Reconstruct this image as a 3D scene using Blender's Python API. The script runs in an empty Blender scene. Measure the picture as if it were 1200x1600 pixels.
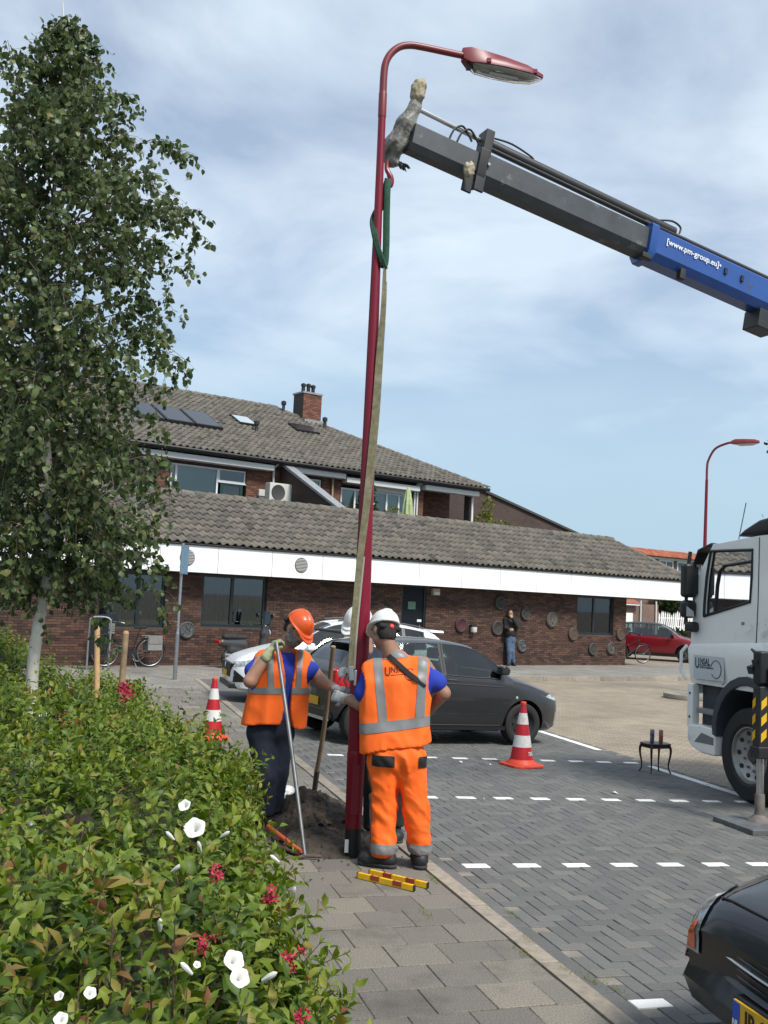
import bpy, bmesh, math, random
import numpy as np
from mathutils import Vector, Matrix, Euler
from mathutils.bvhtree import BVHTree
random.seed(7); RNG = np.random.default_rng(7)
SC = bpy.context.scene
COL = SC.collection
R = math.radians

# ------------------------------------------------------------------ camera
HC = 1.8733                       # eye height in metres
PITCH, ROLL, FPX = 0.086, 0.047, 1578.5
FW = np.array([0, math.cos(PITCH), math.sin(PITCH)])
UP0 = np.array([0, -math.sin(PITCH), math.cos(PITCH)]); RT0 = np.array([1., 0, 0])
RT = math.cos(ROLL)*RT0 + math.sin(ROLL)*UP0
UP = -math.sin(ROLL)*RT0 + math.cos(ROLL)*UP0
EYE = np.array([0, 0, HC])
cam_d = bpy.data.cameras.new('camera'); cam = bpy.data.objects.new('camera', cam_d); COL.objects.link(cam)
cam.matrix_world = Matrix(((RT[0], UP[0], -FW[0], 0), (RT[1], UP[1], -FW[1], 0), (RT[2], UP[2], -FW[2], HC), (0, 0, 0, 1)))
cam_d.sensor_fit = 'VERTICAL'; cam_d.sensor_height = 36.0; cam_d.lens = 36.0*FPX/1600
cam_d.clip_start = 0.05; cam_d.clip_end = 3000
SC.camera = cam

# ------------------------------------------------------------------ sky, sun, exposure
SUN_AZ, SUN_EL = R(138), R(52)    # clockwise from +Y (away from the camera), above the horizon
W = bpy.data.worlds.new('World'); SC.world = W; W.use_nodes = True
nt = W.node_tree; nd = nt.nodes; lk = nt.links; nd.clear()
def wn(t, **kw):
    n = nd.new(t)
    for k, v in kw.items(): setattr(n, k, v)
    return n
sky = wn('ShaderNodeTexSky', sky_type='NISHITA', sun_disc=False)
sky.sun_elevation = SUN_EL; sky.sun_rotation = SUN_AZ; sky.air_density = 1.1; sky.dust_density = 0.6; sky.ozone_density = 1.6
geo = wn('ShaderNodeTexCoord')
sep = wn('ShaderNodeSeparateXYZ'); lk.new(geo.outputs['Generated'], sep.inputs[0])
zp = wn('ShaderNodeMath', operation='MAXIMUM'); lk.new(sep.outputs['Z'], zp.inputs[0]); zp.inputs[1].default_value = 0.0
za = wn('ShaderNodeMath', operation='ADD'); lk.new(zp.outputs[0], za.inputs[0]); za.inputs[1].default_value = 0.16
dx = wn('ShaderNodeMath', operation='DIVIDE'); lk.new(sep.outputs['X'], dx.inputs[0]); lk.new(za.outputs[0], dx.inputs[1])
dy = wn('ShaderNodeMath', operation='DIVIDE'); lk.new(sep.outputs['Y'], dy.inputs[0]); lk.new(za.outputs[0], dy.inputs[1])
cv = wn('ShaderNodeCombineXYZ'); lk.new(dx.outputs[0], cv.inputs[0]); lk.new(dy.outputs[0], cv.inputs[1])
n1 = wn('ShaderNodeTexNoise'); n1.inputs['Scale'].default_value = 1.5; n1.inputs['Detail'].default_value = 10; n1.inputs['Roughness'].default_value = 0.56; n1.inputs['Distortion'].default_value = 0.35
lk.new(cv.outputs[0], n1.inputs['Vector'])
n2 = wn('ShaderNodeTexNoise'); n2.inputs['Scale'].default_value = 0.75; n2.inputs['Detail'].default_value = 4
lk.new(cv.outputs[0], n2.inputs['Vector'])
add = wn('ShaderNodeMath', operation='ADD'); lk.new(n1.outputs['Fac'], add.inputs[0]); lk.new(n2.outputs['Fac'], add.inputs[1])
cr = wn('ShaderNodeValToRGB'); cr.color_ramp.elements[0].position = 0.43; cr.color_ramp.elements[1].position = 0.57
cr.color_ramp.elements[0].color = (0.36,)*3+(1,); cr.color_ramp.elements[1].color = (0.92,)*3+(1,)
hf = wn('ShaderNodeMath', operation='MULTIPLY'); hf.inputs[1].default_value = 0.5; lk.new(add.outputs[0], hf.inputs[0]); lk.new(hf.outputs[0], cr.inputs[0])
n3 = wn('ShaderNodeTexNoise'); n3.inputs['Scale'].default_value = 2.1; n3.inputs['Detail'].default_value = 6
lk.new(cv.outputs[0], n3.inputs['Vector'])
cc = wn('ShaderNodeMix', data_type='RGBA'); lk.new(n3.outputs['Fac'], cc.inputs['Factor'])
cc.inputs['A'].default_value = (4.3, 5.5, 6.8, 1); cc.inputs['B'].default_value = (8.3, 9.0, 9.7, 1)
hz = wn('ShaderNodeMapRange', interpolation_type='SMOOTHSTEP'); hz.inputs['From Min'].default_value = 0.40; hz.inputs['From Max'].default_value = 0.04; lk.new(sep.outputs['Z'], hz.inputs['Value'])
ch_ = wn('ShaderNodeMix', data_type='RGBA'); lk.new(hz.outputs[0], ch_.inputs['Factor']); lk.new(cc.outputs['Result'], ch_.inputs['A']); ch_.inputs['B'].default_value = (3.5, 4.95, 6.2, 1)   # far cloud deck
hm = wn('ShaderNodeMath', operation='MULTIPLY'); hm.inputs[1].default_value = 0.9; lk.new(hz.outputs[0], hm.inputs[0])
fm_ = wn('ShaderNodeMath', operation='MAXIMUM'); lk.new(cr.outputs[0], fm_.inputs[0]); lk.new(hm.outputs[0], fm_.inputs[1])
mx = wn('ShaderNodeMix', data_type='RGBA'); lk.new(fm_.outputs[0], mx.inputs['Factor']); lk.new(sky.outputs[0], mx.inputs['A']); lk.new(ch_.outputs['Result'], mx.inputs['B'])
bg = wn('ShaderNodeBackground'); bg.inputs['Strength'].default_value = 0.086; lk.new(mx.outputs['Result'], bg.inputs[0])
wo = wn('ShaderNodeOutputWorld'); lk.new(bg.outputs[0], wo.inputs[0])

sd = bpy.data.lights.new('sun', 'SUN'); sun = bpy.data.objects.new('sun', sd); COL.objects.link(sun)
sd.energy = 3.1; sd.angle = R(14); sd.color = (1, 0.96, 0.9)
sv = Vector((math.sin(SUN_AZ)*math.cos(SUN_EL), math.cos(SUN_AZ)*math.cos(SUN_EL), math.sin(SUN_EL)))
sun.rotation_euler = sv.to_track_quat('Z', 'Y').to_euler(); sun.location = (20, -20, 40)
SC.view_settings.view_transform = 'Standard'; SC.view_settings.look = 'None'; SC.view_settings.gamma = 1
SC.view_settings.exposure = 0.62; SC.view_settings.use_curve_mapping = False
SC.render.engine = 'CYCLES'

# ------------------------------------------------------------------ frames
AZ = R(-16.5); CD = np.array([math.sin(AZ), math.cos(AZ), 0]); RD = np.array([math.cos(AZ), -math.sin(AZ), 0]); C0 = 2.5248
BETA = R(54); FD = np.array([math.sin(BETA), math.cos(BETA), 0]); FN = np.array([math.cos(BETA), -math.sin(BETA), 0]); DIST = 23.4067
KERB_O = RD*C0; KERB_RZ = -AZ          # kerb frame: local x = b (into the car park), local y = a (along the kerb)
FAC_O = -DIST*FN; FAC_RZ = R(90)-BETA  # facade frame: local x = along the wall, local y = into the building
SLOPE = 0.024
def lotz(b): return -SLOPE*min(max(b, 0), 4.75)
def KB(b, a, z=0.0): return a*CD+(b+C0)*RD+np.array([0, 0, z])
def FC(s, into, z=0.0): return FAC_O+s*FD-into*FN+np.array([0, 0, z])
def at(px, py, depth):                 # a point of the place seen in that direction, depth metres ahead
    return EYE+(FW+RT*((px-600)/FPX)-UP*((py-800)/FPX))*depth

# ------------------------------------------------------------------ materials
MATS = {}
def mat(name, col, rough=0.6, metal=0.0, var=0.0, vscale=8.0, bump=0.0, bscale=60.0, rnd=None, attr=None, coat=0.0, trans=0.0, alpha=1.0, emit=None, col2=None, spec=0.5, sub=0.0, stops=None, wear=None):
    """procedural principled material: noise between col and col2, optional per-object or per-piece variation, fine bump"""
    if name in MATS: return MATS[name]
    m = bpy.data.materials.new(name); m.use_nodes = True; t = m.node_tree; N = t.nodes; L = t.links
    p = N['Principled BSDF']
    p.inputs['Roughness'].default_value = rough; p.inputs['Metallic'].default_value = metal
    p.inputs['Specular IOR Level'].default_value = spec
    if coat: p.inputs['Coat Weight'].default_value = coat; p.inputs['Coat Roughness'].default_value = 0.06
    if trans: p.inputs['Transmission Weight'].default_value = trans
    if alpha < 1: p.inputs['Alpha'].default_value = alpha
    if emit: p.inputs['Emission Color'].default_value = (*emit[:3], 1); p.inputs['Emission Strength'].default_value = emit[3]
    tc = N.new('ShaderNodeTexCoord')
    c = (*col, 1)
    out = None
    if var or col2:
        ns = N.new('ShaderNodeTexNoise'); ns.inputs['Scale'].default_value = vscale; ns.inputs['Detail'].default_value = 6; ns.inputs['Roughness'].default_value = 0.6
        L.new(tc.outputs['Object'], ns.inputs['Vector'])
        rp = N.new('ShaderNodeValToRGB'); rp.color_ramp.elements[0].position = 0.3; rp.color_ramp.elements[1].position = 0.7
        a = [x*(1-var) for x in col]; b = list(col2) if col2 else [min(1, x*(1+var)) for x in col]
        rp.color_ramp.elements[0].color = (*a, 1); rp.color_ramp.elements[1].color = (*b, 1)
        L.new(ns.outputs['Fac'], rp.inputs[0]); out = rp.outputs[0]
    if rnd:
        if attr:
            src = N.new('ShaderNodeAttribute'); src.attribute_name = attr; fac = src.outputs['Fac']
        else:
            src = N.new('ShaderNodeObjectInfo'); fac = src.outputs['Random']
        if stops:
            rp2 = N.new('ShaderNodeValToRGB'); e = rp2.color_ramp.elements
            e[0].position = stops[0][0]; e[0].color = (*stops[0][1], 1); e[1].position = stops[-1][0]; e[1].color = (*stops[-1][1], 1)
            for q, cc_ in stops[1:-1]:
                k = e.new(q); k.color = (*cc_, 1)
            L.new(fac, rp2.inputs[0]); f2 = rp2.outputs[0]
            if out is None: out = f2
            else:
                mm = N.new('ShaderNodeMix'); mm.data_type = 'RGBA'; mm.blend_type = 'MULTIPLY'; mm.inputs['Factor'].default_value = 1
                L.new(out, mm.inputs['A']); L.new(f2, mm.inputs['B']); out = mm.outputs['Result']
        else:
            mr = N.new('ShaderNodeMapRange'); mr.inputs['To Min'].default_value = 1-rnd; mr.inputs['To Max'].default_value = 1+rnd
            L.new(fac, mr.inputs['Value'])
            mm = N.new('ShaderNodeMix'); mm.data_type = 'RGBA'; mm.blend_type = 'MULTIPLY'; mm.inputs['Factor'].default_value = 1
            if out is None: mm.inputs['A'].default_value = c
            else: L.new(out, mm.inputs['A'])
            L.new(mr.outputs[0], mm.inputs['B']); out = mm.outputs['Result']
    if wear:   # (colour, scale, threshold, width): patches of dirt or moss with a shape of their own
        wc, ws, th, wd = wear
        nw = N.new('ShaderNodeTexNoise'); nw.inputs['Scale'].default_value = ws; nw.inputs['Detail'].default_value = 9; nw.inputs['Roughness'].default_value = 0.68
        g = N.new('ShaderNodeNewGeometry'); L.new(g.outputs['Position'], nw.inputs['Vector'])
        mrw = N.new('ShaderNodeMapRange'); mrw.inputs['From Min'].default_value = th; mrw.inputs['From Max'].default_value = th+wd; L.new(nw.outputs['Fac'], mrw.inputs['Value'])
        mm = N.new('ShaderNodeMix'); mm.data_type = 'RGBA'; L.new(mrw.outputs[0], mm.inputs['Factor'])
        if out is None: mm.inputs['A'].default_value = c
        else: L.new(out, mm.inputs['A'])
        mm.inputs['B'].default_value = (*wc, 1); out = mm.outputs['Result']
    if out is None: p.inputs['Base Color'].default_value = c
    else: L.new(out, p.inputs['Base Color'])
    if bump:
        nb = N.new('ShaderNodeTexNoise'); nb.inputs['Scale'].default_value = bscale; nb.inputs['Detail'].default_value = 5
        L.new(tc.outputs['Object'], nb.inputs['Vector'])
        bp = N.new('ShaderNodeBump'); bp.inputs['Strength'].default_value = bump; bp.inputs['Distance'].default_value = 0.01
        L.new(nb.outputs['Fac'], bp.inputs['Height']); L.new(bp.outputs[0], p.inputs['Normal'])
    if sub:
        p.inputs['Subsurface Weight'].default_value = sub; p.inputs['Subsurface Radius'].default_value = (0.02, 0.008, 0.004)
    MATS[name] = m
    return m

def leaf_mat(name, stops, attr='rnd', rough=0.5, trans=0.35):
    """leaf: per-leaf colour, diffuse + translucent + soft gloss"""
    m = bpy.data.materials.new(name); m.use_nodes = True; t = m.node_tree; N = t.nodes; L = t.links
    p = N['Principled BSDF']; o = N['Material Output']
    if attr: s = N.new('ShaderNodeAttribute'); s.attribute_name = attr; f = s.outputs['Fac']
    else: s = N.new('ShaderNodeObjectInfo'); f = s.outputs['Random']
    rp = N.new('ShaderNodeValToRGB'); e = rp.color_ramp.elements
    e[0].position = stops[0][0]; e[0].color = (*stops[0][1], 1); e[1].position = stops[-1][0]; e[1].color = (*stops[-1][1], 1)
    for q, c in stops[1:-1]:
        k = e.new(q); k.color = (*c, 1)
    L.new(f, rp.inputs[0]); L.new(rp.outputs[0], p.inputs['Base Color']); p.inputs['Roughness'].default_value = rough
    p.inputs['Specular IOR Level'].default_value = 0.35
    tr = N.new('ShaderNodeBsdfTranslucent'); hs = N.new('ShaderNodeHueSaturation'); hs.inputs['Value'].default_value = 1.25; hs.inputs['Saturation'].default_value = 1.1
    L.new(rp.outputs[0], hs.inputs['Color']); L.new(hs.outputs[0], tr.inputs[0])
    ms = N.new('ShaderNodeMixShader'); ms.inputs[0].default_value = trans; L.new(p.outputs[0], ms.inputs[1]); L.new(tr.outputs[0], ms.inputs[2]); L.new(ms.outputs[0], o.inputs[0])
    MATS[name] = m
    return m

# ------------------------------------------------------------------ mesh builder
def rotz(v, a):
    c, s = math.cos(a), math.sin(a); return (v[0]*c-v[1]*s, v[0]*s+v[1]*c, v[2])
class MB:
    def __init__(s): s.v = []; s.f = []; s.r = []
    def add(s, vs, fs, r=None):
        n = len(s.v); s.v += [tuple(map(float, v)) for v in vs]; s.f += [tuple(i+n for i in f) for f in fs]
        if r is not None: s.r += [r]*len(vs)
        return s
    def box(s, x0, x1, y0, y1, z0, z1, r=None):
        return s.add([(x0, y0, z0), (x1, y0, z0), (x1, y1, z0), (x0, y1, z0), (x0, y0, z1), (x1, y0, z1), (x1, y1, z1), (x0, y1, z1)],
                     [(0, 3, 2, 1), (4, 5, 6, 7), (0, 1, 5, 4), (1, 2, 6, 5), (2, 3, 7, 6), (3, 0, 4, 7)], r)
    def obox(s, c, ax, ay, az):            # centre and half axes
        c, ax, ay, az = map(np.asarray, (c, ax, ay, az)); V = []
        for k in (-1, 1):
            for i, j in ((-1, -1), (1, -1), (1, 1), (-1, 1)): V.append(c+i*ax+j*ay+k*az)
        return s.add(V, [(0, 3, 2, 1), (4, 5, 6, 7), (0, 1, 5, 4), (1, 2, 6, 5), (2, 3, 7, 6), (3, 0, 4, 7)])
    def tube(s, pts, rad, n=10, cap=True, flat=1.0):
        P = [np.asarray(p, float) for p in pts]; m = len(P)
        if not hasattr(rad, '__len__'): rad = [rad]*m
        up = None; rings = []
        for i in range(m):
            d = P[min(i+1, m-1)]-P[max(i-1, 0)]; d = d/(np.linalg.norm(d)+1e-12)
            if up is None:
                up = np.array([0, 0, 1.]) if abs(d[2]) < .9 else np.array([1., 0, 0])
            sd_ = np.cross(d, up); sd_ /= np.linalg.norm(sd_)+1e-12; up = np.cross(sd_, d)
            rings.append([P[i]+rad[i]*(math.cos(2*math.pi*k/n)*sd_+flat*math.sin(2*math.pi*k/n)*up) for k in range(n)])
        return s.loft(rings, cap)
    def loft(s, rings, cap=True, closed=True):
        n = len(rings[0]); V = [v for r_ in rings for v in r_]; F = []
        for i in range(len(rings)-1):
            for k in range(n if closed else n-1):
                k2 = (k+1) % n
                F.append((i*n+k, i*n+k2, (i+1)*n+k2, (i+1)*n+k))
        if cap:
            F.append(tuple(range(n-1, -1, -1))); F.append(tuple((len(rings)-1)*n+k for k in range(n)))
        return s.add(V, F)
    def lathe(s, prof, c=(0, 0, 0), ax='z', n=20, cap=False, ell=1.0):
        rings = []
        for r_, h in prof:
            ring = []
            for k in range(n):
                a = 2*math.pi*k/n; u, w = r_*math.cos(a), r_*math.sin(a)*ell
                p = {'z': (u, w, h), 'y': (u, h, w), 'x': (h, u, w)}[ax]
                ring.append((p[0]+c[0], p[1]+c[1], p[2]+c[2]))
            if ax == 'y': ring = ring[::-1]
            rings.append(ring)
        return s.loft(rings, cap)
    def prism(s, poly, h0, h1, ax='z'):     # polygon in the plane normal to ax
        def P(u, w, h): return {'z': (u, w, h), 'y': (u, h, w), 'x': (h, u, w)}[ax]
        n = len(poly); V = [P(u, w, h0) for u, w in poly]+[P(u, w, h1) for u, w in poly]
        F = [tuple(range(n-1, -1, -1)), tuple(range(n, 2*n))]+[(i, (i+1) % n, (i+1) % n+n, i+n) for i in range(n)]
        return s.add(V, F)
    def xf(s, M):
        s.v = [tuple(M @ Vector(v)) for v in s.v]; return s
    def mesh(s, name, m, smooth=False, sharp=35):
        me = bpy.data.meshes.new(name); me.from_pydata(s.v, [], s.f)
        if s.r and len(s.r) == len(s.v):
            a = me.attributes.new('rnd', 'FLOAT', 'POINT'); a.data.foreach_set('value', s.r)
        bm_ = bmesh.new(); bm_.from_mesh(me); bmesh.ops.recalc_face_normals(bm_, faces=bm_.faces); bm_.to_mesh(me); bm_.free()
        if m: me.materials.append(m)
        if smooth:
            me.polygons.foreach_set('use_smooth', [True]*len(me.polygons))
            me.set_sharp_from_angle(angle=R(sharp))
        me.update(); return me
    def build(s, name, m, parent=None, smooth=False, bevel=0.0, loc=None, rot=None, world=False, sharp=35, seg=2):
        if world and parent is not None:
            o_ = parent; off = np.zeros(3)
            while o_ is not None: off = off+np.array(o_.location); o_ = o_.parent
            s.v = [(v[0]-off[0], v[1]-off[1], v[2]-off[2]) for v in s.v]
        o = bpy.data.objects.new(name, s.mesh(name, m, smooth, sharp)); COL.objects.link(o)
        if parent is not None: o.parent = parent
        if loc is not None: o.location = loc
        if rot is not None: o.rotation_euler = rot
        if bevel:
            b = o.modifiers.new('bevel', 'BEVEL'); b.width = bevel; b.segments = seg; b.limit_method = 'ANGLE'; b.angle_limit = R(40)
            o.modifiers.new('wn', 'WEIGHTED_NORMAL').keep_sharp = False
            o.data.polygons.foreach_set('use_smooth', [True]*len(o.data.polygons))
        return o
def tag(o, label=None, cat=None, group=None, kind=None):
    if label: o['label'] = label
    if cat: o['category'] = cat
    if group: o['group'] = group
    if kind: o['kind'] = kind
    return o
def root(name, label, cat, loc=(0, 0, 0), rz=0.0, group=None):
    o = bpy.data.objects.new(name, None); COL.objects.link(o); o.location = loc; o.rotation_euler = (0, 0, rz); o.empty_display_size = 0.2
    return tag(o, label, cat, group)
def copy_tree(o, parent=None):
    c = o.copy(); COL.objects.link(c); c.parent = parent
    for ch in list(o.children): copy_tree(ch, c)
    return c
def fast_mesh(name, V, F, m, rnd=None, smooth=False):
    """numpy arrays: V (n,3), F (k,3 or 4)"""
    me = bpy.data.meshes.new(name); V = np.asarray(V, np.float32); F = np.asarray(F, np.int32); k = F.shape[1]
    me.vertices.add(len(V)); me.vertices.foreach_set('co', V.ravel())
    me.loops.add(F.size); me.loops.foreach_set('vertex_index', F.ravel())
    me.polygons.add(len(F)); me.polygons.foreach_set('loop_start', np.arange(0, F.size, k, dtype=np.int32)); me.polygons.foreach_set('loop_total', np.full(len(F), k, np.int32))
    if smooth: me.polygons.foreach_set('use_smooth', np.ones(len(F), bool))
    if rnd is not None:
        a = me.attributes.new('rnd', 'FLOAT', 'POINT'); a.data.foreach_set('value', np.asarray(rnd, np.float32))
    if m: me.materials.append(m)
    me.update(); me.validate(); return me
def link(name, me, parent=None, loc=None, rot=None):
    o = bpy.data.objects.new(name, me); COL.objects.link(o)
    if parent is not None: o.parent = parent
    if loc is not None: o.location = loc
    if rot is not None: o.rotation_euler = rot
    return o

# ------------------------------------------------------------------ distance fields -> smooth continuous meshes
def rcone(P, a, b, ra, rb):
    a = np.asarray(a, float); b = np.asarray(b, float); ba = b-a; l2 = ba@ba+1e-12
    t = np.clip(((P-a)@ba)/l2, 0, 1); d = P-a-t[..., None]*ba
    return np.sqrt((d*d).sum(-1))-(ra+(rb-ra)*t)
def ellip(P, c, r, M=None):
    q = P-np.asarray(c, float)
    if M is not None: q = q@np.asarray(M).T
    r = np.asarray(r, float); k0 = np.sqrt(((q/r)**2).sum(-1)); k1 = np.sqrt(((q/(r*r))**2).sum(-1))+1e-9
    return k0*(k0-1)/k1
def smin(a, b, k):
    h = np.clip(0.5+0.5*(b-a)/k, 0, 1); return b+(a-b)*h-k*h*(1-h)
def smax(a, b, k): return -smin(-a, -b, k)
def wob(P, sc, seed=0):
    """cheap smooth 3-D noise for folds and lumps"""
    r = np.random.default_rng(seed); o = np.zeros(P.shape[:-1])
    for i in range(5):
        k = r.normal(size=3); k *= sc*(0.7+0.5*i)/np.linalg.norm(k); o += np.sin(P@k+r.uniform(0, 6.28)+1.3*np.sin(P@np.roll(k, 1)*0.6+i))/(1+0.5*i)
    return o/2.6
_TAB = np.random.default_rng(99).uniform(-1, 1, 4096)
def vnoise(P, sc, seed=0):
    """smooth lattice noise, about -1..1"""
    q = P*sc+seed*17.31; i = np.floor(q).astype(np.int64); f = q-i; f = f*f*(3-2*f); o = 0
    for dx_ in (0, 1):
        for dy_ in (0, 1):
            for dz_ in (0, 1):
                h = ((i[..., 0]+dx_)*73856093 ^ (i[..., 1]+dy_)*19349663 ^ (i[..., 2]+dz_)*83492791) & 4095
                w = (f[..., 0] if dx_ else 1-f[..., 0])*(f[..., 1] if dy_ else 1-f[..., 1])*(f[..., 2] if dz_ else 1-f[..., 2])
                o = o+_TAB[h]*w
    return o
def folds(P, sc, seed, st=(1, 1, 1), tilt=0.0):
    """cloth: broad soft swells with sharp raised creases"""
    q = P*np.array(st); q = np.stack([q[..., 0], q[..., 1], q[..., 2]+tilt*(P[..., 0]+.6*P[..., 1])], -1)
    return .55*vnoise(q, sc*.5, seed)+1.15*(np.abs(vnoise(q, sc, seed+1))-.28)+.35*(np.abs(vnoise(q, sc*2.3, seed+2))-.28)
def sdf_mesh(fn, lo, hi, h):
    lo = np.asarray(lo, float); hi = np.asarray(hi, float); n = np.ceil((hi-lo)/h).astype(int)+1
    g = np.stack(np.meshgrid(*[lo[i]+h*np.arange(n[i]) for i in range(3)], indexing='ij'), -1)
    F = fn(g); s = F < 0
    nc = n-1; acc = np.zeros((*nc, 3)); cnt = np.zeros(nc)
    offs = [(i, j, k) for i in (0, 1) for j in (0, 1) for k in (0, 1)]
    def sl(o): return tuple(slice(o[i], o[i]+nc[i]) for i in range(3))
    for a in range(3):
        for o in offs:
            if o[a]: continue
            o2 = list(o); o2[a] = 1
            fa, fb = F[sl(o)], F[sl(o2)]; cr_ = (fa < 0) != (fb < 0)
            t = np.where(cr_, fa/np.where(fa == fb, 1, fa-fb), 0)
            for i in range(3): acc[..., i] += np.where(cr_, o[i]+(t if i == a else 0), 0)
            cnt += cr_
    act = cnt > 0; idx = -np.ones(nc, int); idx[act] = np.arange(act.sum())
    ii = np.argwhere(act); V = lo+h*(ii+acc[act]/cnt[act][:, None])
    Q = []
    for a in range(3):
        b, c = (a+1) % 3, (a+2) % 3
        sA = [slice(1, nc[i]) for i in range(3)]; sA[a] = slice(0, nc[a]); sB = list(sA); sB[a] = slice(1, nc[a]+1)
        A = s[tuple(sA)]; B = s[tuple(sB)]; cr_ = np.argwhere(A != B)
        if not len(cr_): continue
        base = cr_+np.array([0 if i == a else 1 for i in range(3)])
        def cell(db, dc):
            q = base.copy(); q[:, b] -= db; q[:, c] -= dc; return idx[q[:, 0], q[:, 1], q[:, 2]]
        q = np.stack([cell(1, 1), cell(0, 1), cell(0, 0), cell(1, 0)], 1)
        inside = A[tuple(cr_.T)]; q[~inside] = q[~inside][:, ::-1]
        Q.append(q)
    Q = np.concatenate(Q); Q = Q[(Q >= 0).all(1)]
    return V, Q
def sdf_obj(name, fn, lo, hi, h, m, parent, base=(0, 0, 0)):
    V, Q = sdf_mesh(fn, lo, hi, h)
    return link(name, fast_mesh(name, V-np.asarray(base, float), Q, m, smooth=True), parent)
def prim_fn(prims, k=0.02):
    """list of ('c', a, b, ra, rb) / ('e', c, r[, M]) joined smoothly; a leading '-' subtracts"""
    def fn(P):
        d = None
        for p in prims:
            t = p[0]; neg = t[0] == '-'; t = t.strip('-')
            q = rcone(P, *p[1:5]) if t == 'c' else ellip(P, *p[1:])
            if d is None: d = q
            elif neg: d = smax(d, -q, k*0.7)
            else: d = smin(d, q, k)
        return d
    return fn
def bounds(prims, pad=0.05):
    L = []; H = []
    for p in prims:
        if p[0].startswith('-'): continue
        if p[0] == 'c':
            r = max(p[3], p[4]); L.append(np.minimum(p[1], p[2])-r); H.append(np.maximum(p[1], p[2])+r)
        else:
            r = max(p[2]); L.append(np.asarray(p[1])-r); H.append(np.asarray(p[1])+r)
    return np.min(L, 0)-pad, np.max(H, 0)+pad

# ------------------------------------------------------------------ lettering as flat mesh
def text_mesh(txt, size, m, name='lettering', sx=1.0, bold=0.0, extr=0.001, align='CENTER'):
    cu = bpy.data.curves.new(name, 'FONT'); cu.body = txt; cu.size = size; cu.align_x = align; cu.align_y = 'CENTER'; cu.extrude = extr; cu.offset = bold; cu.resolution_u = 3
    o = bpy.data.objects.new(name, cu); COL.objects.link(o)
    me = bpy.data.meshes.new_from_object(o.evaluated_get(bpy.context.evaluated_depsgraph_get())); bpy.data.objects.remove(o); bpy.data.curves.remove(cu)
    me.transform(Matrix.Diagonal((sx, 1, 1, 1))); me.materials.clear(); me.materials.append(m); me.name = name
    return me
# ================================================================== the setting
def brick_mat(name, c1, c2, mortar, bw, bh, ms=0.012, rough=0.85, frame=None, off=0.5, bump=0.4, dirt=None):
    """brick or paver pattern for surfaces too far away to pick the pieces apart"""
    m = bpy.data.materials.new(name); m.use_nodes = True; t = m.node_tree; N = t.nodes; L = t.links; p = N['Principled BSDF']; p.inputs['Roughness'].default_value = rough
    tc = N.new('ShaderNodeTexCoord'); mp = N.new('ShaderNodeMapping'); L.new(tc.outputs['Object'], mp.inputs['Vector'])
    if frame == 'xz': mp.inputs['Rotation'].default_value = (R(-90), 0, 0)
    if frame == 'yz': mp.inputs['Rotation'].default_value = (R(-90), 0, R(-90))
    if isinstance(frame, (int, float)): mp.inputs['Rotation'].default_value = (0, 0, frame)
    b = N.new('ShaderNodeTexBrick'); b.offset = off; b.inputs['Scale'].default_value = 1.0; b.inputs['Brick Width'].default_value = bw; b.inputs['Row Height'].default_value = bh
    b.inputs['Mortar Size'].default_value = ms/2; b.inputs['Mortar Smooth'].default_value = 0.2; b.inputs['Bias'].default_value = 0
    b.inputs['Color1'].default_value = (*c1, 1); b.inputs['Color2'].default_value = (*c2, 1); b.inputs['Mortar'].default_value = (*mortar, 1)
    L.new(mp.outputs[0], b.inputs['Vector'])
    ns = N.new('ShaderNodeTexNoise'); ns.inputs['Scale'].default_value = 0.7; ns.inputs['Detail'].default_value = 10; ns.inputs['Roughness'].default_value = 0.7; L.new(tc.outputs['Object'], ns.inputs['Vector'])
    mr = N.new('ShaderNodeMapRange'); mr.inputs['From Min'].default_value = 0.3; mr.inputs['From Max'].default_value = 0.7; mr.inputs['To Min'].default_value = 0.72; mr.inputs['To Max'].default_value = 1.25; L.new(ns.outputs['Fac'], mr.inputs['Value'])
    mm = N.new('ShaderNodeMix'); mm.data_type = 'RGBA'; mm.blend_type = 'MULTIPLY'; mm.inputs['Factor'].default_value = 1; L.new(b.outputs['Color'], mm.inputs['A']); L.new(mr.outputs[0], mm.inputs['B'])
    L.new(mm.outputs['Result'], p.inputs['Base Color'])
    bp = N.new('ShaderNodeBump'); bp.inputs['Strength'].default_value = bump; bp.inputs['Distance'].default_value = 0.01; bp.invert = True; L.new(b.outputs['Fac'], bp.inputs['Height']); L.new(bp.outputs[0], p.inputs['Normal'])
    return m
M_ground = mat('ground_earth', (0.16, 0.15, 0.12), 0.95, var=0.3, vscale=0.6)
M_road = brick_mat('tan_road_pavers', (0.30, 0.245, 0.175), (0.235, 0.195, 0.145), (0.12, 0.10, 0.078), 0.21, 0.105, 0.014, frame=KERB_RZ*-1+R(45))
M_lotfar = brick_mat('dark_pavers_far', (0.118, 0.117, 0.112), (0.095, 0.094, 0.09), (0.12, 0.112, 0.098), 0.2, 0.1, 0.012)
M_walkfar = brick_mat('grey_paving_far', (0.24, 0.22, 0.19), (0.19, 0.178, 0.155), (0.10, 0.095, 0.085), 0.3, 0.3, 0.012)
M_sand = mat('joint_sand', (0.17, 0.155, 0.13), 0.95, var=0.5, vscale=3)
M_soil = mat('bed_soil', (0.035, 0.026, 0.018), 0.95, var=0.4, vscale=9, bump=0.6, bscale=30)

g = MB().add([(-600, -300, -.135), (600, -300, -.135), (600, 900, -.135), (-600, 900, -.135)], [(0, 1, 2, 3)]).build('ground', M_ground); tag(g, kind='structure')
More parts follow.
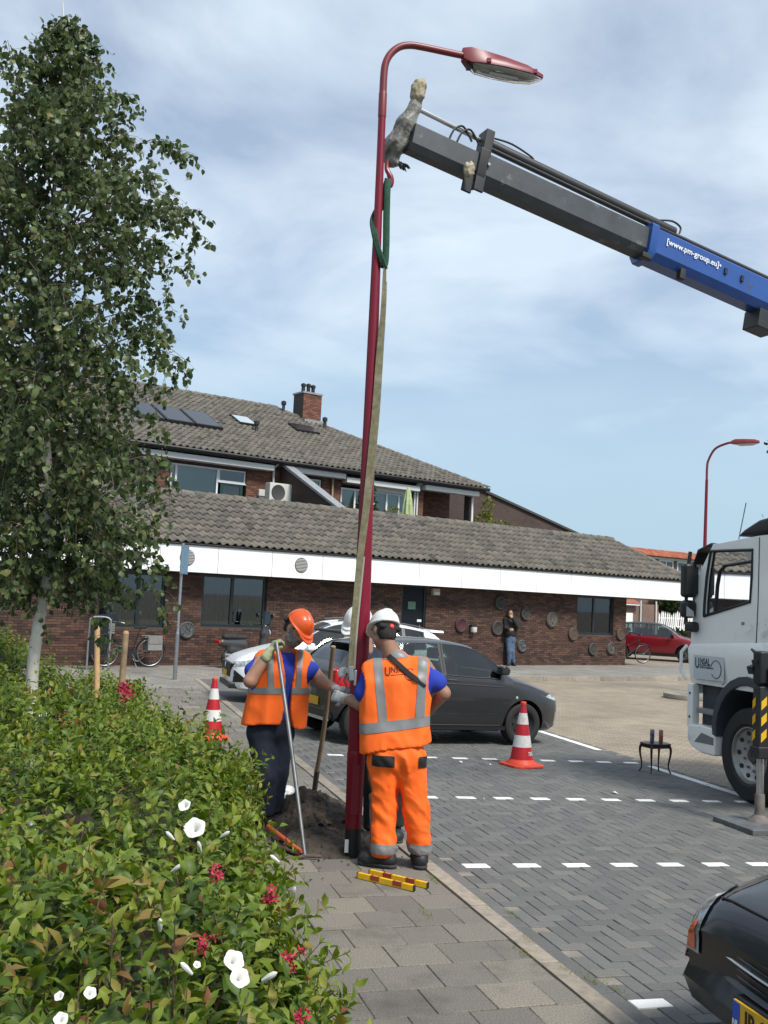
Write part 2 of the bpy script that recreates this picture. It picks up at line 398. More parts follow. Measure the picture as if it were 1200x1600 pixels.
# the tan street beyond the bays, one sheet with a fine grid
rd_ = MB(); pts = [KB(4.75, -4, -.118), KB(40, -4, -.118), KB(40, 50, -.118), KB(4.75, 50, -.118)]
rd_.add(pts, [(0, 1, 2, 3)]); rd_.add([KB(0, 19, -.119), KB(4.75, 19, -.119), KB(4.75, 50, -.119), KB(0, 50, -.119)], [(0, 1, 2, 3)])
tag(rd_.build('road', M_road), kind='structure')
# car park: sloped bed with herringbone pavers
lot = root('parking_lot', None, None, KERB_O, KERB_RZ); lot['kind'] = 'structure'
def lp(b, a, dz): return (b, a, lotz(b)+dz)
MB().add([lp(0, -4, -.0075), lp(4.75, -4, -.0075), lp(4.75, 15.3, -.0075), lp(0, 15.3, -.0075)], [(0, 1, 2, 3)]).build('joint_bed', M_sand, lot)
MB().add([lp(0, 15.3, -.001), lp(4.75, 15.3, -.001), lp(4.75, 22.2, -.001), lp(0, 22.2, -.001)], [(0, 1, 2, 3)]).build('far_pavers', M_lotfar, lot)
ST_PAVE = [(0, (0.82, 0.82, 0.82)), (0.5, (0.96, 0.96, 0.96)), (0.9, (1.1, 1.09, 1.07)), (1, (1.25, 1.22, 1.16))]
kw_p = dict(rough=0.82, var=0.22, vscale=55, bump=0.35, bscale=160, wear=((0.17, 0.155, 0.13), 1.1, 0.53, 0.35))
M_pav_o = mat('dark_paver', (0.118, 0.117, 0.112), rnd=1, stops=ST_PAVE, **kw_p)
M_pav_s = mat('dark_paver_stuff', (0.118, 0.117, 0.112), rnd=1, attr='rnd', stops=ST_PAVE, **kw_p)
M_white = mat('white_road_brick', (0.72, 0.71, 0.68), 0.75, var=0.06, vscale=40, bump=0.2, wear=((0.4, 0.38, 0.34), 7, 0.56, 0.2))
def paver_mb(mb, cx, cy, hx, hy, z, slope, r=None, c=.004):
    t = []
    for dx_, dy_, dz in ((-hx, -hy, 0), (hx, -hy, 0), (hx, hy, 0), (-hx, hy, 0)): t.append((dx_, dy_))
    V = []
    for q, (e, dz) in enumerate(((0, -.02), (0, -.003), (c, 0))):
        for dx_, dy_ in t:
            x = cx+dx_-math.copysign(e, dx_); y = cy+dy_-math.copysign(e, dy_); V.append((x, y, z+dz-slope*(x-cx)))
    F = [(8, 9, 10, 11)]
    for q in (0, 4):
        for i in range(4): F.append((q+i, q+(i+1) % 4, q+4+(i+1) % 4, q+4+i))
    return mb.add(V, F, r)
U = 0.1; DASH = (119, 94, 69, 44); bricks = []
for j in range(30, 153):
    for i in range(0, 47):
        m4 = (i-j) % 4
        if m4 == 0 and i < 46: bricks.append((0.15+U*(i+1), U*(j+.5), 1, j in DASH and True))
        elif m4 == 3: bricks.append((0.15+U*(i+.5), U*(j+1), 0, False))
for j in range(15, 77): bricks.append((0.0955, U*2*j+.1, 0, False))        # channel course along the kerb
hor = paver_mb(MB(), 0, 0, .097, .0475, 0, SLOPE).mesh('paver', M_pav_o); ver = paver_mb(MB(), 0, 0, .0475, .097, 0, SLOPE).mesh('paver', M_pav_o)
horw = paver_mb(MB(), 0, 0, .097, .0475, 0, SLOPE).mesh('white_paver', M_white)
cand = []
rest = MB()
def inview(b, a):
    p = KB(b, a, 0)-EYE; z = p@FW
    if z < 1: return False
    x = 600+FPX*(p@RT)/z; y = 800-FPX*(p@UP)/z
    return -20 < x < 1220 and y < 1620
vis = sorted([q for q in bricks if not q[3]], key=lambda q: (not inview(q[0], q[1]), np.linalg.norm(KB(q[0], q[1])-EYE)))
for k, (b, a, h, w) in enumerate(vis):
    dz = random.gauss(0, .0012)
    if k < 300:
        o = link('paver', hor if h else ver, lot, (b, a, lotz(b)+dz)); o.rotation_euler = (random.gauss(0, .003), random.gauss(0, .003), random.gauss(0, .006))
    else:
        paver_mb(rest, b, a, .097 if h else .0475, .0475 if h else .097, lotz(b)+dz, SLOPE, random.random())
o = rest.build('pavers', M_pav_s, lot); o['kind'] = 'stuff'
for (b, a, h, w) in bricks:
    if w:
        o = link('white_paver', horw, lot, (b, a, lotz(b)+.002)); o.rotation_euler = (0, 0, random.gauss(0, .01))
# solid white lines closing the bays
for a0, a1 in ((13.05, 15.6), (9.15, 11.7)):
    MB().box(4.62, 4.73, a0, a1, -.118, lotz(4.7)+.004).build('white_line', M_white, lot)
# kerb, one stone at a time
kerb = root('kerb', None, None, KERB_O, KERB_RZ); kerb['kind'] = 'structure'
ks = MB().box(-.108, 0, -.497, .497, -.15, 0.006).mesh('kerb_stone', mat('kerb_concrete', (0.25, 0.215, 0.17), 0.85, var=0.25, vscale=14, bump=0.3, rnd=.16, wear=((0.11, 0.1, 0.08), 3.5, 0.55, 0.2)))
for k in range(2, 22):
    o = link('kerb_stone', ks, kerb, (0.042+random.gauss(0, .002), k+.5, random.gauss(0, .002)))
# pavement: 30 x 30 tiles in half bond
walk = root('sidewalk', None, None, KERB_O, KERB_RZ); walk['kind'] = 'structure'
MB().add([(-2.6, 1, -.008), (-.07, 1, -.008), (-.07, 22, -.008), (-2.6, 22, -.008)], [(0, 1, 2, 3)]).build('joint_bed', M_sand, walk)
ST_T = [(0, (0.74, 0.74, 0.74)), (0.35, (0.92, 0.92, 0.92)), (0.85, (1.04, 1.03, 1.0)), (1, (1.25, 1.22, 1.15))]
kw_t = dict(rough=0.9, col2=(0.27, 0.25, 0.21), vscale=120, bump=0.6, bscale=200, wear=((0.075, 0.068, 0.058), 1.6, 0.52, 0.22))
M_tile_o = mat('grey_tile', (0.085, 0.078, 0.067), rnd=1, stops=ST_T, **kw_t)
M_tile_s = mat('grey_tile_stuff', (0.085, 0.078, 0.067), rnd=1, attr='rnd', stops=ST_T, **kw_t)
tm = {}
for n_, hx in (('full', .1475), ('half', .0725)):
    tm[n_] = paver_mb(MB(), 0, 0, hx, .1475, 0, 0, c=.005).mesh('paving_tile', M_tile_o)
tl = []
for j in range(7, 66):
    a = j*.3+.15; x = -.072
    if (a > 6.95 and a < 8.05): pass
    if j % 2: tl.append((x-.075, a, 'half')); x -= .15
    for i in range(8): tl.append((x-.15, a, 'full')); x -= .3
def in_hole(b, a): return -.98 < b < -.12 and 7.2 < a < 8.1
tl = [t for t in tl if not in_hole(t[0], t[1])]
tl.sort(key=lambda q: (q[0] < -1.75, not inview(q[0], q[1]), np.linalg.norm(KB(q[0], q[1])-EYE)))
rest = MB()
for k, (b, a, n_) in enumerate(tl):
    dz = random.gauss(0, .0018)
    if k < 300:
        o = link('paving_tile', tm[n_], walk, (b, a, dz)); o.rotation_euler = (random.gauss(0, .006), random.gauss(0, .006), random.gauss(0, .004))
    else: paver_mb(rest, b, a, .1475 if n_ == 'full' else .0725, .1475, dz, 0, random.random(), .005)
o = rest.build('paving_tiles', M_tile_s, walk); o['kind'] = 'stuff'
# far pavement in front of the low building, raised behind a kerb
fw_ = MB(); P_ = [FC(-20, 0, 0), FC(50, 0, 0), FC(50, -4.6, 0), FC(27, -4.3, 0), FC(14.5, -3.45, 0), KB(-.03, 22.0, 0), KB(-.03, 19.55, 0), KB(-9, 19.55, 0)]
fw_.add([(p[0], p[1], -.003) for p in P_], [tuple(range(len(P_)))]); tag(fw_.build('far_pavement', M_walkfar), kind='structure')
fk = root('far_kerb', None, None); fk['kind'] = 'structure'
L_ = [KB(0.0, 21.95), FC(14.5, -3.5), FC(27, -4.35), FC(50, -4.65)]
M_kf = mat('far_kerb_concrete', (0.27, 0.24, 0.19), 0.85, var=0.25, vscale=5, rnd=.15)
for q in range(3):
    A, B_ = L_[q], L_[q+1]; n_ = max(1, int(np.linalg.norm(B_-A))); dv = (B_-A)/n_; u = dv/np.linalg.norm(dv); w = np.array([-u[1], u[0], 0])
    if q == 2: n_ = 8
    for k in range(n_):
        c_ = A+dv*(k+.5)
        MB().obox((0, 0, -.06), u*(np.linalg.norm(dv)/2-.006), w*.06, (0, 0, .064)).build('kerb_stone', M_kf, fk, loc=c_)
# planting bed under the hedge
pb = MB(); Q_ = [KB(-1.72, .6), KB(-1.72, 16.8), KB(-2.4, 19.2), KB(-9, 21.5), KB(-9, .6)]
pb.add([(p[0], p[1], .012) for p in Q_], [(0, 1, 2, 3, 4)]); tag(pb.build('planting_bed', M_soil), kind='structure')
bk = MB(); bk.obox(KB(-1.66, 8.7, .02), CD*8.1, RD*.035, (0, 0, .035)); tag(bk.build('bed_edging', mat('edging', (0.12, 0.105, 0.085), 0.9, var=.3)), kind='structure')

# ================================================================== buildings
M_mortar = mat('mortar', (0.06, 0.052, 0.045), 0.95, var=0.2, vscale=20)
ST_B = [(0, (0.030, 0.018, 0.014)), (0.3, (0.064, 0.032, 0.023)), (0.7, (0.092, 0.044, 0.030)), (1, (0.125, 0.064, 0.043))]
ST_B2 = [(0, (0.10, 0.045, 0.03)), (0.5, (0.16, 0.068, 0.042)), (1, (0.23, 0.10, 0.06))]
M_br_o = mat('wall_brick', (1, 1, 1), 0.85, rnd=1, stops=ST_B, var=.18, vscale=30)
M_br_s = mat('wall_brick_stuff', (1, 1, 1), 0.85, rnd=1, attr='rnd', stops=ST_B, var=.18, vscale=30)
M_br2_s = mat('upper_brick_stuff', (1, 1, 1), 0.85, rnd=1, attr='rnd', stops=ST_B2, var=.18, vscale=30)
M_br2_o = mat('upper_brick', (1, 1, 1), 0.85, rnd=1, stops=ST_B2, var=.18, vscale=30)
M_wht = mat('white_panel', (0.80, 0.81, 0.81), 0.45, var=0.015, vscale=1.2, wear=((0.66, 0.67, 0.66), 1.6, 0.6, 0.3))
M_dkf = mat('dark_green_frame', (0.012, 0.018, 0.02), 0.35)
M_wfr = mat('white_frame', (0.72, 0.73, 0.72), 0.4)
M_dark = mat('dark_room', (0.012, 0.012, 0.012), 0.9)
M_gut = mat('black_gutter', (0.014, 0.014, 0.015), 0.45)
M_lead = mat('lead', (0.23, 0.24, 0.25), 0.5, var=.2)
M_blind = mat('blind', (0.13, 0.14, 0.13), 0.8, var=.08)
M_blindw = mat('roller_blind', (0.8, 0.84, 0.82), 0.7, var=.03)
def glass_mat(name, tint, refl=0.10, dens=0.55):
    m = bpy.data.materials.new(name); m.use_nodes = True; t = m.node_tree; N = t.nodes; L = t.links; o = N['Material Output']; N.remove(N['Principled BSDF'])
    gl = N.new('ShaderNodeBsdfGlossy'); gl.inputs['Roughness'].default_value = 0.02; gl.inputs['Color'].default_value = (0.95, 0.97, 1, 1)
    tr = N.new('ShaderNodeBsdfTransparent'); tr.inputs[0].default_value = (*tint, 1)
    fr = N.new('ShaderNodeFresnel'); fr.inputs['IOR'].default_value = 1.5
    ad = N.new('ShaderNodeMath'); ad.operation = 'ADD'; ad.inputs[1].default_value = refl; L.new(fr.outputs[0], ad.inputs[0])
    ms = N.new('ShaderNodeMixShader'); L.new(ad.outputs[0], ms.inputs[0]); L.new(tr.outputs[0], ms.inputs[1]); L.new(gl.outputs[0], ms.inputs[2]); L.new(ms.outputs[0], o.inputs[0])
    MATS[name] = m; return m
M_gls = glass_mat('window_glass', (0.55, 0.62, 0.6), 0.05)
M_gcar = glass_mat('car_glass', (0.42, 0.5, 0.47), 0.035)

def brick_wall(par, s0, s1, z0, z1, into, holes, mo, ms_, first=None, n_obj=0, bw=.22, bh=.0625, depth=.012, name='brick'):
    """running bond, each brick a little proud of the mortar; the ones that show largest are objects of their own"""
    full = MB().box(-bw/2+.005, bw/2-.005, -depth, .01, -bh/2+.005, bh/2-.005).mesh('brick', mo)
    L_ = []; rows = int((z1-z0)/bh)
    for r_ in range(rows):
        z = z0+bh*(r_+.5); s = s0+(bw/2 if r_ % 2 else 0)
        while s < s1-.03:
            a, b_ = s, min(s+bw, s1)
            segs = [(a, b_)]
            for h0, h1, y0, y1 in holes:
                if z+bh*.4 > y0 and z-bh*.4 < y1:
                    ns_ = []
                    for u, w in segs:
                        if w <= h0 or u >= h1: ns_.append((u, w))
                        else:
                            if u < h0-.03: ns_.append((u, h0))
                            if w > h1+.03: ns_.append((h1, w))
                    segs = ns_
            L_ += [(u, w, z) for u, w in segs]
            s += bw
        if r_ % 2: L_.append((s0, s0+bw/2, z))
    fulls = [q for q in L_ if abs(q[1]-q[0]-bw) < 1e-4]
    if first: fulls.sort(key=first)
    pick = set(fulls[:n_obj]); mb = MB()
    for q in L_:
        u, w, z = q
        if q in pick: link(name, full, par, ((u+w)/2, into+random.gauss(0, .0012), z))
        else: mb.box(u+.005, w-.005, into-depth+random.gauss(0, .0012), into+.01, z-bh/2+.005, z+bh/2-.005, random.random())
    if mb.v:
        o = mb.build('bricks', ms_, par); o['kind'] = 'stuff'
def frame_mb(s0, s1, z0, z1, y0, y1, w):
    return MB().box(s0, s1, y0, y1, z0, z0+w).box(s0, s1, y0, y1, z1-w, z1).box(s0, s0+w, y0, y1, z0+w, z1-w).box(s1-w, s1, y0, y1, z0+w, z1-w)
def window(par, s0, s1, z0, z1, into, mf, mull=(), fw=.07, blind=None, back=.35, name='window'):
    f = frame_mb(s0, s1, z0, z1, into+.005, into+.075, fw)
    for m_ in mull: f.box(m_-fw*.6, m_+fw*.6, into+.007, into+.073, z0+fw, z1-fw)
    wn_ = f.build(name, mf, par, bevel=.004)
    xs = [s0+fw]+[q for m_ in mull for q in (m_-fw*.6, m_+fw*.6)]+[s1-fw]
    for k in range(0, len(xs), 2):
        MB().box(xs[k]-.003, xs[k+1]+.003, into+.035, into+.042, z0+fw-.003, z1-fw+.003).build('pane', M_gls, wn_)
    MB().box(s0-.02, s1+.02, into-.03, into+.004, z0-.035, z0-.002).build('sill', mf, wn_)
    if blind == 'slats':
        b = MB(); n_ = int((s1-s0)/.1)
        for k in range(n_):
            if 0.43 < k/n_ < 0.52: continue
            x = s0+(k+.5)*(s1-s0)/n_; b.obox((x, into+.17, (z0+z1)/2), (.028, .03, 0), (-.001, .001, 0), (0, 0, (z1-z0)/2-.03))
        b.build('blind', M_blind, wn_)
    elif blind == 'roller':
        MB().box(s0+fw, s1-fw, into+.09, into+.095, z0+(z1-z0)*.05, z1-fw).build('blind', M_blindw, wn_)
    return wn_
def tile_roof(par, s0, s1, i0, z0, i1, z1, hip_r, mo, ms_, n_obj, key, tw=.225, tlen=.30):
    """wavy concrete pantiles laid course by course"""
    pitch = math.atan2(z1-z0, i1-i0); slen = math.hypot(z1-z0, i1-i0); rows = int(round(slen/tlen)); tlen = slen/rows
    prof = [(-.5, .014), (-.36, .002), (-.2, .0), (-.06, .022), (.1, .058), (.25, .064), (.38, .044), (.5, .014)]
    def tmb(r=None, M=None):
        V = []
        for y, dz in ((0, .046), (tlen*1.12, -.006)):
            for x, z in prof: V.append((x*tw, y, z+dz))
        for x, z in prof: V.append((x*tw, .0, z+.012))
        n = len(prof); F = [(i, i+1, n+i+1, n+i) for i in range(n-1)]+[(2*n+i, 2*n+i+1, i+1, i) for i in range(n-1)]
        return V, F
    V0, F0 = tmb(); V0 = np.array(V0)
    me = fast_mesh('roof_tile', V0, np.array(F0), mo)
    tiles = []
    for r_ in range(rows):
        d = r_*tlen; into = i0+d*math.cos(pitch); z = z0+d*math.sin(pitch)
        lim = s1-(into-i0)*hip_r if hip_r else s1
        c = int((s1-s0)/tw)
        for k in range(c+1):
            s = s1-tw*(k+.5)
            if s+tw*.3 > lim or s < s0: continue
            tiles.append((s, into, z))
    tiles.sort(key=key); Vs = []; Fs = []; Rn = []; cp, sp = math.cos(pitch), math.sin(pitch)
    for k, (s, i_, z) in enumerate(tiles):
        j = random.gauss(0, .004); t_ = random.gauss(0, .008)
        if k < n_obj: link('roof_tile', me, par, (s, i_, z+j), (pitch+random.gauss(0, .006), t_, 0))
        else:
            W_ = np.stack([V0[:, 0]+s, i_+V0[:, 1]*cp-V0[:, 2]*sp, z+j+V0[:, 1]*sp+V0[:, 2]*cp+V0[:, 0]*t_], 1)
            Fs.append(np.array(F0)+len(Vs)*len(V0)); Vs.append(W_); Rn.append(np.full(len(V0), random.random()))
    if Vs:
        o = link('roof_tiles', fast_mesh('roof_tiles', np.concatenate(Vs), np.concatenate(Fs), ms_, np.concatenate(Rn)), par); o['kind'] = 'stuff'
ST_R = [(0, (0.065, 0.06, 0.052)), (0.05, (0.105, 0.096, 0.081)), (0.5, (0.138, 0.126, 0.104)), (1, (0.172, 0.156, 0.128))]
M_rt_o = mat('roof_tile', (1, 1, 1), 0.9, rnd=1, stops=ST_R, var=.28, vscale=9, wear=((0.075, 0.072, 0.055), 1.4, 0.55, 0.22))
M_rt_s = mat('roof_tile_stuff', (1, 1, 1), 0.9, rnd=1, attr='rnd', stops=ST_R, var=.28, vscale=9, wear=((0.075, 0.072, 0.055), 1.4, 0.55, 0.22))

# ---- low building: brick wall under a white fascia and a tiled canopy roof
LB = root('low_building', 'long low brick building with white fascia band and grey tiled canopy roof', 'building', FAC_O, FAC_RZ)
S0, S1, SE = -6.0, 27.57, 30.47
HOLES = [(8.75, 10.46, .92, 2.26), (11.45, 13.32, .97, 2.30), (17.78, 18.69, 0, 2.33), (25.12, 26.92, 1.01, 2.30)]
wc = MB()
xs = [S0]+[v for h in HOLES for v in h[:2]]+[S1]
for k in range(0, len(xs), 2): wc.box(xs[k], xs[k+1], .0, .3, -.05, 2.36)
for h in HOLES:
    if h[2] > 0: wc.box(h[0], h[1], .0, .3, -.05, h[2])
    wc.box(h[0], h[1], .0, .3, h[3], 2.362)
wc.box(S1-.3, S1, .3, 7, -.05, 2.36)
wc.build('wall', M_mortar, LB)
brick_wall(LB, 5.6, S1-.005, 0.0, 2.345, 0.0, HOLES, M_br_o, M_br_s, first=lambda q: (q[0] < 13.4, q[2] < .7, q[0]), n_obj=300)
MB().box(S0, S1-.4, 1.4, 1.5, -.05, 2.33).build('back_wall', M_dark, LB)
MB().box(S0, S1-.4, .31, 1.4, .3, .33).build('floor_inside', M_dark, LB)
window(LB, *HOLES[0], .06, M_dkf, (9.78,), blind='slats'); window(LB, *HOLES[1], .06, M_dkf, (12.33,), blind='slats'); window(LB, *HOLES[3], .06, M_dkf, (26.0,), blind='slats')
d_ = MB().box(17.78, 18.69, .05, .11, 0.0, 2.33).build('door', mat('door_paint', (0.006, 0.010, 0.014), 0.5, spec=.2), LB, bevel=.006)
frame_mb(17.78, 18.69, 0, 2.33, .02, .049, .055).build('door_frame', M_dkf, d_)
MB().tube([(18.57, .03, .78), (18.57, .0, .78), (18.57, .0, 1.0), (18.57, .03, 1.0)], .012, 8).build('handle', mat('steel', (0.55, 0.55, 0.55), 0.25, 1.0), d_)
MB().box(18.06, 18.34, .042, .048, 1.62, 1.84).build('green_notice', mat('notice', (0.09, 0.2, 0.12), 0.5, var=.4, vscale=40), d_)
MB().prism([(18.44, .98), (18.60, .98), (18.52, 1.16)], .040, .047, 'y').build('warning_triangle', mat('warning_yellow', (0.6, 0.42, 0.02), 0.5), d_)
MB().box(18.42, 18.58, .042, .048, 1.26, 1.33).build('white_notice', M_wfr, d_)
seams = [5.35, 6.9, 8.45, 10.0, 11.55, 13.1, 14.65, 16.2, 17.95, 19.55, 21.1, 22.65, 24.2, 25.8, 27.3, 28.9, SE]
for k in range(len(seams)-1):
    MB().box(seams[k]+.006, seams[k+1]-.006, -.57, -.545, 2.315, 3.0).build('fascia_panel', M_wht, LB, bevel=.003)
MB().box(S0, SE-.01, -.544, -.50, 2.33, 3.0).build('fascia_backing', mat('fascia_gap', (0.3, 0.3, 0.3), .8), LB)
MB().box(S0, 5.34, -.57, -.545, 2.315, 3.0).build('fascia_panel', M_wht, LB)
MB().box(SE-.03, SE, -.54, 6, 2.316, 3.0).build('fascia_panel', M_wht, LB)
MB().box(S0, S1+.0, -.5, -.012, 2.345, 2.36).build('soffit', mat('soffit', (0.5, 0.5, 0.48), .8), LB)
MB().box(S1+.002, SE-.04, -.5, 6, 2.345, 2.36).build('canopy_soffit', MATS['soffit'], LB)
MB().box(S1+2.0, S1+2.12, 3, 3.12, 0, 2.345).build('canopy_post', M_gut, LB)
for s_ in (13.98, 10.71):
    v_ = MB().lathe([(.001, -.574), (.155, -.574), (.2, -.58), (.205, -.571)], (s_, 0, 2.66), 'y', 28).build('vent', mat('vent_dark', (0.14, 0.14, 0.135), .7), LB, smooth=True)
    sl = MB()
    for k in range(9):
        z = -.15+.0375*k; hw = math.sqrt(max(0, .185**2-z*z)); sl.obox((s_, -.588, 2.66+z), (hw, 0, 0), (0, .008, -.006), (0, .004, .006))
    sl.build('slat', mat('vent_slat', (0.42, 0.42, 0.40), .6), v_)
gt = MB(); gt.tube([(S0, -.59, 3.005), (SE+.02, -.59, 3.005)], .035, 8).build('gutter', M_gut, LB, smooth=True)
RI, RZ = 1.62, 4.47
rc = MB(); e_ = RI+.57
rc.add([(S0, -.57, 3.0), (SE, -.57, 3.0), (SE-e_, RI, RZ-.03), (S0, RI, RZ-.03), (S0, 2.6, 3.4), (SE, 2.6, 3.4)], [(0, 1, 2, 3), (2, 5, 4, 3), (1, 5, 2), (0, 3, 4), (0, 4, 5, 1)])
rc.build('roof', mat('roof_under', (0.05, 0.05, 0.048), .9), LB)
tile_roof(LB, 4.6, SE, -.63, 3.02, RI, RZ, 1.0, M_rt_o, M_rt_s, 300, key=lambda t: (t[0] < 10.2, t[0]+t[1]*.2))
cap = MB()
k = 4.6
rt_cap = MB().lathe([(.11, 0), (.125, .02), (.10, .42)], ax='x', n=10).mesh('ridge_tile', M_rt_o, True)
while k < SE-e_: link('ridge_tile', rt_cap, LB, (k, RI, RZ-.035)); k += .4
hv = Vector((e_, -e_-.06, -(RZ-3.02)))
for q in range(int(hv.length/.4)):
    p = Vector((SE-e_, RI, RZ-.02))+hv.normalized()*.4*q
    o = link('ridge_tile', rt_cap, LB, p); o.rotation_euler = hv.to_track_quat('X', 'Z').to_euler()
MB().box(S0, SE-e_-.3, RI, 6.0, 3.36, 3.4).build('flat_roof', mat('roofing_felt', (0.05, 0.05, 0.05), .9), LB)

# ---- flats behind, set back over the low roof
UB = root('flats_building', 'upper brick flats with big tiled hip roof behind the low building', 'building', FAC_O, FAC_RZ)
U0, U1, UI, UZ = 2.0, 25.95, 6.0, 6.28
HU = [(13.0, 15.72, 4.2, 5.86), (17.9, 18.66, 4.2, 5.9), (19.46, 22.5, 4.2, 5.8), (23.14, 25.4, 4.0, 6.05)]
wc = MB(); xs = [U0]+[v for h in HU for v in h[:2]]+[25.62]
for k in range(0, len(xs), 2): wc.box(xs[k], xs[k+1], UI, UI+.3, 3.3, UZ)
for h in HU: wc.box(h[0], h[1], UI, UI+.3, 3.3, h[2]); wc.box(h[0], h[1], UI, UI+.3, h[3], UZ-.002)
wc.build('wall', M_mortar, UB)
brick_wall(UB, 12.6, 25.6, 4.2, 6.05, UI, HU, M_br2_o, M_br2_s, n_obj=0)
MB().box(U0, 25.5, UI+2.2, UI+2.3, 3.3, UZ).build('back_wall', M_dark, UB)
# recessed balcony at the right end: brick back wall, white corner post
rb = MB().box(23.7, 25.62, UI+1.45, UI+1.6, 3.3, UZ).build('balcony_wall', M_mortar, UB); 
brick_wall(UB, 23.7, 25.6, 4.2, 6.2, UI+1.45, [], M_br2_o, M_br2_s)
MB().box(25.5, 25.6, UI-.02, UI+.1, 3.3, UZ-.1).build('post', M_wfr, UB)
window(UB, 13.05, 14.72, 4.3, 5.84, UI+.04, M_wfr, (13.25,), .06, 'roller')
window(UB, 14.72, 15.70, 5.42, 5.84, UI+.04, M_wfr, (), .05)
dd = frame_mb(14.80, 15.62, 3.6, 5.42, UI+.03, UI+.09, .11).build('door', mat('green_door', (0.01, 0.04, 0.035), .4), UB, bevel=.005)
MB().box(14.9, 15.52, UI+.05, UI+.06, 3.7, 5.32).build('pane', M_gls, dd)
window(UB, 17.92, 18.64, 4.3, 5.88, UI+.04, M_wfr, (), .06, 'roller')
window(UB, 19.48, 20.9, 4.3, 5.72, UI+.04, M_wfr, (20.1,), .06, 'roller'); window(UB, 20.9, 22.48, 4.3, 5.72, UI+.04, M_wfr, (21.5, 22.05), .06, 'roller')
window(UB, 23.2, 23.85, 4.2, 5.9, UI+1.2, M_wfr, (23.5,), .05)
MB().box(23.15, 23.2, UI+.3, UI+1.45, 3.3, 6.1).build('side_wall', M_wfr, UB)
# white boards, awning boxes, gutters and downpipes under the eave
M_wb = mat('white_board', (0.60, 0.60, 0.58), .5, var=.05)
for a, b_, z in ((11.5, 16.55, 5.99), (17.35, 19.42, 6.03), (19.46, 22.7, 5.92), (22.95, 25.6, 6.02)):
    MB().box(a, b_, UI-.36, UI-.02, z-.06, z+.13).build('awning_box', M_wb, UB, bevel=.02)
MB().box(20.9, 22.55, UI-.05, UI-.005, 5.72, 5.87).build('lintel_board', M_wb, UB)
MB().tube([(U0, UI-.52, UZ-.03), (U1, UI-.52, UZ-.03)], .06, 8).build('gutter', M_gut, UB, smooth=True)
MB().box(U0, U1-.1, UI-.45, UI, UZ-.12, UZ-.08).build('eave_board', M_gut, UB)
for s_, mm_ in ((16.68, M_wb), (22.78, M_wb), (22.66, M_wb), (25.46, M_wb), (19.04, mat('tan_pipe', (0.35, 0.26, 0.17), .6))):
    MB().tube([(s_, UI-.09, 3.6), (s_, UI-.09, 6.05), (s_, UI-.4, 6.2)], .04, 8).build('downpipe', mm_, UB, smooth=True)
# sloping brick party wall with a lead coping
ww = MB(); ww.prism([(UI, 3.4), (UI, 6.12), (UI-.25, 6.12), (1.9, 4.35), (1.9, 3.4)], 16.95, 17.15, 'x').build('party_wall', brick_mat('party_brick', (0.06, 0.035, 0.028), (0.045, 0.027, 0.022), (0.03, 0.026, 0.022), .21, .0625, frame='yz'), UB)
MB().prism([(UI, 6.13), (UI-.27, 6.13), (1.85, 4.35), (1.85, 4.42), (UI-.3, 6.22), (UI, 6.22)], 16.88, 17.22, 'x').build('coping', M_lead, UB)
RUN = 5.85; UR = UI-.5; ur = MB(); rz_ = 9.36
i1 = UI+RUN; up_z = UZ+.02
ur.add([(U0, UR, UZ-.02), (U1, UR, UZ-.02), (U1-RUN-.5, i1, rz_-.03), (U0, i1, rz_-.03), (U0, i1+6.3, UZ-.02), (U1, i1+6.3, UZ-.02)], [(0, 1, 2, 3), (2, 5, 4, 3), (1, 5, 2), (0, 3, 4), (0, 4, 5, 1)])
ur.build('roof', MATS['roof_under'], UB)
tile_roof(UB, 6.5, U1, UR-.05, UZ-.0, i1, rz_, 1.0, M_rt_o, M_rt_s, 300, key=lambda t: t[0]*.5+t[1])
k = 12.0
while k < U1-RUN-.5: link('ridge_tile', rt_cap, UB, (k, i1, rz_-.02)); k += .4
hv = Vector((RUN+.5, -(i1-UR), UZ-rz_))
for q in range(int(hv.length/.4)):
    p = Vector((U1-RUN-.5, i1, rz_))+hv.normalized()*.4*q
    o = link('ridge_tile', rt_cap, UB, p); o.rotation_euler = hv.to_track_quat('X', 'Z').to_euler()
um = (rz_-UZ)/(i1-UR)
def roofz(into): return UZ+(into-UR)*um
pt = math.atan(um)
# chimney with three flues, skylights, vents, solar panels
ch = MB().box(20.5, 21.35, 10.6, 11.35, 8.3, 9.88).build('chimney', M_mortar, UB)
o_ = root('tmp', None, None)
bpy.data.objects.remove(o_)
cbm = MB(); z = 8.72; r_ = 0
while z < 9.85:
    for s in np.arange(20.5-(.11 if r_ % 2 else 0), 21.35, .22):
        a, b_ = max(s+.005, 20.5), min(s+.215, 21.35)
        if b_-a > .03: cbm.box(a, b_, 10.588, 10.62, z, z+.0525, random.random())
    for y in np.arange(10.6-(.11 if r_ % 2 else 0), 11.35, .22):
        a, b_ = max(y+.005, 10.6), min(y+.215, 11.35)
        if b_-a > .03: cbm.box(21.33, 21.362, a, b_, z, z+.0525, random.random())
    z += .0625; r_ += 1
o = cbm.build('bricks', M_br2_s, ch); o['kind'] = 'stuff'
MB().box(20.46, 21.39, 10.56, 11.39, 9.88, 9.95).build('chimney_cap', M_lead, ch)
for s_, h_ in ((20.68, .36), (20.92, .38), (21.14, .36)):
    MB().lathe([(.075, 9.95), (.075, 9.95+h_-.1), (.1, 9.95+h_-.09), (.1, 9.95+h_), (.03, 9.95+h_+.04)], (s_, 10.95, 0), n=12, cap=True).build('flue', M_gut, ch, smooth=True)
MB().box(20.4, 21.45, 10.25, 10.588, roofz(10.42)-.02, roofz(10.42)+.12).build('flashing', M_lead, ch)
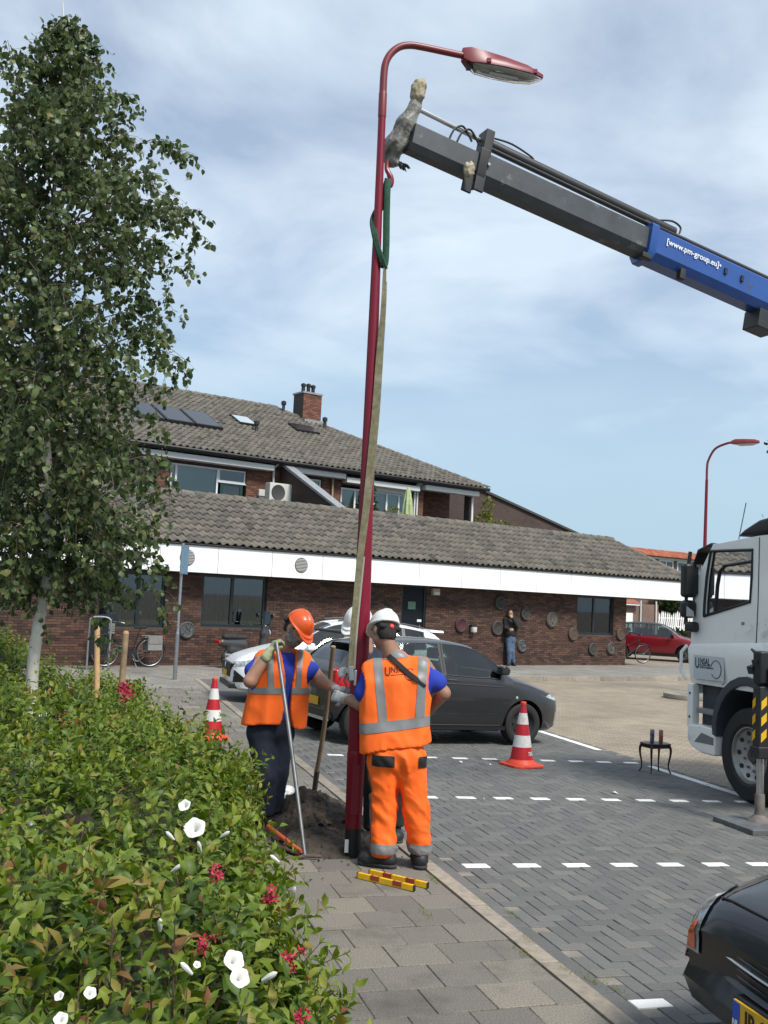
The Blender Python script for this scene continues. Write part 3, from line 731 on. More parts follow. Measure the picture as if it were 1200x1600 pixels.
def roof_item(name, s, into, w, l, m_, h=.07, frame=None, fm=None):
    M = Matrix.Translation((s, into, roofz(into)+.06)) @ Matrix.Rotation(pt, 4, 'X')
    o = MB().box(-w/2, w/2, 0, l, 0, h).xf(M).build(name, m_, UB)
    if frame:
        MB().box(-w/2+.06, w/2-.06, .06, l-.06, h+.001, h+.006).xf(M).build('pane', fm, o)
    return o
M_pv = mat('solar_cell', (0.012, 0.014, 0.02), .22, spec=.6)
for k in range(3): roof_item('solar_panel', 12.9+k*1.06, 7.55, 1.0, 1.6, M_gut, .12, True, M_pv)
M_skyl = mat('skylight_glass', (0.35, 0.40, 0.42), .12)
roof_item('skylight', 17.05, 8.6, .75, .9, M_gut, .09, True, M_skyl); roof_item('skylight', 19.75, 8.85, 1.0, .8, M_gut, .09, True, M_pv)
for s_, i_, h_ in ((17.12, 8.1, .42), (21.02, 9.75, .5), (20.02, 11.3, .45)):
    MB().lathe([(.11, -.05), (.06, .1), (.06, h_-.14), (.1, h_-.13), (.1, h_), (.02, h_+.04)], (s_, i_, roofz(i_)), n=12, cap=True).build('roof_vent', M_gut, UB, smooth=True)
# terrace things on the roof between
def ac_unit():
    r = root('air_conditioner', 'white air conditioner outdoor unit on the roof terrace', 'air conditioner', FC(16.55, 5.3, 4.86), FAC_RZ)
    MB().box(-.42, .42, -.16, .16, 0, .62).build('casing', mat('ac_white', (0.55, 0.55, 0.50), .5), r, bevel=.02)
    MB().lathe([(.001, -.165), (.22, -.165), (.25, -.175), (.26, -.158)], (-.1, 0, .31), 'y', 24).build('fan_grille', mat('ac_dark', (0.05, 0.05, 0.05), .6), r, smooth=True)
    for x in (-.3, .3): MB().box(x-.03, x+.03, -.16, .16, -1.46, 0).build('leg', M_wb, r)
    MB().box(.44, .54, -.1, .1, .35, .5).build('valve_cover', MATS['ac_white'], r, bevel=.01)
ac_unit()
mb_ = root('meter_box', 'small cream box on the upper brick wall beside the air conditioner', 'box', FC(16.25, 5.94, 5.08), FAC_RZ)
MB().box(-.11, .11, -.08, .06, 0, .22).build('casing', MATS['ac_white'], mb_, bevel=.008); MB().box(-.1, .1, -.06, .06, -.25, -.003).build('bracket', MATS['vent_dark'], mb_)
pr = root('folded_parasol', 'closed pale green parasol standing on the roof terrace', 'parasol', FC(21.2, 4.4, 3.4), FAC_RZ)
MB().tube([(0, 0, 0), (0, 0, 2.35)], .02, 8).build('pole', M_wb, pr)
def paraf(P):
    a = np.arctan2(P[..., 1], P[..., 0]); r_ = np.hypot(P[..., 0], P[..., 1]); z = P[..., 2]
    w = np.interp(z, [.9, 1.0, 1.3, 1.9, 2.25, 2.4], [.10, .17, .19, .14, .08, .03])*(1+.22*np.sin(7*a))
    return np.maximum(np.maximum((r_-w)*.7, .95-z), z-2.4)
sdf_obj('canopy', paraf, (-.3, -.3, .85), (.3, .3, 2.5), .03, mat('pale_green_cloth', (0.36, 0.43, 0.22), .9, var=.15, vscale=12), pr)
# ---- gable-end brick building further back
GB = root('brick_gable_building', 'plain brick gable with one long sloping edge behind the flats', 'building', FAC_O, FAC_RZ)
M_gable = brick_mat('gable_brick', (0.075, 0.045, 0.035), (0.055, 0.034, 0.028), (0.05, 0.044, 0.038), .22, .0625, frame='xz')
MB().prism([(26, 0), (26, 6.95), (27.5, 6.95), (35.6, 5.0), (35.6, 0)], 9, 16, 'y').build('wall', M_gable, GB)
MB().prism([(26, 6.96), (27.5, 6.96), (35.75, 4.98), (35.75, 5.08), (27.5, 7.06), (26, 7.06)], 8.9, 16.2, 'y').build('roof', MATS['roof_under'], GB)
# ---- orange-roofed houses far right
OH = root('orange_roof_house', 'distant house with orange tile roof and white window frames', 'house', FC(50, 20), FAC_RZ)
M_hb = brick_mat('house_brick', (0.20, 0.12, 0.09), (0.16, 0.10, 0.075), (0.15, 0.13, 0.11), .22, .0625, frame='xz')
MB().box(-2, 12, 0, 8, -.1, 5.5).build('wall', M_hb, OH)
ro = MB(); ro.add([(-2.4, -.5, 5.52), (12.4, -.5, 5.52), (12.4, 4, 8.2), (-2.4, 4, 8.2), (-2.4, 8.5, 5.52), (12.4, 8.5, 5.52)], [(0, 1, 2, 3), (3, 2, 5, 4), (0, 3, 4), (1, 5, 2), (0, 4, 5, 1)])
ro = MB(); ro.add([(-2.4, -.5, 5.52), (12.4, -.5, 5.52), (12.4, 1.2, 6.02), (-2.4, 1.2, 6.02), (-2.4, 8.5, 5.53), (12.4, 8.5, 5.53)], [(0, 1, 2, 3), (3, 2, 5, 4), (0, 3, 4), (1, 5, 2), (0, 4, 5, 1)])
ro.build('roof', mat('orange_tile', (0.28, 0.085, 0.045), .85, var=.25, vscale=3), OH)
M_ot = mat('orange_pantile', (0.30, 0.09, 0.045), .85, rnd=.3)
otm = fast_mesh('roof_tile', np.array([(-.14, 0, .03), (-.05, 0, .0), (.05, 0, .07), (.14, 0, .04), (-.14, .38, .02), (-.05, .38, -.01), (.05, .38, .05), (.14, .38, .02), (-.14, 0, -.03), (.14, 0, -.03)]), np.array([(0, 1, 5, 4), (1, 2, 6, 5), (2, 3, 7, 6), (8, 9, 3, 0)]), M_ot)
pa = math.atan2(.50, 1.7)
for r_ in range(5):
    for k in range(40): link('roof_tile', otm, OH, (.2+k*.28, -.55+r_*.37*math.cos(pa), 5.55+r_*.37*math.sin(pa)), (pa, 0, 0))
for k in range(5):
    x0 = .4+k*1.9
    f = frame_mb(x0, x0+1.5, 4.0, 5.35, -.06, .0, .1).box(x0+.7, x0+.8, -.058, -.002, 4.1, 5.25).build('window', M_wfr, OH); MB().box(x0+.08, x0+1.42, -.03, -.02, 4.05, 5.3).build('pane', mat('far_pane', (0.10, 0.13, 0.15), .1), f)
MB().box(-2, 12, -.12, -.07, 5.36, 5.5).build('fascia', M_wfr, OH)
GA = root('brick_garage', 'small brick outbuilding with white door seen under the canopy', 'garage', FC(44, 16), FAC_RZ)
MB().box(0, 5.3, 0, 6, -.12, 2.3).build('wall', M_hb, GA)
MB().box(-.2, 3.2, -.35, -.02, 2.2, 2.3).build('eave_board', M_wfr, GA)
MB().add([(-.3, -.4, 2.31), (3.3, -.4, 2.31), (3.3, 3, 3.6), (-.3, 3, 3.6)], [(0, 1, 2, 3)]).build('roof', MATS['orange_tile'], GA)
MB().box(2.1, 2.95, -.05, .0, -.1, 1.75).build('door', mat('white_door', (0.75, 0.74, 0.70), .5), GA)
for x in (3.6, 5.0): MB().tube([(x, -.08, -.1), (x, -.08, 2.5)], .05, 8).build('downpipe', M_wb, GA, smooth=True)
# white picket fence, each picket its own board
FE = root('picket_fence', 'white picket fence with leaning boards beyond the red car', 'fence', FC(49.6, 16.6), FAC_RZ)
pk = MB().prism([(-.055, .9), (.055, .9), (.055, 1.75), (0, 1.9), (-.055, 1.75)], -.012, .012, 'y').mesh('picket', mat('fence_white', (0.78, 0.77, 0.74), .6))
for k in range(46): link('picket', pk, FE, (k*.19, random.gauss(0, .01), random.gauss(.0, .05)), (0, .12 if k < 20 else -.1, 0))
for z in (1.0, 1.5): MB().box(-.1, 8.8, .014, .06, z, z+.07).build('rail', MATS['fence_white'], FE)
for k in range(5): MB().box(k*2.15, k*2.15+.09, .062, .15, -.12, 1.6).build('post', MATS['fence_white'], FE)
# wheelie bin by the garage
wb_ = root('wheelie_bin', 'dark blue grey wheelie bin by the brick outbuilding', 'bin', FC(46.6, 14.9, -.12), FAC_RZ)
MB().loft([[(-.24, -.26, .08), (.24, -.26, .08), (.24, .26, .08), (-.24, .26, .08)], [(-.3, -.36, 1.0), (.3, -.36, 1.0), (.3, .36, 1.0), (-.3, .36, 1.0)]]).build('body', mat('bin_plastic', (0.02, 0.035, 0.045), .5), wb_, bevel=.02)
MB().box(-.32, .32, -.39, .4, 1.003, 1.07).build('lid', mat('bin_lid', (0.03, 0.07, 0.09), .5), wb_, bevel=.02)
for x in (-.27, .27): MB().lathe([(.001, -.03), (.1, -.03), (.1, .03), (.001, .03)], (x, .3, .1), 'x', 14).build('wheel', M_gut, wb_)

# ---- things on the brick wall: stone discs, lamps
M_disc = [mat('disc_grey', (0.085, 0.078, 0.065), .8, var=.5, vscale=14), mat('disc_dark', (0.034, 0.032, 0.028), .8, var=.5, vscale=10), mat('disc_red', (0.06, 0.014, 0.016), .7, var=.3), mat('disc_brown', (0.075, 0.045, 0.03), .8, var=.4, vscale=16), mat('disc_blue', (0.075, 0.08, 0.083), .6, var=.6, vscale=12)]
discs = [(11.07, .87, .215, 4, 'mottled blue grey stone disc low on the wall beside the sign post'), (21.61, 1.93, .22, 1, 'dark round disc highest on the brick wall above the standing man'), (20.05, 1.2, .23, 2, 'dark red round disc on the brick wall right of the green door'),
         (21.54, 1.15, .24, 1, 'dark round disc on the wall just left of the standing man'), (22.72, 1.62, .2, 1, 'dark round disc on the wall partly behind the standing man'), (23.92, 1.46, .26, 0, 'large pale carved disc on the wall right of the standing man'), (24.92, 1.02, .22, 3, 'round tan disc on the wall just left of the right hand window'),
         (25.89, .54, .21, 1, 'grey disc below the left edge of the right hand window'), (26.79, .55, .2, 0, 'pale pitted disc low on the wall below the right hand window'), (27.25, 1.05, .2, 3, 'brown disc at the right hand corner of the brick wall'), (22.62, .6, .2, 4, 'pale round disc low on the wall behind the legs of the standing man')]
for s_, z_, r_, c_, lb in discs:
    o = root('wall_disc', lb, 'wall disc', FC(s_, -.013, z_), FAC_RZ, 'round discs on the brick wall')
    MB().lathe([(.001, -.05), (r_*.7, -.052), (r_*.75, -.06), (r_*.94, -.055), (r_, -.04), (r_, .0)], ax='y', n=28).build('plate', M_disc[c_], o, smooth=True)
    rl = MB(); rl.tube([(r_*.85*math.cos(t), -.056, r_*.85*math.sin(t)) for t in np.linspace(0, 6.283, 25)], .012, 6, False)
    if c_ in (0, 4):
        for k in range(9):
            q = random.uniform(0, 6.28); u = random.uniform(.1, .6)*r_; rl.lathe([(.001, -.064), (.02, -.06), (.024, -.05)], (u*math.cos(q), 0, u*math.sin(q)), 'y', 8)
    rl.build('relief', M_disc[(c_+1) % 2], o, smooth=True)
wl = root('wall_lamp', 'small white and dark wall lamp beside the dark red disc', 'wall lamp', FC(20.5, -.013, 1.0), FAC_RZ)
MB().box(-.1, .1, -.14, 0, .16, .22).build('cap', M_gut, wl, bevel=.01); MB().lathe([(.085, 0), (.1, .03), (.1, .158)], (0, -.1, 0), n=16, cap=True).build('diffuser', mat('opal', (0.6, 0.58, 0.54), .4), wl, smooth=True)
dl = root('door_lamp', 'cream box lamp high on the wall right of the green door', 'wall lamp', FC(18.98, -.013, 2.06), FAC_RZ)
MB().box(-.13, .13, -.12, 0, 0, .2).build('casing', mat('cream_box', (0.36, 0.33, 0.28), .6), dl, bevel=.015); MB().box(-.1, .1, -.13, -.12, .02, .1).build('lens', MATS['opal'], dl)
# ================================================================== lamp post being set, sling, strap
M_red = mat('wine_red_paint', (0.175, 0.004, 0.018), 0.42, spec=.35, coat=0.08, var=.06, vscale=3)
M_redm = mat('wine_red_arm', (0.17, 0.018, 0.024), 0.42, var=.12, vscale=10)
M_blk = mat('black_steel', (0.018, 0.018, 0.019), 0.5, var=.3, vscale=12)
M_rub = mat('rubber', (0.016, 0.016, 0.016), 0.75, var=.2, vscale=20)
M_steel = mat('galvanised', (0.34, 0.35, 0.36), 0.45, 0.9, var=.15, vscale=8)
def smooth_pts(P, n=6):
    P = [np.asarray(p, float) for p in P]; out = []
    for i in range(len(P)-1):
        p0, p1, p2, p3 = P[max(i-1, 0)], P[i], P[i+1], P[min(i+2, len(P)-1)]
        for t in np.linspace(0, 1, n, endpoint=False): out.append(.5*((2*p1)+(p2-p0)*t+(2*p0-5*p1+4*p2-p3)*t*t+(3*p1-p0-3*p2+p3)*t**3))
    out.append(P[-1]); return out
PB = np.array([-.115, 7.56, 0.0]); LEAN = np.array([-.008, 0, 1.0])
def pole_c(z): return PB+LEAN*z
def pole_r(z): return .0615-.0098*(z-1.8)
LP = root('lamp_post', 'tall wine red lamp post hanging from the crane over the hole', 'lamp post', PB)
def ring(z, r, n=24): return [(LEAN[0]*z+r*math.cos(2*math.pi*k/n), r*math.sin(2*math.pi*k/n), z) for k in range(n)]
MB().loft([ring(-.55, .058), ring(.2, .0585)]).build('black_base', mat('bitumen_base', (0.01, 0.01, 0.011), .55, var=.2), LP, smooth=True)
MB().loft([ring(.2, .0605), ring(.70, .066), ring(.735, .0665), ring(.76, .062)]).build('base_section', M_red, LP, smooth=True)
zz = np.linspace(.762, 5.78, 12)
MB().loft([ring(z, max(.0615-.0098*(z-1.8), .0295) if z > .8 else .0625) for z in zz], cap=False).build('pole', M_red, LP, smooth=True)
MB().box(-.028, .028, -.0685, -.06, .30, .66).build('hatch', M_red, LP, bevel=.004)
MB().box(-.056, -.028, -.064, -.045, .035, .125).build('white_label', mat('label_white', (0.62, 0.64, 0.64), .5), LP)
ap = [(0, 5.76), (0, 5.95), (.012, 6.05), (.05, 6.13), (.115, 6.195), (.2, 6.228), (.3, 6.235), (.5, 6.235), (.67, 6.235)]
top = LEAN*5.8
arm_pts = smooth_pts([np.array([LEAN[0]*5.77, 0, 0])*1+RD*l+np.array([0, 0, z]) for l, z in ap], 5)
MB().tube(arm_pts, list(np.linspace(.0295, .0265, len(arm_pts))), 16).build('arm', M_redm, LP, smooth=True)
MB().loft([ring(5.60, .0315), ring(5.615, .0325), ring(5.79, .0325), ring(5.80, .0305)], cap=False).build('sleeve', M_redm, LP, smooth=True)
# luminaire: ridged housing above, clear bowl below
def hd(l, w, z): return top*np.array([1, 1, 0])+RD*l+CD*w+np.array([0, 0, z])
sect = [(.645, .035, 6.30, 6.20, .028), (.70, .062, 6.305, 6.165, .05), (.80, .085, 6.30, 6.165, .05), (1.0, .092, 6.285, 6.165, .045), (1.2, .08, 6.262, 6.165, .035), (1.3, .055, 6.236, 6.168, .02), (1.345, .02, 6.212, 6.176, .008)]
rg = []
for l, w, zt, zb, tw in sect:
    rg.append([hd(l, -w, zb), hd(l, -w, zb+.028), hd(l, -tw, zt-.012), hd(l, 0, zt), hd(l, tw, zt-.012), hd(l, w, zb+.028), hd(l, w, zb)])
hous = MB().loft(rg).build('luminaire', M_redm, LP, smooth=True, sharp=50)
bow = []
for l, w, d in ((.715, .058, .004), (.76, .072, .05), (.9, .08, .066), (1.1, .08, .064), (1.24, .062, .05), (1.325, .03, .01)):
    bow.append([hd(l, w*math.cos(t), 6.163-d*math.sin(t)) for t in np.linspace(0, math.pi, 11)])
MB().loft(bow, closed=False, cap=False).build('bowl', glass_mat('lamp_bowl', (0.75, 0.76, 0.74), .06), hous, smooth=True)
MB().loft([[hd(l, -w, 6.16), hd(l, w, 6.16), hd(l, w, 6.157), hd(l, -w, 6.157)] for l, w in ((.73, .06), (.9, .077), (1.1, .077), (1.28, .045))]).build('reflector', mat('reflector', (0.42, 0.42, 0.40), .35), hous)
MB().tube([hd(.88, 0, 6.13), hd(1.12, 0, 6.13)], .018, 10).build('bulb', mat('bulb', (0.7, 0.7, 0.68), .3), hous, smooth=True)
MB().box(-.02, .02, -.02, .02, -.035, .03).xf(Matrix.Translation(hd(.70, 0, 6.165))).build('latch', M_blk, hous)
for l in (.84, 1.25): MB().box(-.018, .018, -.012, .012, -.016, .016).xf(Matrix.Translation(hd(l, -.085 if l < 1 else -.066, 6.19))).build('clip', M_redm, hous)

def pdep(z): return float((pole_c(z)-EYE)@FW)
def along(pts, off=0.0): return [at(x, y, d+off) for x, y, d in pts]
def band(pts, w, t, name, m, parent, hint=None, tw=0.0):
    """flat webbing that faces the pole's front, through world points"""
    P = [np.asarray(p, float) for p in pts]; rings = []
    for i in range(len(P)):
        d = P[min(i+1, len(P)-1)]-P[max(i-1, 0)]; d /= np.linalg.norm(d)
        h = np.asarray(hint[i] if hint is not None else (0, -1, 0), float); s = np.cross(d, h); s /= np.linalg.norm(s)+1e-9; n = np.cross(s, d)
        ww = w[i] if hasattr(w, '__len__') else w
        rings.append([P[i]-s*ww/2-n*t/2, P[i]+s*ww/2-n*t/2, P[i]+s*ww/2+n*t/2, P[i]-s*ww/2+n*t/2])
    return MB().loft(rings).build(name, m, parent, world=True, bevel=t*.3)
M_grn = mat('green_sling', (0.012, 0.06, 0.032), .85, var=.35, vscale=45, bump=.4, bscale=120)
SLg = root('lifting_sling', 'dark green round sling choked round the lamp post under the hook', 'sling', at(606, 285, 7.86))
d5 = pdep(4.8)
leg1 = smooth_pts([at(607, 281, d5+.09), at(605, 300, d5+.03), at(604, 340, d5-.0), at(603.5, 380, d5-.03), at(602, 409, d5-.055), at(599, 417, d5-.07)])
leg2 = smooth_pts([at(606, 281, d5+.11), at(602, 296, d5+.10), at(596, 318, d5+.075), at(586.5, 335, d5+.035), at(582.5, 348, d5-.0), at(585, 366, d5-.045), at(590, 388, d5-.065), at(596, 405, d5-.075), at(600, 417, d5-.075)])
MB().tube(leg1, .026, 10, flat=.55).build('leg', M_grn, SLg, world=True, smooth=True)
for o_ in (-.014, .004, .02): MB().tube([p+np.array([o_, -.004*o_/.02, -.75*o_]) for p in leg2], .0155, 10, flat=.7).build('choke_strand', M_grn, SLg, world=True, smooth=True)
MB().tube([p+np.array([-.012, .02, 0]) for p in leg1], .015, 8, flat=.6).build('leg', M_grn, SLg, world=True, smooth=True)
M_kh = mat('khaki_webbing', (0.17, 0.155, 0.09), .9, var=.3, vscale=25, bump=.3, bscale=150, wear=((0.30, 0.28, 0.2), 6, .55, .2))
SR = root('ratchet_strap', 'long khaki webbing strap running down the front of the lamp post', 'strap', at(550, 1050, 7.3))
sp = [(601.5, 412, 4.4), (600.5, 440, 4.3), (598.5, 490, 4.05), (593, 560, 3.7), (587.5, 640, 3.3), (580, 720, 2.92), (571.5, 800, 2.52), (563, 870, 2.18), (557, 930, 1.9), (551.5, 990, 1.6), (548, 1045, 1.34)]
SPT = smooth_pts([at(x, y, pdep(z)-pole_r(z)-.012) for x, y, z in sp], 4)
wid = np.interp(np.linspace(0, 1, len(SPT)), [0, .06, .15, .3, .45, .7, .85, 1], [.018, .026, .036, .056, .062, .05, .045, .04])
band(SPT, wid, .006, 'webbing', M_kh, SR)
band(smooth_pts([at(x+2.5, y, pdep(z)-pole_r(z)-.004) for x, y, z in sp[1:4]], 3), .02, .005, 'webbing_tail', mat('pale_webbing', (0.33, 0.32, 0.27), .9), SR)
band(smooth_pts([at(596-(y-800)*.2, y, 7.42) if False else at(x+5.5, y, pdep(z)-pole_r(z)-.004) for x, y, z in sp[7:]], 3), .018, .004, 'webbing_tail', MATS['pale_webbing'], SR)
rt = MB(); c_ = at(549, 1052, 7.28)
rt.obox(c_, (.018, 0, .004), (0, .03, 0), (-.006, 0, .05)).obox(c_+np.array([.03, -.01, -.03]), (.01, 0, 0), (0, .02, 0), (0, 0, .055)); rt.build('ratchet', M_steel, SR, world=True, bevel=.004)
MB().tube([c_+np.array([-.03, 0, .0]), c_+np.array([-.05, 0, -.05]), c_+np.array([-.02, -.0, -.11])], .008, 8).build('hook', M_redm, SR, world=True, smooth=True)

def nz0(v): v = np.asarray(v, float); return v/np.linalg.norm(v)
# ================================================================== crane truck
TR = root('crane_truck', 'white crane truck cab with blue and grey boom reaching over the lamp post', 'truck', KB(4.4, 0, 0), KERB_RZ)
M_cab = mat('cab_white', (0.86, 0.865, 0.82), 0.35, coat=.25, var=.05, vscale=1.5, wear=((0.40, 0.39, 0.35), 2.5, .58, .2))
M_pl = mat('grey_plastic', (0.045, 0.05, 0.058), .55, var=.12)
M_bp = mat('black_plastic', (0.012, 0.012, 0.013), .4, var=.2)
outer = [(10.40, 1.07), (9.30, 1.07), (8.35, 1.07), (8.35, 2.76), (9.2, 2.74), (10.02, 2.68), (10.32, 2.3), (10.43, 1.6)]
inner = [(10.17, 1.85), (9.75, 1.94), (9.33, 2.03), (9.31, 2.3), (9.30, 2.59), (10.06, 2.60), (10.13, 2.3), (10.165, 2.0)]
def side_panel(x0, x1):
    m = MB(); n = 8; V = [(x, a, z) for x in (x0, x1) for a, z in outer]+[(x, a, z) for x in (x0, x1) for a, z in inner]; F = []
    for i in range(n):
        j = (i+1) % n
        F += [(i, j, 2*n+j, 2*n+i), (n+i, n+j, 3*n+j, 3*n+i), (i, j, n+j, n+i), (2*n+i, 2*n+j, 3*n+j, 3*n+i)]
    return m.add(V, F)
cabp = side_panel(0.0, .06).build('cab_side', M_cab, TR, bevel=.012)
side_panel(2.26, 2.32).build('cab_side', M_cab, TR, bevel=.012)
fr = MB().loft([[(x, a, z) for x in ((.061, 2.259) if True else 0) for a, z in ()] or [(.061, a, z), (2.259, a, z), (2.259, a-.06, z), (.061, a-.06, z)] for a, z in ((10.42, .95), (10.46, 1.55), (10.41, 1.9))]).build('front_panel', M_cab, TR, bevel=.02)
MB().loft([[(.061, a, z), (2.259, a, z), (2.259, a-.02, z), (.061, a-.02, z)] for a, z in ((10.40, 1.905), (10.30, 2.35), (10.10, 2.66))]).build('windscreen', M_gcar, TR)
MB().loft([[(.061, a, z), (2.259, a, z), (2.259, a, z-.05), (.061, a, z-.05)] for a, z in ((10.05, 2.685), (9.2, 2.745), (8.36, 2.765))]).build('roof', M_cab, TR, bevel=.02)
MB().box(.061, 2.259, 8.355, 8.40, 1.07, 2.71).build('rear_wall', M_cab, TR); MB().box(.061, 2.259, 8.41, 10.35, 1.07, 1.15).build('floor', M_bp, TR)
# door seams, crease and handle of the left door
dr = MB()
for a, z0, z1 in ((9.20, 1.42, 2.72),): dr.tube([(-.001, a+.03, z0), (-.001, a, 2.0), (-.001, a-.01, z1)], .006, 6)
dr.tube([(-.001, 9.23, 1.42), (-.001, 9.45, 1.25), (-.001, 9.8, 1.1)], .006, 6)
dr.build('door_seam', M_blk, cabp)
MB().add([(-.035, 10.42, 1.33), (-.035, 8.36, 1.42), (-.045, 8.36, 1.55), (-.04, 10.43, 1.47), (-.002, 10.435, 1.52), (-.002, 8.36, 1.65), (-.002, 10.42, 1.09), (-.002, 8.36, 1.09)], [(0, 1, 2, 3), (3, 2, 5, 4), (6, 7, 1, 0), (6, 0, 3, 4), (7, 5, 2, 1)]).build('door_bulge', M_cab, cabp, bevel=.012)
wf = MB(); n = 8
wf.tube([(-.002, a, z) for a, z in inner+inner[:1]], .018, 6, False); wf.build('window_seal', M_bp, cabp)
wf = MB().tube([(.02, 9.985, 1.9), (.02, 9.96, 2.2), (.02, 9.92, 2.36), (.02, 9.82, 2.43), (.02, 9.31, 2.47)], .018, 8).build('window_bar', M_bp, cabp, smooth=True)
MB().add([(.025, a, z) for a, z in inner], [tuple(range(8))]).build('window', M_gcar, cabp); MB().add([(2.285, a, z) for a, z in inner], [tuple(range(8))]).build('window', M_gcar, TR)
MB().box(-.055, -.037, 9.30, 9.40, 1.96-.25, 1.99-.25).xf(Matrix.Translation((0, .0, 0))).build('model_number_plate', M_cab, cabp)
# lettering on the door: sticker, letters, ring
stk = MB().add([(-.0385, 10.30, 1.13), (-.0385, 9.72, 1.14), (-.0405, 9.72, 1.405), (-.0405, 10.30, 1.40)], [(0, 1, 2, 3)]).build('sticker', mat('sticker_white', (0.55, 0.58, 0.60), .35), cabp)
M_ltr = mat('dark_lettering', (0.02, 0.02, 0.045), .5); M_ltr2 = mat('maroon_lettering', (0.12, 0.012, 0.03), .5)
def side_text(txt, size, a, z, m, par, x=-.0425, sx=1.0, bold=.0):
    me = text_mesh(txt, size, m, 'lettering', sx, bold); o = link('lettering', me, par); o.matrix_local = Matrix.Translation((x, a, z)) @ Matrix(((0, 0, -1, 0), (-1, 0, 0, 0), (0, 1, 0, 0), (0, 0, 0, 1))); return o
side_text('U', .17, 10.225, 1.305, M_ltr, cabp, sx=.72, bold=.003); side_text('NSAL', .10, 10.075, 1.333, M_ltr, cabp, sx=.78, bold=.0015); side_text('INFRATECHNIEK B.V.', .030, 10.04, 1.268, M_ltr, cabp, sx=.95)
MB().box(-.043, -.0415, 9.955, 10.185, 1.288, 1.297).build('lettering', M_ltr, cabp)
MB().tube([(-.0425, 9.865+.095*math.cos(t), 1.262+.098*math.sin(t)) for t in np.linspace(.38, 5.65, 34)], .0045, 6).build('emblem_ring', M_ltr2, cabp)
side_text('30', .05, 9.45, 1.79, M_ltr, cabp, x=-.006, sx=1.2)
# visor, roof spoiler, mirrors, aerial
MB().loft([[(x, 10.06, 2.70), (x, 10.33, 2.63), (x, 10.42, 2.46), (x, 10.40, 2.45), (x, 10.30, 2.60), (x, 10.06, 2.66)] for x in (.0, 2.3)]).build('sun_visor', M_bp, TR, bevel=.01)
MB().loft([[(x, 9.58, 2.745), (x, 9.45, 2.82), (x, 9.2, 2.91), (x, 8.6, 2.98), (x, 8.4, 2.80)] for x in (-.01, 2.33)]).build('roof_deflector', M_blk, TR, bevel=.03)
MB().tube([(.05, 9.62, 2.72), (.05, 9.5, 3.12)], .006, 6).build('aerial', M_steel, TR)
mr_ = MB().box(-.17, .0, 10.30, 10.43, 2.06, 2.46).build('mirror', M_bp, TR, bevel=.04, seg=3)
MB().box(-.16, -.01, 10.284, 10.298, 2.10, 2.42).build('mirror_glass', mat('mirror_glass', (0.012, 0.012, 0.013), .5), mr_)  # glass painted near black: its dark reflection is put into the colour
mr2 = MB().box(-.17, -.0, 10.30, 10.44, 1.82, 2.03).build('mirror', M_bp, TR, bevel=.05, seg=3)
MB().add([(-.155, 10.292, 1.84), (-.05, 10.292, 1.84), (-.06, 10.292, 1.90), (-.155, 10.292, 1.96)], [(0, 1, 2, 3)]).build('mirror_glass', mat('mirror_bright', (0.5, 0.5, 0.48), .15), mr2)
MB().tube([(-.06, 10.38, 2.6), (-.09, 10.40, 2.3), (-.09, 10.40, 1.75), (.02, 10.33, 1.72)], .022, 8).build('mirror_arm', M_bp, TR, smooth=True); MB().box(-.12, .0, 10.25, 10.4, 1.66, 1.78).build('mirror_foot', M_bp, TR, bevel=.03)
# front grab rail, corner panel, step, bumper, wheel arch
MB().tube([(-.02, 10.47, 1.5), (-.06, 10.52, 1.42), (-.06, 10.53, 1.2), (-.02, 10.47, 1.1)], .02, 8).build('grab_rail', M_cab, TR, smooth=True)
MB().box(-.02, .08, 10.34, 10.45, .56, 1.06).build('corner_panel', M_cab, TR, bevel=.015)
for z in (.95, .68): MB().lathe([(.001, -.004), (.014, -.004), (.016, .004)], (-.022, 10.39, z), 'x', 10).build('bolt', M_blk, TR)
MB().box(.12, .2, 9.9, 10.34, .5, 1.06).build('step_well', M_pl, TR); MB().box(-.01, .119, 9.92, 10.28, .74, .80).build('step', mat('step_grey', (0.22, 0.22, 0.21), .5), TR, bevel=.01)
bmp = MB().loft([[(-.03, a, z0), (-.03, a, z1), (.25, a, z1), (.25, a, z0)] for a, z0, z1 in ((9.885, .30, .60), (10.15, .30, .61), (10.33, .35, .60), (10.42, .42, .58))]).build('bumper', M_cab, TR, bevel=.02)
MB().add([(-.0335, 10.27, .41), (-.0335, 9.90, .42), (-.0335, 9.90, .50), (-.0335, 10.13, .53)], [(0, 1, 2, 3)]).build('bumper_step', mat('tread_plate', (0.17, 0.18, 0.18), .5, var=.3, vscale=60), bmp)
MB().box(.251, 2.3, 10.2, 10.48, .3, .95).build('bumper_front', M_cab, TR, bevel=.03)
arc = []
for t in np.linspace(-.15, math.pi+.15, 15):
    c, s_ = math.cos(t), math.sin(t); arc.append([(-.03, 9.34+.61*c, .62+.61*s_), (-.03, 9.34+.53*c, .60+.53*s_), (.42, 9.34+.53*c, .60+.53*s_), (.42, 9.34+.61*c, .62+.61*s_)])
MB().loft(arc).build('wheel_arch', M_pl, TR, bevel=.01)
MB().box(.43, 2.0, 8.6, 10.1, .5, 1.06).build('engine_tunnel', M_blk, TR)
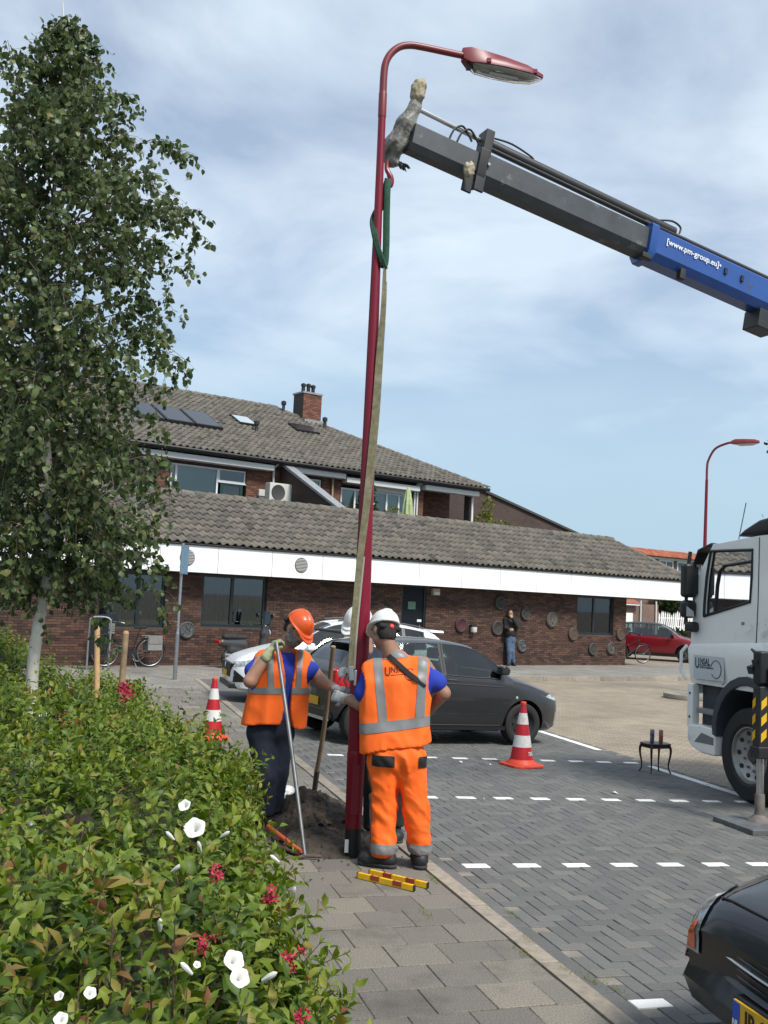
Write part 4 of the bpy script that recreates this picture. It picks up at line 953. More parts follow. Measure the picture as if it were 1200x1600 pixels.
def truck_wheel(x, a):
    w = MB().lathe([(.30, .0), (.33, -.02), (.46, -.015), (.495, .02), (.502, .06), (.502, .25), (.46, .31), (.30, .30)], (x+.02, a, .395), 'x', 40).build('wheel', M_rub, TR, smooth=True)
    g_ = MB()
    MB().lathe([(.001, .10), (.11, .10), (.115, .085), (.20, .06), (.235, .05), (.27, .035), (.285, .0), (.30, .0), (.31, .03), (.30, .25)], (x+.02, a, .395), 'x', 36).build('rim', mat('rim_steel', (0.36, 0.36, 0.35), .4, .8, var=.15), w, smooth=True)
    hl = MB(); nt_ = MB()
    for k in range(10):
        t = k*.6283; hl.lathe([(.001, .048), (.026, .048), (.027, .06)], (x+.012, a+.235*math.cos(t), .395+.235*math.sin(t)), 'x', 10)
        nt_.lathe([(.001, .045), (.014, .045), (.014, .09)], (x+.02, a+.165*math.cos(t+.3), .395+.165*math.sin(t+.3)), 'x', 6)
    hl.build('rim_hole', M_blk, w); nt_.build('wheel_nut', M_steel, w)
    MB().lathe([(.001, .03), (.075, .035), (.085, .05), (.09, .11)], (x+.02, a, .395), 'x', 16).build('hub', mat('hub_dark', (0.06, 0.06, 0.06), .6), w, smooth=True)
truck_wheel(.02, 9.37); truck_wheel(.02, 4.4); 
for a in (9.37, 4.4): MB().lathe([(.25, 1.97), (.46, 1.97), (.5, 2.02), (.5, 2.24), (.46, 2.28), (.25, 2.28)], (0, a, .395), 'x', 30).build('wheel', M_rub, TR, smooth=True)
MB().box(.75, 1.55, 1.6, 9.6, .65, .95).build('chassis', M_blk, TR); MB().box(-.05, 2.4, 1.2, 7.3, 1.0, 1.16).build('flatbed', M_pl, TR, bevel=.01)
st_ = MB()
st_.tube([(.72+.2*math.cos(t), 9.62+.05*math.sin(t)-.03*math.cos(t), 2.0+.18*math.sin(t)) for t in np.linspace(0, 6.283, 24)], .018, 8, False); st_.tube([(.72, 9.62, 2.0), (.72, 9.85, 1.7)], .03, 8).box(.55, .9, 9.6, 9.63, 1.97, 2.03)
st_.build('steering_wheel', M_bp, TR); MB().box(.3, 2.1, 9.75, 10.2, 1.55, 1.83).build('dashboard', M_bp, TR, bevel=.04); MB().box(.35, .9, 8.6, 9.1, 1.16, 1.55).box(.35, .9, 8.5, 8.62, 1.5, 2.3).build('seat', M_pl, TR, bevel=.05)
# side locker with dark cover behind the door, outrigger
MB().loft([[(-.06, 9.02, 1.15), (-.06, 8.78, 1.15), (.0, 8.78, 1.15), (.0, 9.02, 1.15)], [(-.06, 8.92, 1.44), (-.06, 8.78, 1.44), (.0, 8.78, 1.44), (.0, 8.92, 1.44)]]).build('air_intake', M_bp, TR, bevel=.015)
M_yel = mat('hazard_yellow', (0.70, 0.42, 0.015), .45)
bx_ = MB().box(-.66, 1.2, 8.13, 8.31, 1.24, 1.40).build('outrigger_beam', M_blk, TR, bevel=.01)
for k in range(4): MB().add([(-.56+k*.16, 8.314, 1.26), (-.48+k*.16, 8.314, 1.26), (-.52+k*.16, 8.314, 1.38), (-.60+k*.16, 8.314, 1.38)], [(0, 1, 2, 3)]).build('hazard_stripe', M_yel, bx_)
for k in range(2): MB().add([(-.56+k*.16, 8.126, 1.26), (-.48+k*.16, 8.126, 1.26), (-.52+k*.16, 8.126, 1.38), (-.60+k*.16, 8.126, 1.38)], [(0, 1, 2, 3)]).build('hazard_stripe', M_yel, bx_)
lg = MB().box(-.735, -.625, 8.175, 8.285, .60, 1.22).build('outrigger_leg', M_blk, TR, bevel=.012)
MB().box(-.752, -.608, 8.158, 8.302, .55, .66).build('leg_collar', M_blk, lg, bevel=.01)
for k in range(3): MB().add([(-.738, 8.28, .70+k*.15), (-.738, 8.235, .74+k*.15), (-.738, 8.235, .82+k*.15), (-.738, 8.28, .78+k*.15)], [(0, 1, 2, 3)]).build('hazard_stripe', M_yel, lg); MB().add([(-.72, 8.172, .70+k*.15), (-.66, 8.172, .75+k*.15), (-.66, 8.172, .83+k*.15), (-.72, 8.172, .78+k*.15)], [(0, 1, 2, 3)]).build('hazard_stripe', M_yel, lg)
MB().tube([(-.68, 8.23, .12), (-.68, 8.23, .56)], .034, 14).build('piston_rod', mat('chrome_rod', (0.55, 0.55, 0.56), .25, .9), lg, smooth=True)
MB().lathe([(.13, -.055), (.115, -.03), (.05, .03), (.046, .06), (.046, .21), (.04, .22)], (-.68, 8.23, 0), n=20, cap=True).build('foot', mat('rusty_foot', (0.13, 0.115, 0.10), .7, var=.3, vscale=15, wear=((0.20, 0.09, 0.04), 8, .58, .15)), lg, smooth=True)
hs_ = MB()
for k in range(7):
    x, a, z = -.72+random.uniform(0, .15), 8.18+random.uniform(0, .14), 1.16+random.uniform(0, .3); hs_.obox((x, a, z), (.03, 0, .01), (0, .04, 0), (-.01, 0, .035))
hs_.tube([(-.7, 8.2, 1.45), (-.74, 8.3, 1.56), (-.6, 8.35, 1.5), (-.5, 8.3, 1.3)], .012, 6).build('hydraulic_fitting', M_blk, bx_)
MB().box(-.74, -.62, 8.17, 8.29, 1.24, 1.55).build('bracket', M_bp, bx_, bevel=.02)
# crane column and boom
def world_part(mb, name, m, smooth=False, bevel=0):
    Mi = (Matrix.Translation(TR.location) @ Matrix.Rotation(KERB_RZ, 4, 'Z')).inverted(); return mb.xf(Mi).build(name, m, TR, smooth=smooth, bevel=bevel)
BP1 = at(648, 221, 7.98); BP2 = at(1195, 469, 9.5); bu = BP2-BP1; bl = np.linalg.norm(bu); bu /= bl
bs = np.cross(bu, (0, 0, 1)); bs /= np.linalg.norm(bs); bw_ = np.cross(bs, bu)
if bs[1] > 0: bs = -bs          # bs points towards the camera side
def bsec(t, hw, hh, dz=0.0):
    c = BP1+bu*t; return [c+bs*hw*.6+bw_*(-hh+dz), c+bs*hw+bw_*(-hh*.55+dz), c+bs*hw+bw_*(hh*.88+dz), c+bs*hw*.85+bw_*(hh+dz), c-bs*hw*.85+bw_*(hh+dz), c-bs*hw+bw_*(hh*.88+dz), c-bs*hw+bw_*(-hh*.55+dz), c-bs*hw*.6+bw_*(-hh+dz)]
def bt(px):                       # distance along the boom seen at that column
    lo, hi = -1, 8
    for _ in range(40):
        m = (lo+hi)/2; p = BP1+bu*m-EYE
        if 600+FPX*(p@RT)/(p@FW) < px: lo = m
        else: hi = m
    return lo
M_gb = mat('boom_grey', (0.05, 0.055, 0.06), .5, var=.25, vscale=6, wear=((0.16, 0.155, 0.14), 5, .6, .08))
M_bb = mat('boom_blue', (0.012, 0.068, 0.27), .4, coat=.2, var=.12, vscale=5, wear=((0.05, 0.05, 0.06), 7, .62, .06))
t1, t2, t3 = bt(752), bt(1012), bt(1200)
world_part(MB().loft([bsec(-.05, .082, .108), bsec(t1, .082, .108)]), 'boom_tip_section', M_gb)
world_part(MB().loft([bsec(t1-.08, .097, .124), bsec(t2, .097, .124)]), 'boom_middle_section', M_gb)
bb = world_part(MB().loft([bsec(t2-.06, .115, .148), bsec(t3+2.4, .115, .148)]), 'boom_main_section', M_bb)
for t, k in ((t1-.06, .115), (t2-.05, .135)):
    world_part(MB().loft([bsec(t-.03, k, k+.035), bsec(t+.05, k, k+.035)]), 'boom_collar', M_blk if k < .12 else M_bb, bevel=.006)
def bpt(t, side, up): return BP1+bu*t+bs*side+bw_*up
world_part(MB().tube([bpt(-.06, 0, .27), bpt(t1+.05, 0, .25)], .019, 10), 'cylinder_rod', MATS['chrome_rod'], True)
world_part(MB().tube([bpt(t1-.02, 0, .25), bpt(t1+.03, 0, .25), bpt(t2+.25, 0, .235)], [.04, .048, .048], 14), 'cylinder_barrel', M_blk, True)
world_part(MB().tube([bpt(t1-.05, .05, .19), bpt(t2, .05, .18)], .016, 8), 'hydraulic_pipe', M_blk, True); world_part(MB().tube([bpt(t2-.1, .02, .2), bpt(t3+2.4, .02, .2)], .026, 8), 'hose_guide', M_blk, True)
for c_, l_, w_, h_ in ((bpt(t1-.03, .03, .2), .04, .07, .12), (bpt(t1-.13, .06, -.18), .045, .012, .075), (bpt(t1-.04, .09, -.15), .045, .012, .075), (bpt(t2-.08, .1, -.15), .05, .03, .025), (bpt(t2+.33, .1, -.17), .03, .03, .05), (bpt(t3-.05, .0, -.23), .12, .1, .09)):
    world_part(MB().obox(c_, bu*l_, bs*w_, bw_*h_), 'bracket', M_blk, bevel=.008)
world_part(MB().lathe([(.001, -.012), (.013, -.012), (.014, .004)], n=10).xf(Matrix.Translation(bpt(t1+.0, .108, .02)) @ Vector(bs).to_track_quat('-Z', 'Y').to_matrix().to_4x4()), 'bolt', M_steel)
for dt_, z0 in ((-.25, .19), (-.18, .19)): world_part(MB().tube(smooth_pts([bpt(t1+dt_+.1, .03, z0), bpt(t1+dt_, .03, z0+.09), bpt(t1+dt_-.07, .03, z0+.04), bpt(t1+dt_-.1, .03, z0-.06)], 4), .009, 6), 'hose', M_blk, True)
world_part(MB().tube(smooth_pts([bpt(t1+.05, .02, .31), bpt(t1+.22, .02, .33), bpt(t1+.42, .02, .30), bpt(t1+.44, .02, .27)], 4), .008, 6), 'hose', M_blk, True)
world_part(MB().tube(smooth_pts([bpt(t2+.05, .02, .27), bpt(t2+.2, .02, .32), bpt(t2+.3, .02, .3), bpt(t2+.3, .02, .24)], 4), .009, 6), 'hose', M_blk, True)
for k_, t_ in enumerate((t2+.80, t2+1.0)): world_part(MB().obox(bpt(t_, .124, .03), bu*.015, bs*.008, bw_*.03), 'boom_latch', M_blk, bevel=.003)
txm = text_mesh('[www.pm-group.eu]\u2022', .075, mat('white_lettering', (0.72, 0.73, 0.75), .5), 'lettering', 1.0, .0012)
Mx = Matrix.Identity(4); ex = Vector(bu); ez = Vector(bs); ey = ez.cross(ex)
for i in range(3): Mx[i][0] = ex[i]; Mx[i][1] = ey[i]; Mx[i][2] = ez[i]; Mx[i][3] = bpt(t2+.42, .123, .055)[i]
o = link('lettering', txm, bb); o.matrix_local = (Matrix.Translation(TR.location) @ Matrix.Rotation(KERB_RZ, 4, 'Z')).inverted() @ Mx
# cloth-wrapped boom end and hook
wrapp = [('c', at(612, 252, 8.02), at(620, 225, 8.0), .055, .085), ('c', at(620, 225, 8.0), at(634, 195, 7.98), .085, .075), ('c', at(634, 195, 7.98), at(648, 168, 7.97), .07, .05), ('c', at(648, 168, 7.97), at(655, 143, 7.97), .048, .055), ('c', at(612, 250, 7.99), at(632, 262, 7.99), .035, .012), ('c', at(606, 225, 8.02), at(605, 248, 8.02), .04, .03)]
wf_ = prim_fn(wrapp, .03); lo, hi = bounds(wrapp)
def wrap_f(P):
    ax_ = nz0(at(655, 143, 7.97)-at(612, 252, 8.02)); q = P-np.outer((P@ax_).ravel(), ax_*.65).reshape(P.shape)
    return wf_(P)+.022*folds(q, 14, 3, (1, 1, 1), -.6)+.003*vnoise(P, 50, 5)
V, Q = sdf_mesh(wrap_f, lo, hi, .008)
Mi = np.array((Matrix.Translation(TR.location) @ Matrix.Rotation(KERB_RZ, 4, 'Z')).inverted()); V = V@Mi[:3, :3].T+Mi[:3, 3]
link('wrapped_tip', fast_mesh('wrapped_tip', V, Q, mat('grey_wrapping', (0.05, 0.05, 0.047), .5, col2=(0.33, 0.32, 0.28), vscale=7, bump=.5, bscale=50), smooth=True), TR)
frp = [('c', at(650, 150, 7.95), at(656, 133, 7.95), .048, .052), ('c', at(647, 148, 7.94), at(646, 134, 7.94), .02, .012), ('c', at(660, 150, 7.94), at(662, 136, 7.95), .02, .012)]
ff_ = prim_fn(frp, .015); lo, hi = bounds(frp)
V, Q = sdf_mesh(lambda P: ff_(P)+.008*wob(P, 110, 8), lo, hi, .007); V = V@Mi[:3, :3].T+Mi[:3, 3]
link('frayed_cloth', fast_mesh('frayed_cloth', V, Q, mat('cream_cloth', (0.36, 0.31, 0.21), .9, var=.4, vscale=30), smooth=True), TR)
rgp = []
fr2 = MB()
for k in range(14):
    p = at(614+k*1.5, 250+k*.7, 7.99); q = p+np.array([random.uniform(.01, .05), random.uniform(-.02, .02), -random.uniform(.02, .07)]); fr2.tube([p, (p+q)/2+np.array([0, 0, .01]), q], [.018, .01, .003], 6)
world_part(fr2, 'cloth_shreds', mat('dark_cloth', (0.03, 0.03, 0.028), .9, var=.4, vscale=30), True)
clp = [('e', at(733, 265, 8.0), (.05, .04, .06))]; V, Q = sdf_mesh(lambda P: prim_fn(clp)(P)+.012*wob(P, 80, 4), *bounds(clp), .008); V = V@Mi[:3, :3].T+Mi[:3, 3]
link('frayed_cloth', fast_mesh('frayed_cloth', V, Q, MATS['cream_cloth'], smooth=True), TR)
world_part(MB().tube(smooth_pts([at(605, 250, 7.98), at(604.5, 264, 7.97), at(608, 272, 7.96), at(611, 281, 7.96), at(609.5, 290, 7.96), at(604, 291, 7.96), at(602, 285, 7.96)], 4), [.02]*9+[.024]*8+[.016]*8, 10), 'hook', mat('hook_red', (0.20, 0.012, 0.02), .4), True)
# crane post behind the cab (outside the photograph)
cp_ = MB(); cpt = BP1+bu*((5.55-BP1[0])/bu[0]); 
world_part(MB().tube([cpt, cpt+np.array([.5, -.1, -1.2]), (cpt[0]+.35, cpt[1]-.35, 1.2)], .17, 10), 'crane_column', M_bb, True)
PDm = mat('pad_plate', (0.10, 0.105, 0.11), .7, var=.3, vscale=12)
pad = root('outrigger_pad', 'flat dark plastic plate under the outrigger foot of the truck', 'plate', KB(3.72, 8.23, lotz(3.72)), KERB_RZ)
MB().box(-.32, .36, -.33, .27, .0, .055).build('plate', PDm, pad, bevel=.008); MB().tube([(.36, .0, .04), (.42, .0, .07), (.42, .1, .07), (.36, .1, .04)], .01, 6).build('rope_handle', M_kh, pad)

# ================================================================== cones, table, cans, posts, small things
M_cor = mat('cone_orange', (0.62, 0.055, 0.02), .55, var=.12, vscale=8, wear=((0.25, 0.08, 0.05), 6, .62, .2)); M_crd = mat('cone_red', (0.42, 0.012, 0.02), .45, var=.12, vscale=10)
M_cwh = mat('cone_white', (0.62, 0.61, 0.58), .5, var=.12, vscale=16, wear=((0.35, 0.33, 0.3), 9, .58, .2))
def cone(label, loc, rz, txt):
    r = root('traffic_cone', label, 'traffic cone', loc, rz, 'red and white traffic cones')
    b = [(-.215, -.16), (-.16, -.215), (.16, -.215), (.215, -.16), (.215, .16), (.16, .215), (-.16, .215), (-.215, .16)]
    MB().prism(b, 0, .035).build('base', M_cor, r, bevel=.01)
    MB().lathe([(.18, .036), (.165, .06), (.15, .075), (.142, .09)], n=28).build('foot_ring', M_cor, r, smooth=True)
    zs = [.09, .235, .375, .505, .64, .735]
    rr = lambda z: .138-(.138-.032)*(z-.09)/.645
    for k in range(5):
        m = M_crd if k % 2 == 0 else M_cwh; e = .0015 if k % 2 else 0
        MB().lathe([(rr(zs[k])+e, zs[k]+.0005), (rr((zs[k]+zs[k+1])/2)+e, (zs[k]+zs[k+1])/2), (rr(zs[k+1])+e, zs[k+1]-.0005)], n=28).build('white_band' if k % 2 else 'red_band', m, r, smooth=True)
    MB().lathe([(.032, .735), (.036, .74), (.036, .765), (.028, .775), (.02, .775), (.018, .75)], n=20).build('tip', M_cor, r, smooth=True)
    if txt:
        me = text_mesh(txt, .065, M_cwh, 'lettering', .8, .001); o = link('lettering', me, r)
        ang = R(-75); rx = rr(.15)+.003; o.matrix_local = Matrix.Rotation(ang+R(90), 4, 'Z') @ Matrix.Translation((0, -rx, .16)) @ Matrix.Rotation(R(90-9), 4, 'X')
cone('red and white traffic cone standing on the dark car park pavers', KB(2.76, 11.46, lotz(2.76)), R(28), '783')
cone('red and white traffic cone half hidden by the hedge on the pavement', KB(-.79, 13.1, 0), R(10), '')
tb = root('side_table', 'small dark wooden side table with curved legs on the car park', 'table', KB(4.46, 11.23, lotz(4.46)), KERB_RZ+R(6)); tb.scale = (.70, .70, .86)
M_wd = mat('dark_wood', (0.03, 0.017, 0.011), .4, var=.35, vscale=12)
tp = []
for k in range(40):
    t = 2*math.pi*k/40; r_ = 1+.05*math.cos(8*t); tp.append((.24*np.sign(math.cos(t))*abs(math.cos(t))**.5*r_, .19*np.sign(math.sin(t))*abs(math.sin(t))**.5*r_))
MB().prism(tp, .40, .42).build('top', M_wd, tb, bevel=.006); MB().box(-.19, .19, -.145, .145, .35, .399).build('apron', M_wd, tb, bevel=.008)
for sx in (-1, 1):
    for sy in (-1, 1):
        P = [(sx*(.185+o), sy*(.14+o), z) for o, z in ((0, .398), (.022, .34), (.02, .26), (.0, .14), (.0, .06), (.022, .015), (.03, .0))]
        MB().tube(smooth_pts(P, 3), list(np.interp(np.linspace(0, 1, 19), [0, .2, .6, .9, 1], [.024, .022, .012, .013, .017])), 8).build('leg', M_wd, tb, smooth=True)
def can(label, b, a, mbody):
    r = root('drink_can', label, 'can', KB(b, a, lotz(4.46)+.3617), KERB_RZ, 'drink cans on the side table')
    MB().lathe([(.018, 0), (.023, .006), (.0265, .02), (.0265, .142), (.022, .155)], n=18, cap=True).build('body', mbody, r, smooth=True)
    MB().lathe([(.001, .153), (.02, .153), (.0225, .157), (.021, .1585)], n=18).build('lid', M_steel, r, smooth=True)
can('blue and silver drink can on the side table', 4.43, 11.26, mat('can_blue', (0.03, 0.05, 0.13), .3, .5, col2=(0.3, 0.32, 0.36), vscale=14)); can('red drink can on the side table beside the blue one', 4.53, 11.22, mat('can_red', (0.32, 0.02, 0.03), .3, .4, col2=(0.4, 0.25, 0.22), vscale=18))
M_stk = mat('pine_stake', (0.36, 0.22, 0.10), .75, var=.25, vscale=5, bump=.3, wear=((0.16, 0.09, 0.045), 4, .6, .15))
M_stk2 = mat('weathered_stake', (0.22, 0.15, 0.085), .8, var=.4, vscale=5, bump=.3)
def stake(label, p0, p1, r_, m):
    r = root('wooden_stake', label, 'stake', p0, 0, 'tree stakes in the hedge'); d = np.asarray(p1)-np.asarray(p0)
    MB().tube([(0, 0, 0), d*.97], r_, 16).build('shaft', m, r, smooth=True); MB().tube([d*.97, d*.995, d], [r_, r_*.85, r_*.6], 16).build('top', mat('cut_wood', (0.42, 0.27, 0.13), .8, var=.2), r, smooth=True)
stake('upright pale round wooden stake rising from the hedge', KB(-2.2, 12.9, 0), at(152, 978, 12.9), .036, M_stk)
stake('leaning brown round wooden stake rising from the hedge', KB(-2.2, 12.9, 0)+np.array([.1, .6, 0]), at(197, 986, 13.2), .04, M_stk2)
# street sign on a galvanised post, seen almost edge on
sg = root('street_sign', 'thin galvanised sign post with a blue sign seen nearly edge on', 'sign', KB(-.5, 21.6, 0), R(90))
MB().tube([(0, 0, -.1), (0, 0, .95)], .042, 14).build('lower_post', M_steel, sg, smooth=True); MB().tube([(0, 0, .95), (0, 0, 1.02), (0, 0, 2.85)], [.042, .03, .03], 14).build('upper_post', M_steel, sg, smooth=True)
pn = MB().box(-.24, .24, -.052, -.044, 2.2, 2.8).xf(Matrix.Rotation(R(-8), 4, 'Z')).build('panel', M_steel, sg); MB().box(-.235, .235, -.056, -.0525, 2.205, 2.795).xf(Matrix.Rotation(R(-8), 4, 'Z')).build('face', mat('sign_blue', (0.10, 0.19, 0.27), .4, var=.2), pn)
for z in (2.35, 2.65): MB().lathe([(.045, -.02), (.045, .02)], (0, 0, z), n=14, cap=True).build('clamp', M_steel, sg)
# black board in a tubular hoop behind the hedge
hb = root('hoop_board', 'black board in a rounded steel tube hoop behind the hedge', 'board', at(155, 1000, 22.5)*np.array([1, 1, 0]), R(10))
MB().tube(smooth_pts([(-.23, 0, 0), (-.23, 0, 1.0), (-.2, 0, 1.14), (-.1, 0, 1.18), (.1, 0, 1.18), (.2, 0, 1.14), (.23, 0, 1.0), (.23, 0, 0)], 4), .024, 10).build('hoop', M_steel, hb, smooth=True)
MB().box(-.19, .19, -.02, .02, .35, 1.1).build('board', mat('board_black', (0.012, 0.014, 0.018), .4), hb, bevel=.01)
# gully inlet in the far kerb, traffic island, litter
gi = root('kerb_gully', 'black gully inlet set in the far kerb', 'gully', FC(28.2, -4.42, -.115), FAC_RZ)
MB().box(-.3, .3, -.1, .08, 0, .135).build('body', M_gut, gi, bevel=.015)
for k in range(4): MB().box(-.26+k*.14, -.16+k*.14, -.112, -.1, .02, .08).build('slot', M_dark, gi)
isl = root('traffic_island', 'low rounded concrete traffic island left of the truck', 'island', KB(11.6, 20.9, -.118), KERB_RZ)
pl = [(-.5+.35*math.cos(t)-.0, .0+.45*math.sin(t)) for t in np.linspace(math.pi*.5, math.pi*1.5, 12)]+[(3.2, -.9), (3.4, .5)]
MB().prism(pl, 0, .12).build('kerb_ring', M_kf, isl, bevel=.02); MB().prism([(x*.8+.15, y*.7) for x, y in pl], .1, .128).build('infill', mat('island_fill', (0.2, 0.19, 0.14), .9, var=.4, vscale=5), isl)
M_paper = mat('paper', (0.6, 0.59, 0.56), .8)
def litter(label, b, a, w):
    r = root('paper_scrap', label, 'litter', KB(b, a, lotz(b)+.005), random.uniform(0, 3), 'scraps of litter')
    MB().add([(-w, -w*.4, 0), (w*.8, -w*.5, .006), (w, w*.4, .002), (-w*.3, w*.6, .014), (0, 0, .02)], [(0, 1, 4), (1, 2, 4), (2, 3, 4), (3, 0, 4)]).build('sheet', M_paper, r)
P_l = lambda x, y: None
def lot_hit(px, py):
    d = FW+RT*((px-600)/FPX)-UP*((py-800)/FPX); n_ = np.array([0, 0, 1])+SLOPE*RD; k = -(n_@EYE-SLOPE*C0)/(n_@d); p = EYE+d*k; return p@RD-C0, p@CD
for x, y, w, lb in ((961, 1240, .05, 'curved white scrap lying beyond the middle row of dashes'), (720, 1192, .04, 'white scrap lying just in front of the dashes left of the cone'), (756, 1250+0, .012, 'tiny white crumb near the middle row of dashes'), (766, 1196, .018, 'small white scrap close to the left side of the cone')):
    b, a = lot_hit(x, y); litter(lb, b, a, w)
# ================================================================== cars
M_tyre = mat('tyre', (0.014, 0.014, 0.014), .8, var=.2, vscale=20); M_cgl = mat('car_window_glass', (0.028, 0.036, 0.037), .03, spec=1.0, coat=1.0)
M_lamp = mat('headlamp_glass', (0.35, 0.37, 0.38), .1, coat=1.0, var=.5, vscale=18); M_tail = mat('tail_lamp', (0.45, 0.012, 0.015), .2, coat=.8, var=.3, vscale=20)
M_trim = mat('black_trim', (0.014, 0.014, 0.015), .45); M_chr = mat('chrome_trim', (0.6, 0.6, 0.6), .2, .9); M_plate = mat('number_plate', (0.62, 0.36, 0.015), .45, var=.12, vscale=25)
def catmull(xs, ys, q):
    xs = np.asarray(xs, float); ys = np.asarray(ys, float); m = np.gradient(ys, xs); q = np.asarray(q, float)
    i = np.clip(np.searchsorted(xs, q)-1, 0, len(xs)-2); h = xs[i+1]-xs[i]; t = np.clip((q-xs[i])/h, 0, 1)
    # monotone limited tangents
    d = (ys[1:]-ys[:-1])/(xs[1:]-xs[:-1]); mm = m.copy()
    for k in range(1, len(xs)-1):
        mm[k] = 0 if d[k-1]*d[k] <= 0 else np.sign(d[k])*min(abs(m[k]), 2.5*abs(d[k-1]), 2.5*abs(d[k]))
    return (2*t**3-3*t**2+1)*ys[i]+(t**3-2*t**2+t)*h*mm[i]+(-2*t**3+3*t**2)*ys[i+1]+(t**3-t**2)*h*mm[i+1]
def front_patch(c, name, m, par, rows, side, off=.006, n=8):
    """lens or trim lying on the nose: rows of (z, y0, y1) dropped onto the bodywork"""
    bv = BVHTree.FromPolygons([v.co[:] for v in c.b.data.vertices], [p.vertices[:] for p in c.b.data.polygons]); V = []; F = []
    zs = np.linspace(rows[0][0], rows[-1][0], 9); k = len(zs)
    for z in zs:
        y0 = np.interp(z, [r_[0] for r_ in rows], [r_[1] for r_ in rows]); y1 = np.interp(z, [r_[0] for r_ in rows], [r_[2] for r_ in rows])
        for j in range(n+1):
            y = y0+(y1-y0)*j/n; h = bv.ray_cast(Vector((c.L, side*y, z)), Vector((-1, 0, 0))); p = h[0]+h[1]*off if h[0] is not None else Vector((c.x(.08), side*y, z)); V.append(tuple(p))
    for i in range(k-1):
        for j in range(n): F.append((i*(n+1)+j, i*(n+1)+j+1, (i+1)*(n+1)+j+1, (i+1)*(n+1)+j))
    return MB().add(V, F).build(name, m, par, smooth=True)
class Car:
    def __init__(s, L, Wd, K, wb_front, wb, wr):
        s.L, s.W, s.K, s.wf, s.wb, s.wr = L, Wd, K, wb_front, wb, wr
    def q(s, key, f): a = s.K[key]; return catmull([p[0] for p in a], [p[1] for p in a], f)
    def ring(s, f, n=26):
        """half section at fraction f from the nose, bottom centre to top centre, as (y, z)"""
        hw = s.W/2; wm = s.q('wm', f)*hw; zb = s.q('zb', f); zl = s.q('belt', f); zt = s.q('top', f); we = s.q('we', f)*hw; ze = s.q('ze', f)
        zm = zb+(zl-zb)*.52
        P = [(0, zb), (wm*.8, zb), (wm*.93, zb+.05), (wm*.975, zb+.16), (wm, zm), (wm*.992, zl-.10), (wm*.955, zl), (we, ze), (we*.86, ze+(zt-ze)*.55), (we*.5, zt-(zt-ze)*.12), (0, zt)]
        return P
    def y_at(s, f, z):
        P = s.ring(f); return float(np.interp(z, [P[i][1] for i in (2, 3, 4, 5, 6, 7)], [P[i][0] for i in (2, 3, 4, 5, 6, 7)]))
    def x(s, f): return s.L/2-f*s.L
    def body(s, m, par):
        fs = np.unique(np.round(np.concatenate([np.linspace(0, .08, 9), np.linspace(.08, .92, 48), np.linspace(.92, 1, 9), [.315, .84, .262, .415, .905, .965]]), 5)); rings = []
        for f in fs:
            P = s.ring(f); half = []
            for i in range(len(P)-1):
                for t in (0, .5): half.append((P[i][0]*(1-t)+P[i+1][0]*t, P[i][1]*(1-t)+P[i+1][1]*t))
            half.append(P[-1]); x = s.x(f)
            rings.append([(x, y, z) for y, z in half]+[(x, -y, z) for y, z in half[-2:0:-1]])
        me = MB().loft(rings).mesh('body', m, True, 60)
        o = bpy.data.objects.new('body', me); COL.objects.link(o); cut = []
        for xw in (s.wf, s.wf-s.wb):
            c = bpy.data.objects.new('cut', MB().lathe([(.001, -s.W), (s.wr+.05, -s.W), (s.wr+.05, -s.W/2+.28), (.001, -s.W/2+.28)], (xw, 0, s.wr), 'y', 32).mesh('cut', M_trim)); COL.objects.link(c); cut.append(c)
            c = bpy.data.objects.new('cut', MB().lathe([(.001, s.W/2-.28), (s.wr+.05, s.W/2-.28), (s.wr+.05, s.W), (.001, s.W)], (xw, 0, s.wr), 'y', 32).mesh('cut', M_trim)); COL.objects.link(c); cut.append(c)
        for c in cut:
            b = o.modifiers.new('b', 'BOOLEAN'); b.operation = 'DIFFERENCE'; b.object = c; b.solver = 'EXACT'; b.material_mode = 'TRANSFER'
        bpy.context.view_layer.update()
        me2 = bpy.data.meshes.new_from_object(o.evaluated_get(bpy.context.evaluated_depsgraph_get()))
        for c in cut: bpy.data.objects.remove(c)
        bpy.data.objects.remove(o); me2.name = 'body'
        bm_ = bmesh.new(); bm_.from_mesh(me2); kill = []      # open the window areas so that the cabin shows
        for fc in bm_.faces:
            c = fc.calc_center_median(); f = (s.L/2-c.x)/s.L
            if not (.2 < f < .98): continue
            zl = float(s.q('belt', f)); ze = float(s.q('ze', f)); we = float(s.q('we', f))*s.W/2
            if .315 < f < .84 and zl < c.z < ze and abs(c.y) > we*.98 and abs(fc.normal.y) > .3: kill.append(fc)
            elif (.262 < f < .415 or .905 < f < .965) and c.z > ze-.02 and abs(c.y) < we*.94 and fc.normal.z > .05: kill.append(fc)
        bmesh.ops.delete(bm_, geom=kill, context='FACES'); bm_.to_mesh(me2); bm_.free()
        me2.polygons.foreach_set('use_smooth', [True]*len(me2.polygons)); me2.set_sharp_from_angle(angle=R(38))
        s.b = link('body', me2, par); return s.b
    def side_patch(s, name, m, par, side, f0, f1, zlo, zhi, off=.004, n=14, k=6):
        """patch on the flank between two heights (functions of f)"""
        V = []; F = []
        for i in range(n+1):
            f = f0+(f1-f0)*i/n; a, b = zlo(f), max(zhi(f), zlo(f)+.002)
            for j in range(k+1):
                z = a+(b-a)*j/k; V.append((s.x(f), side*(s.y_at(f, z)+off), z))
        for i in range(n):
            for j in range(k): F.append((i*(k+1)+j, (i+1)*(k+1)+j, (i+1)*(k+1)+j+1, i*(k+1)+j+1))
        return MB().add(V, F).build(name, m, par, smooth=True)
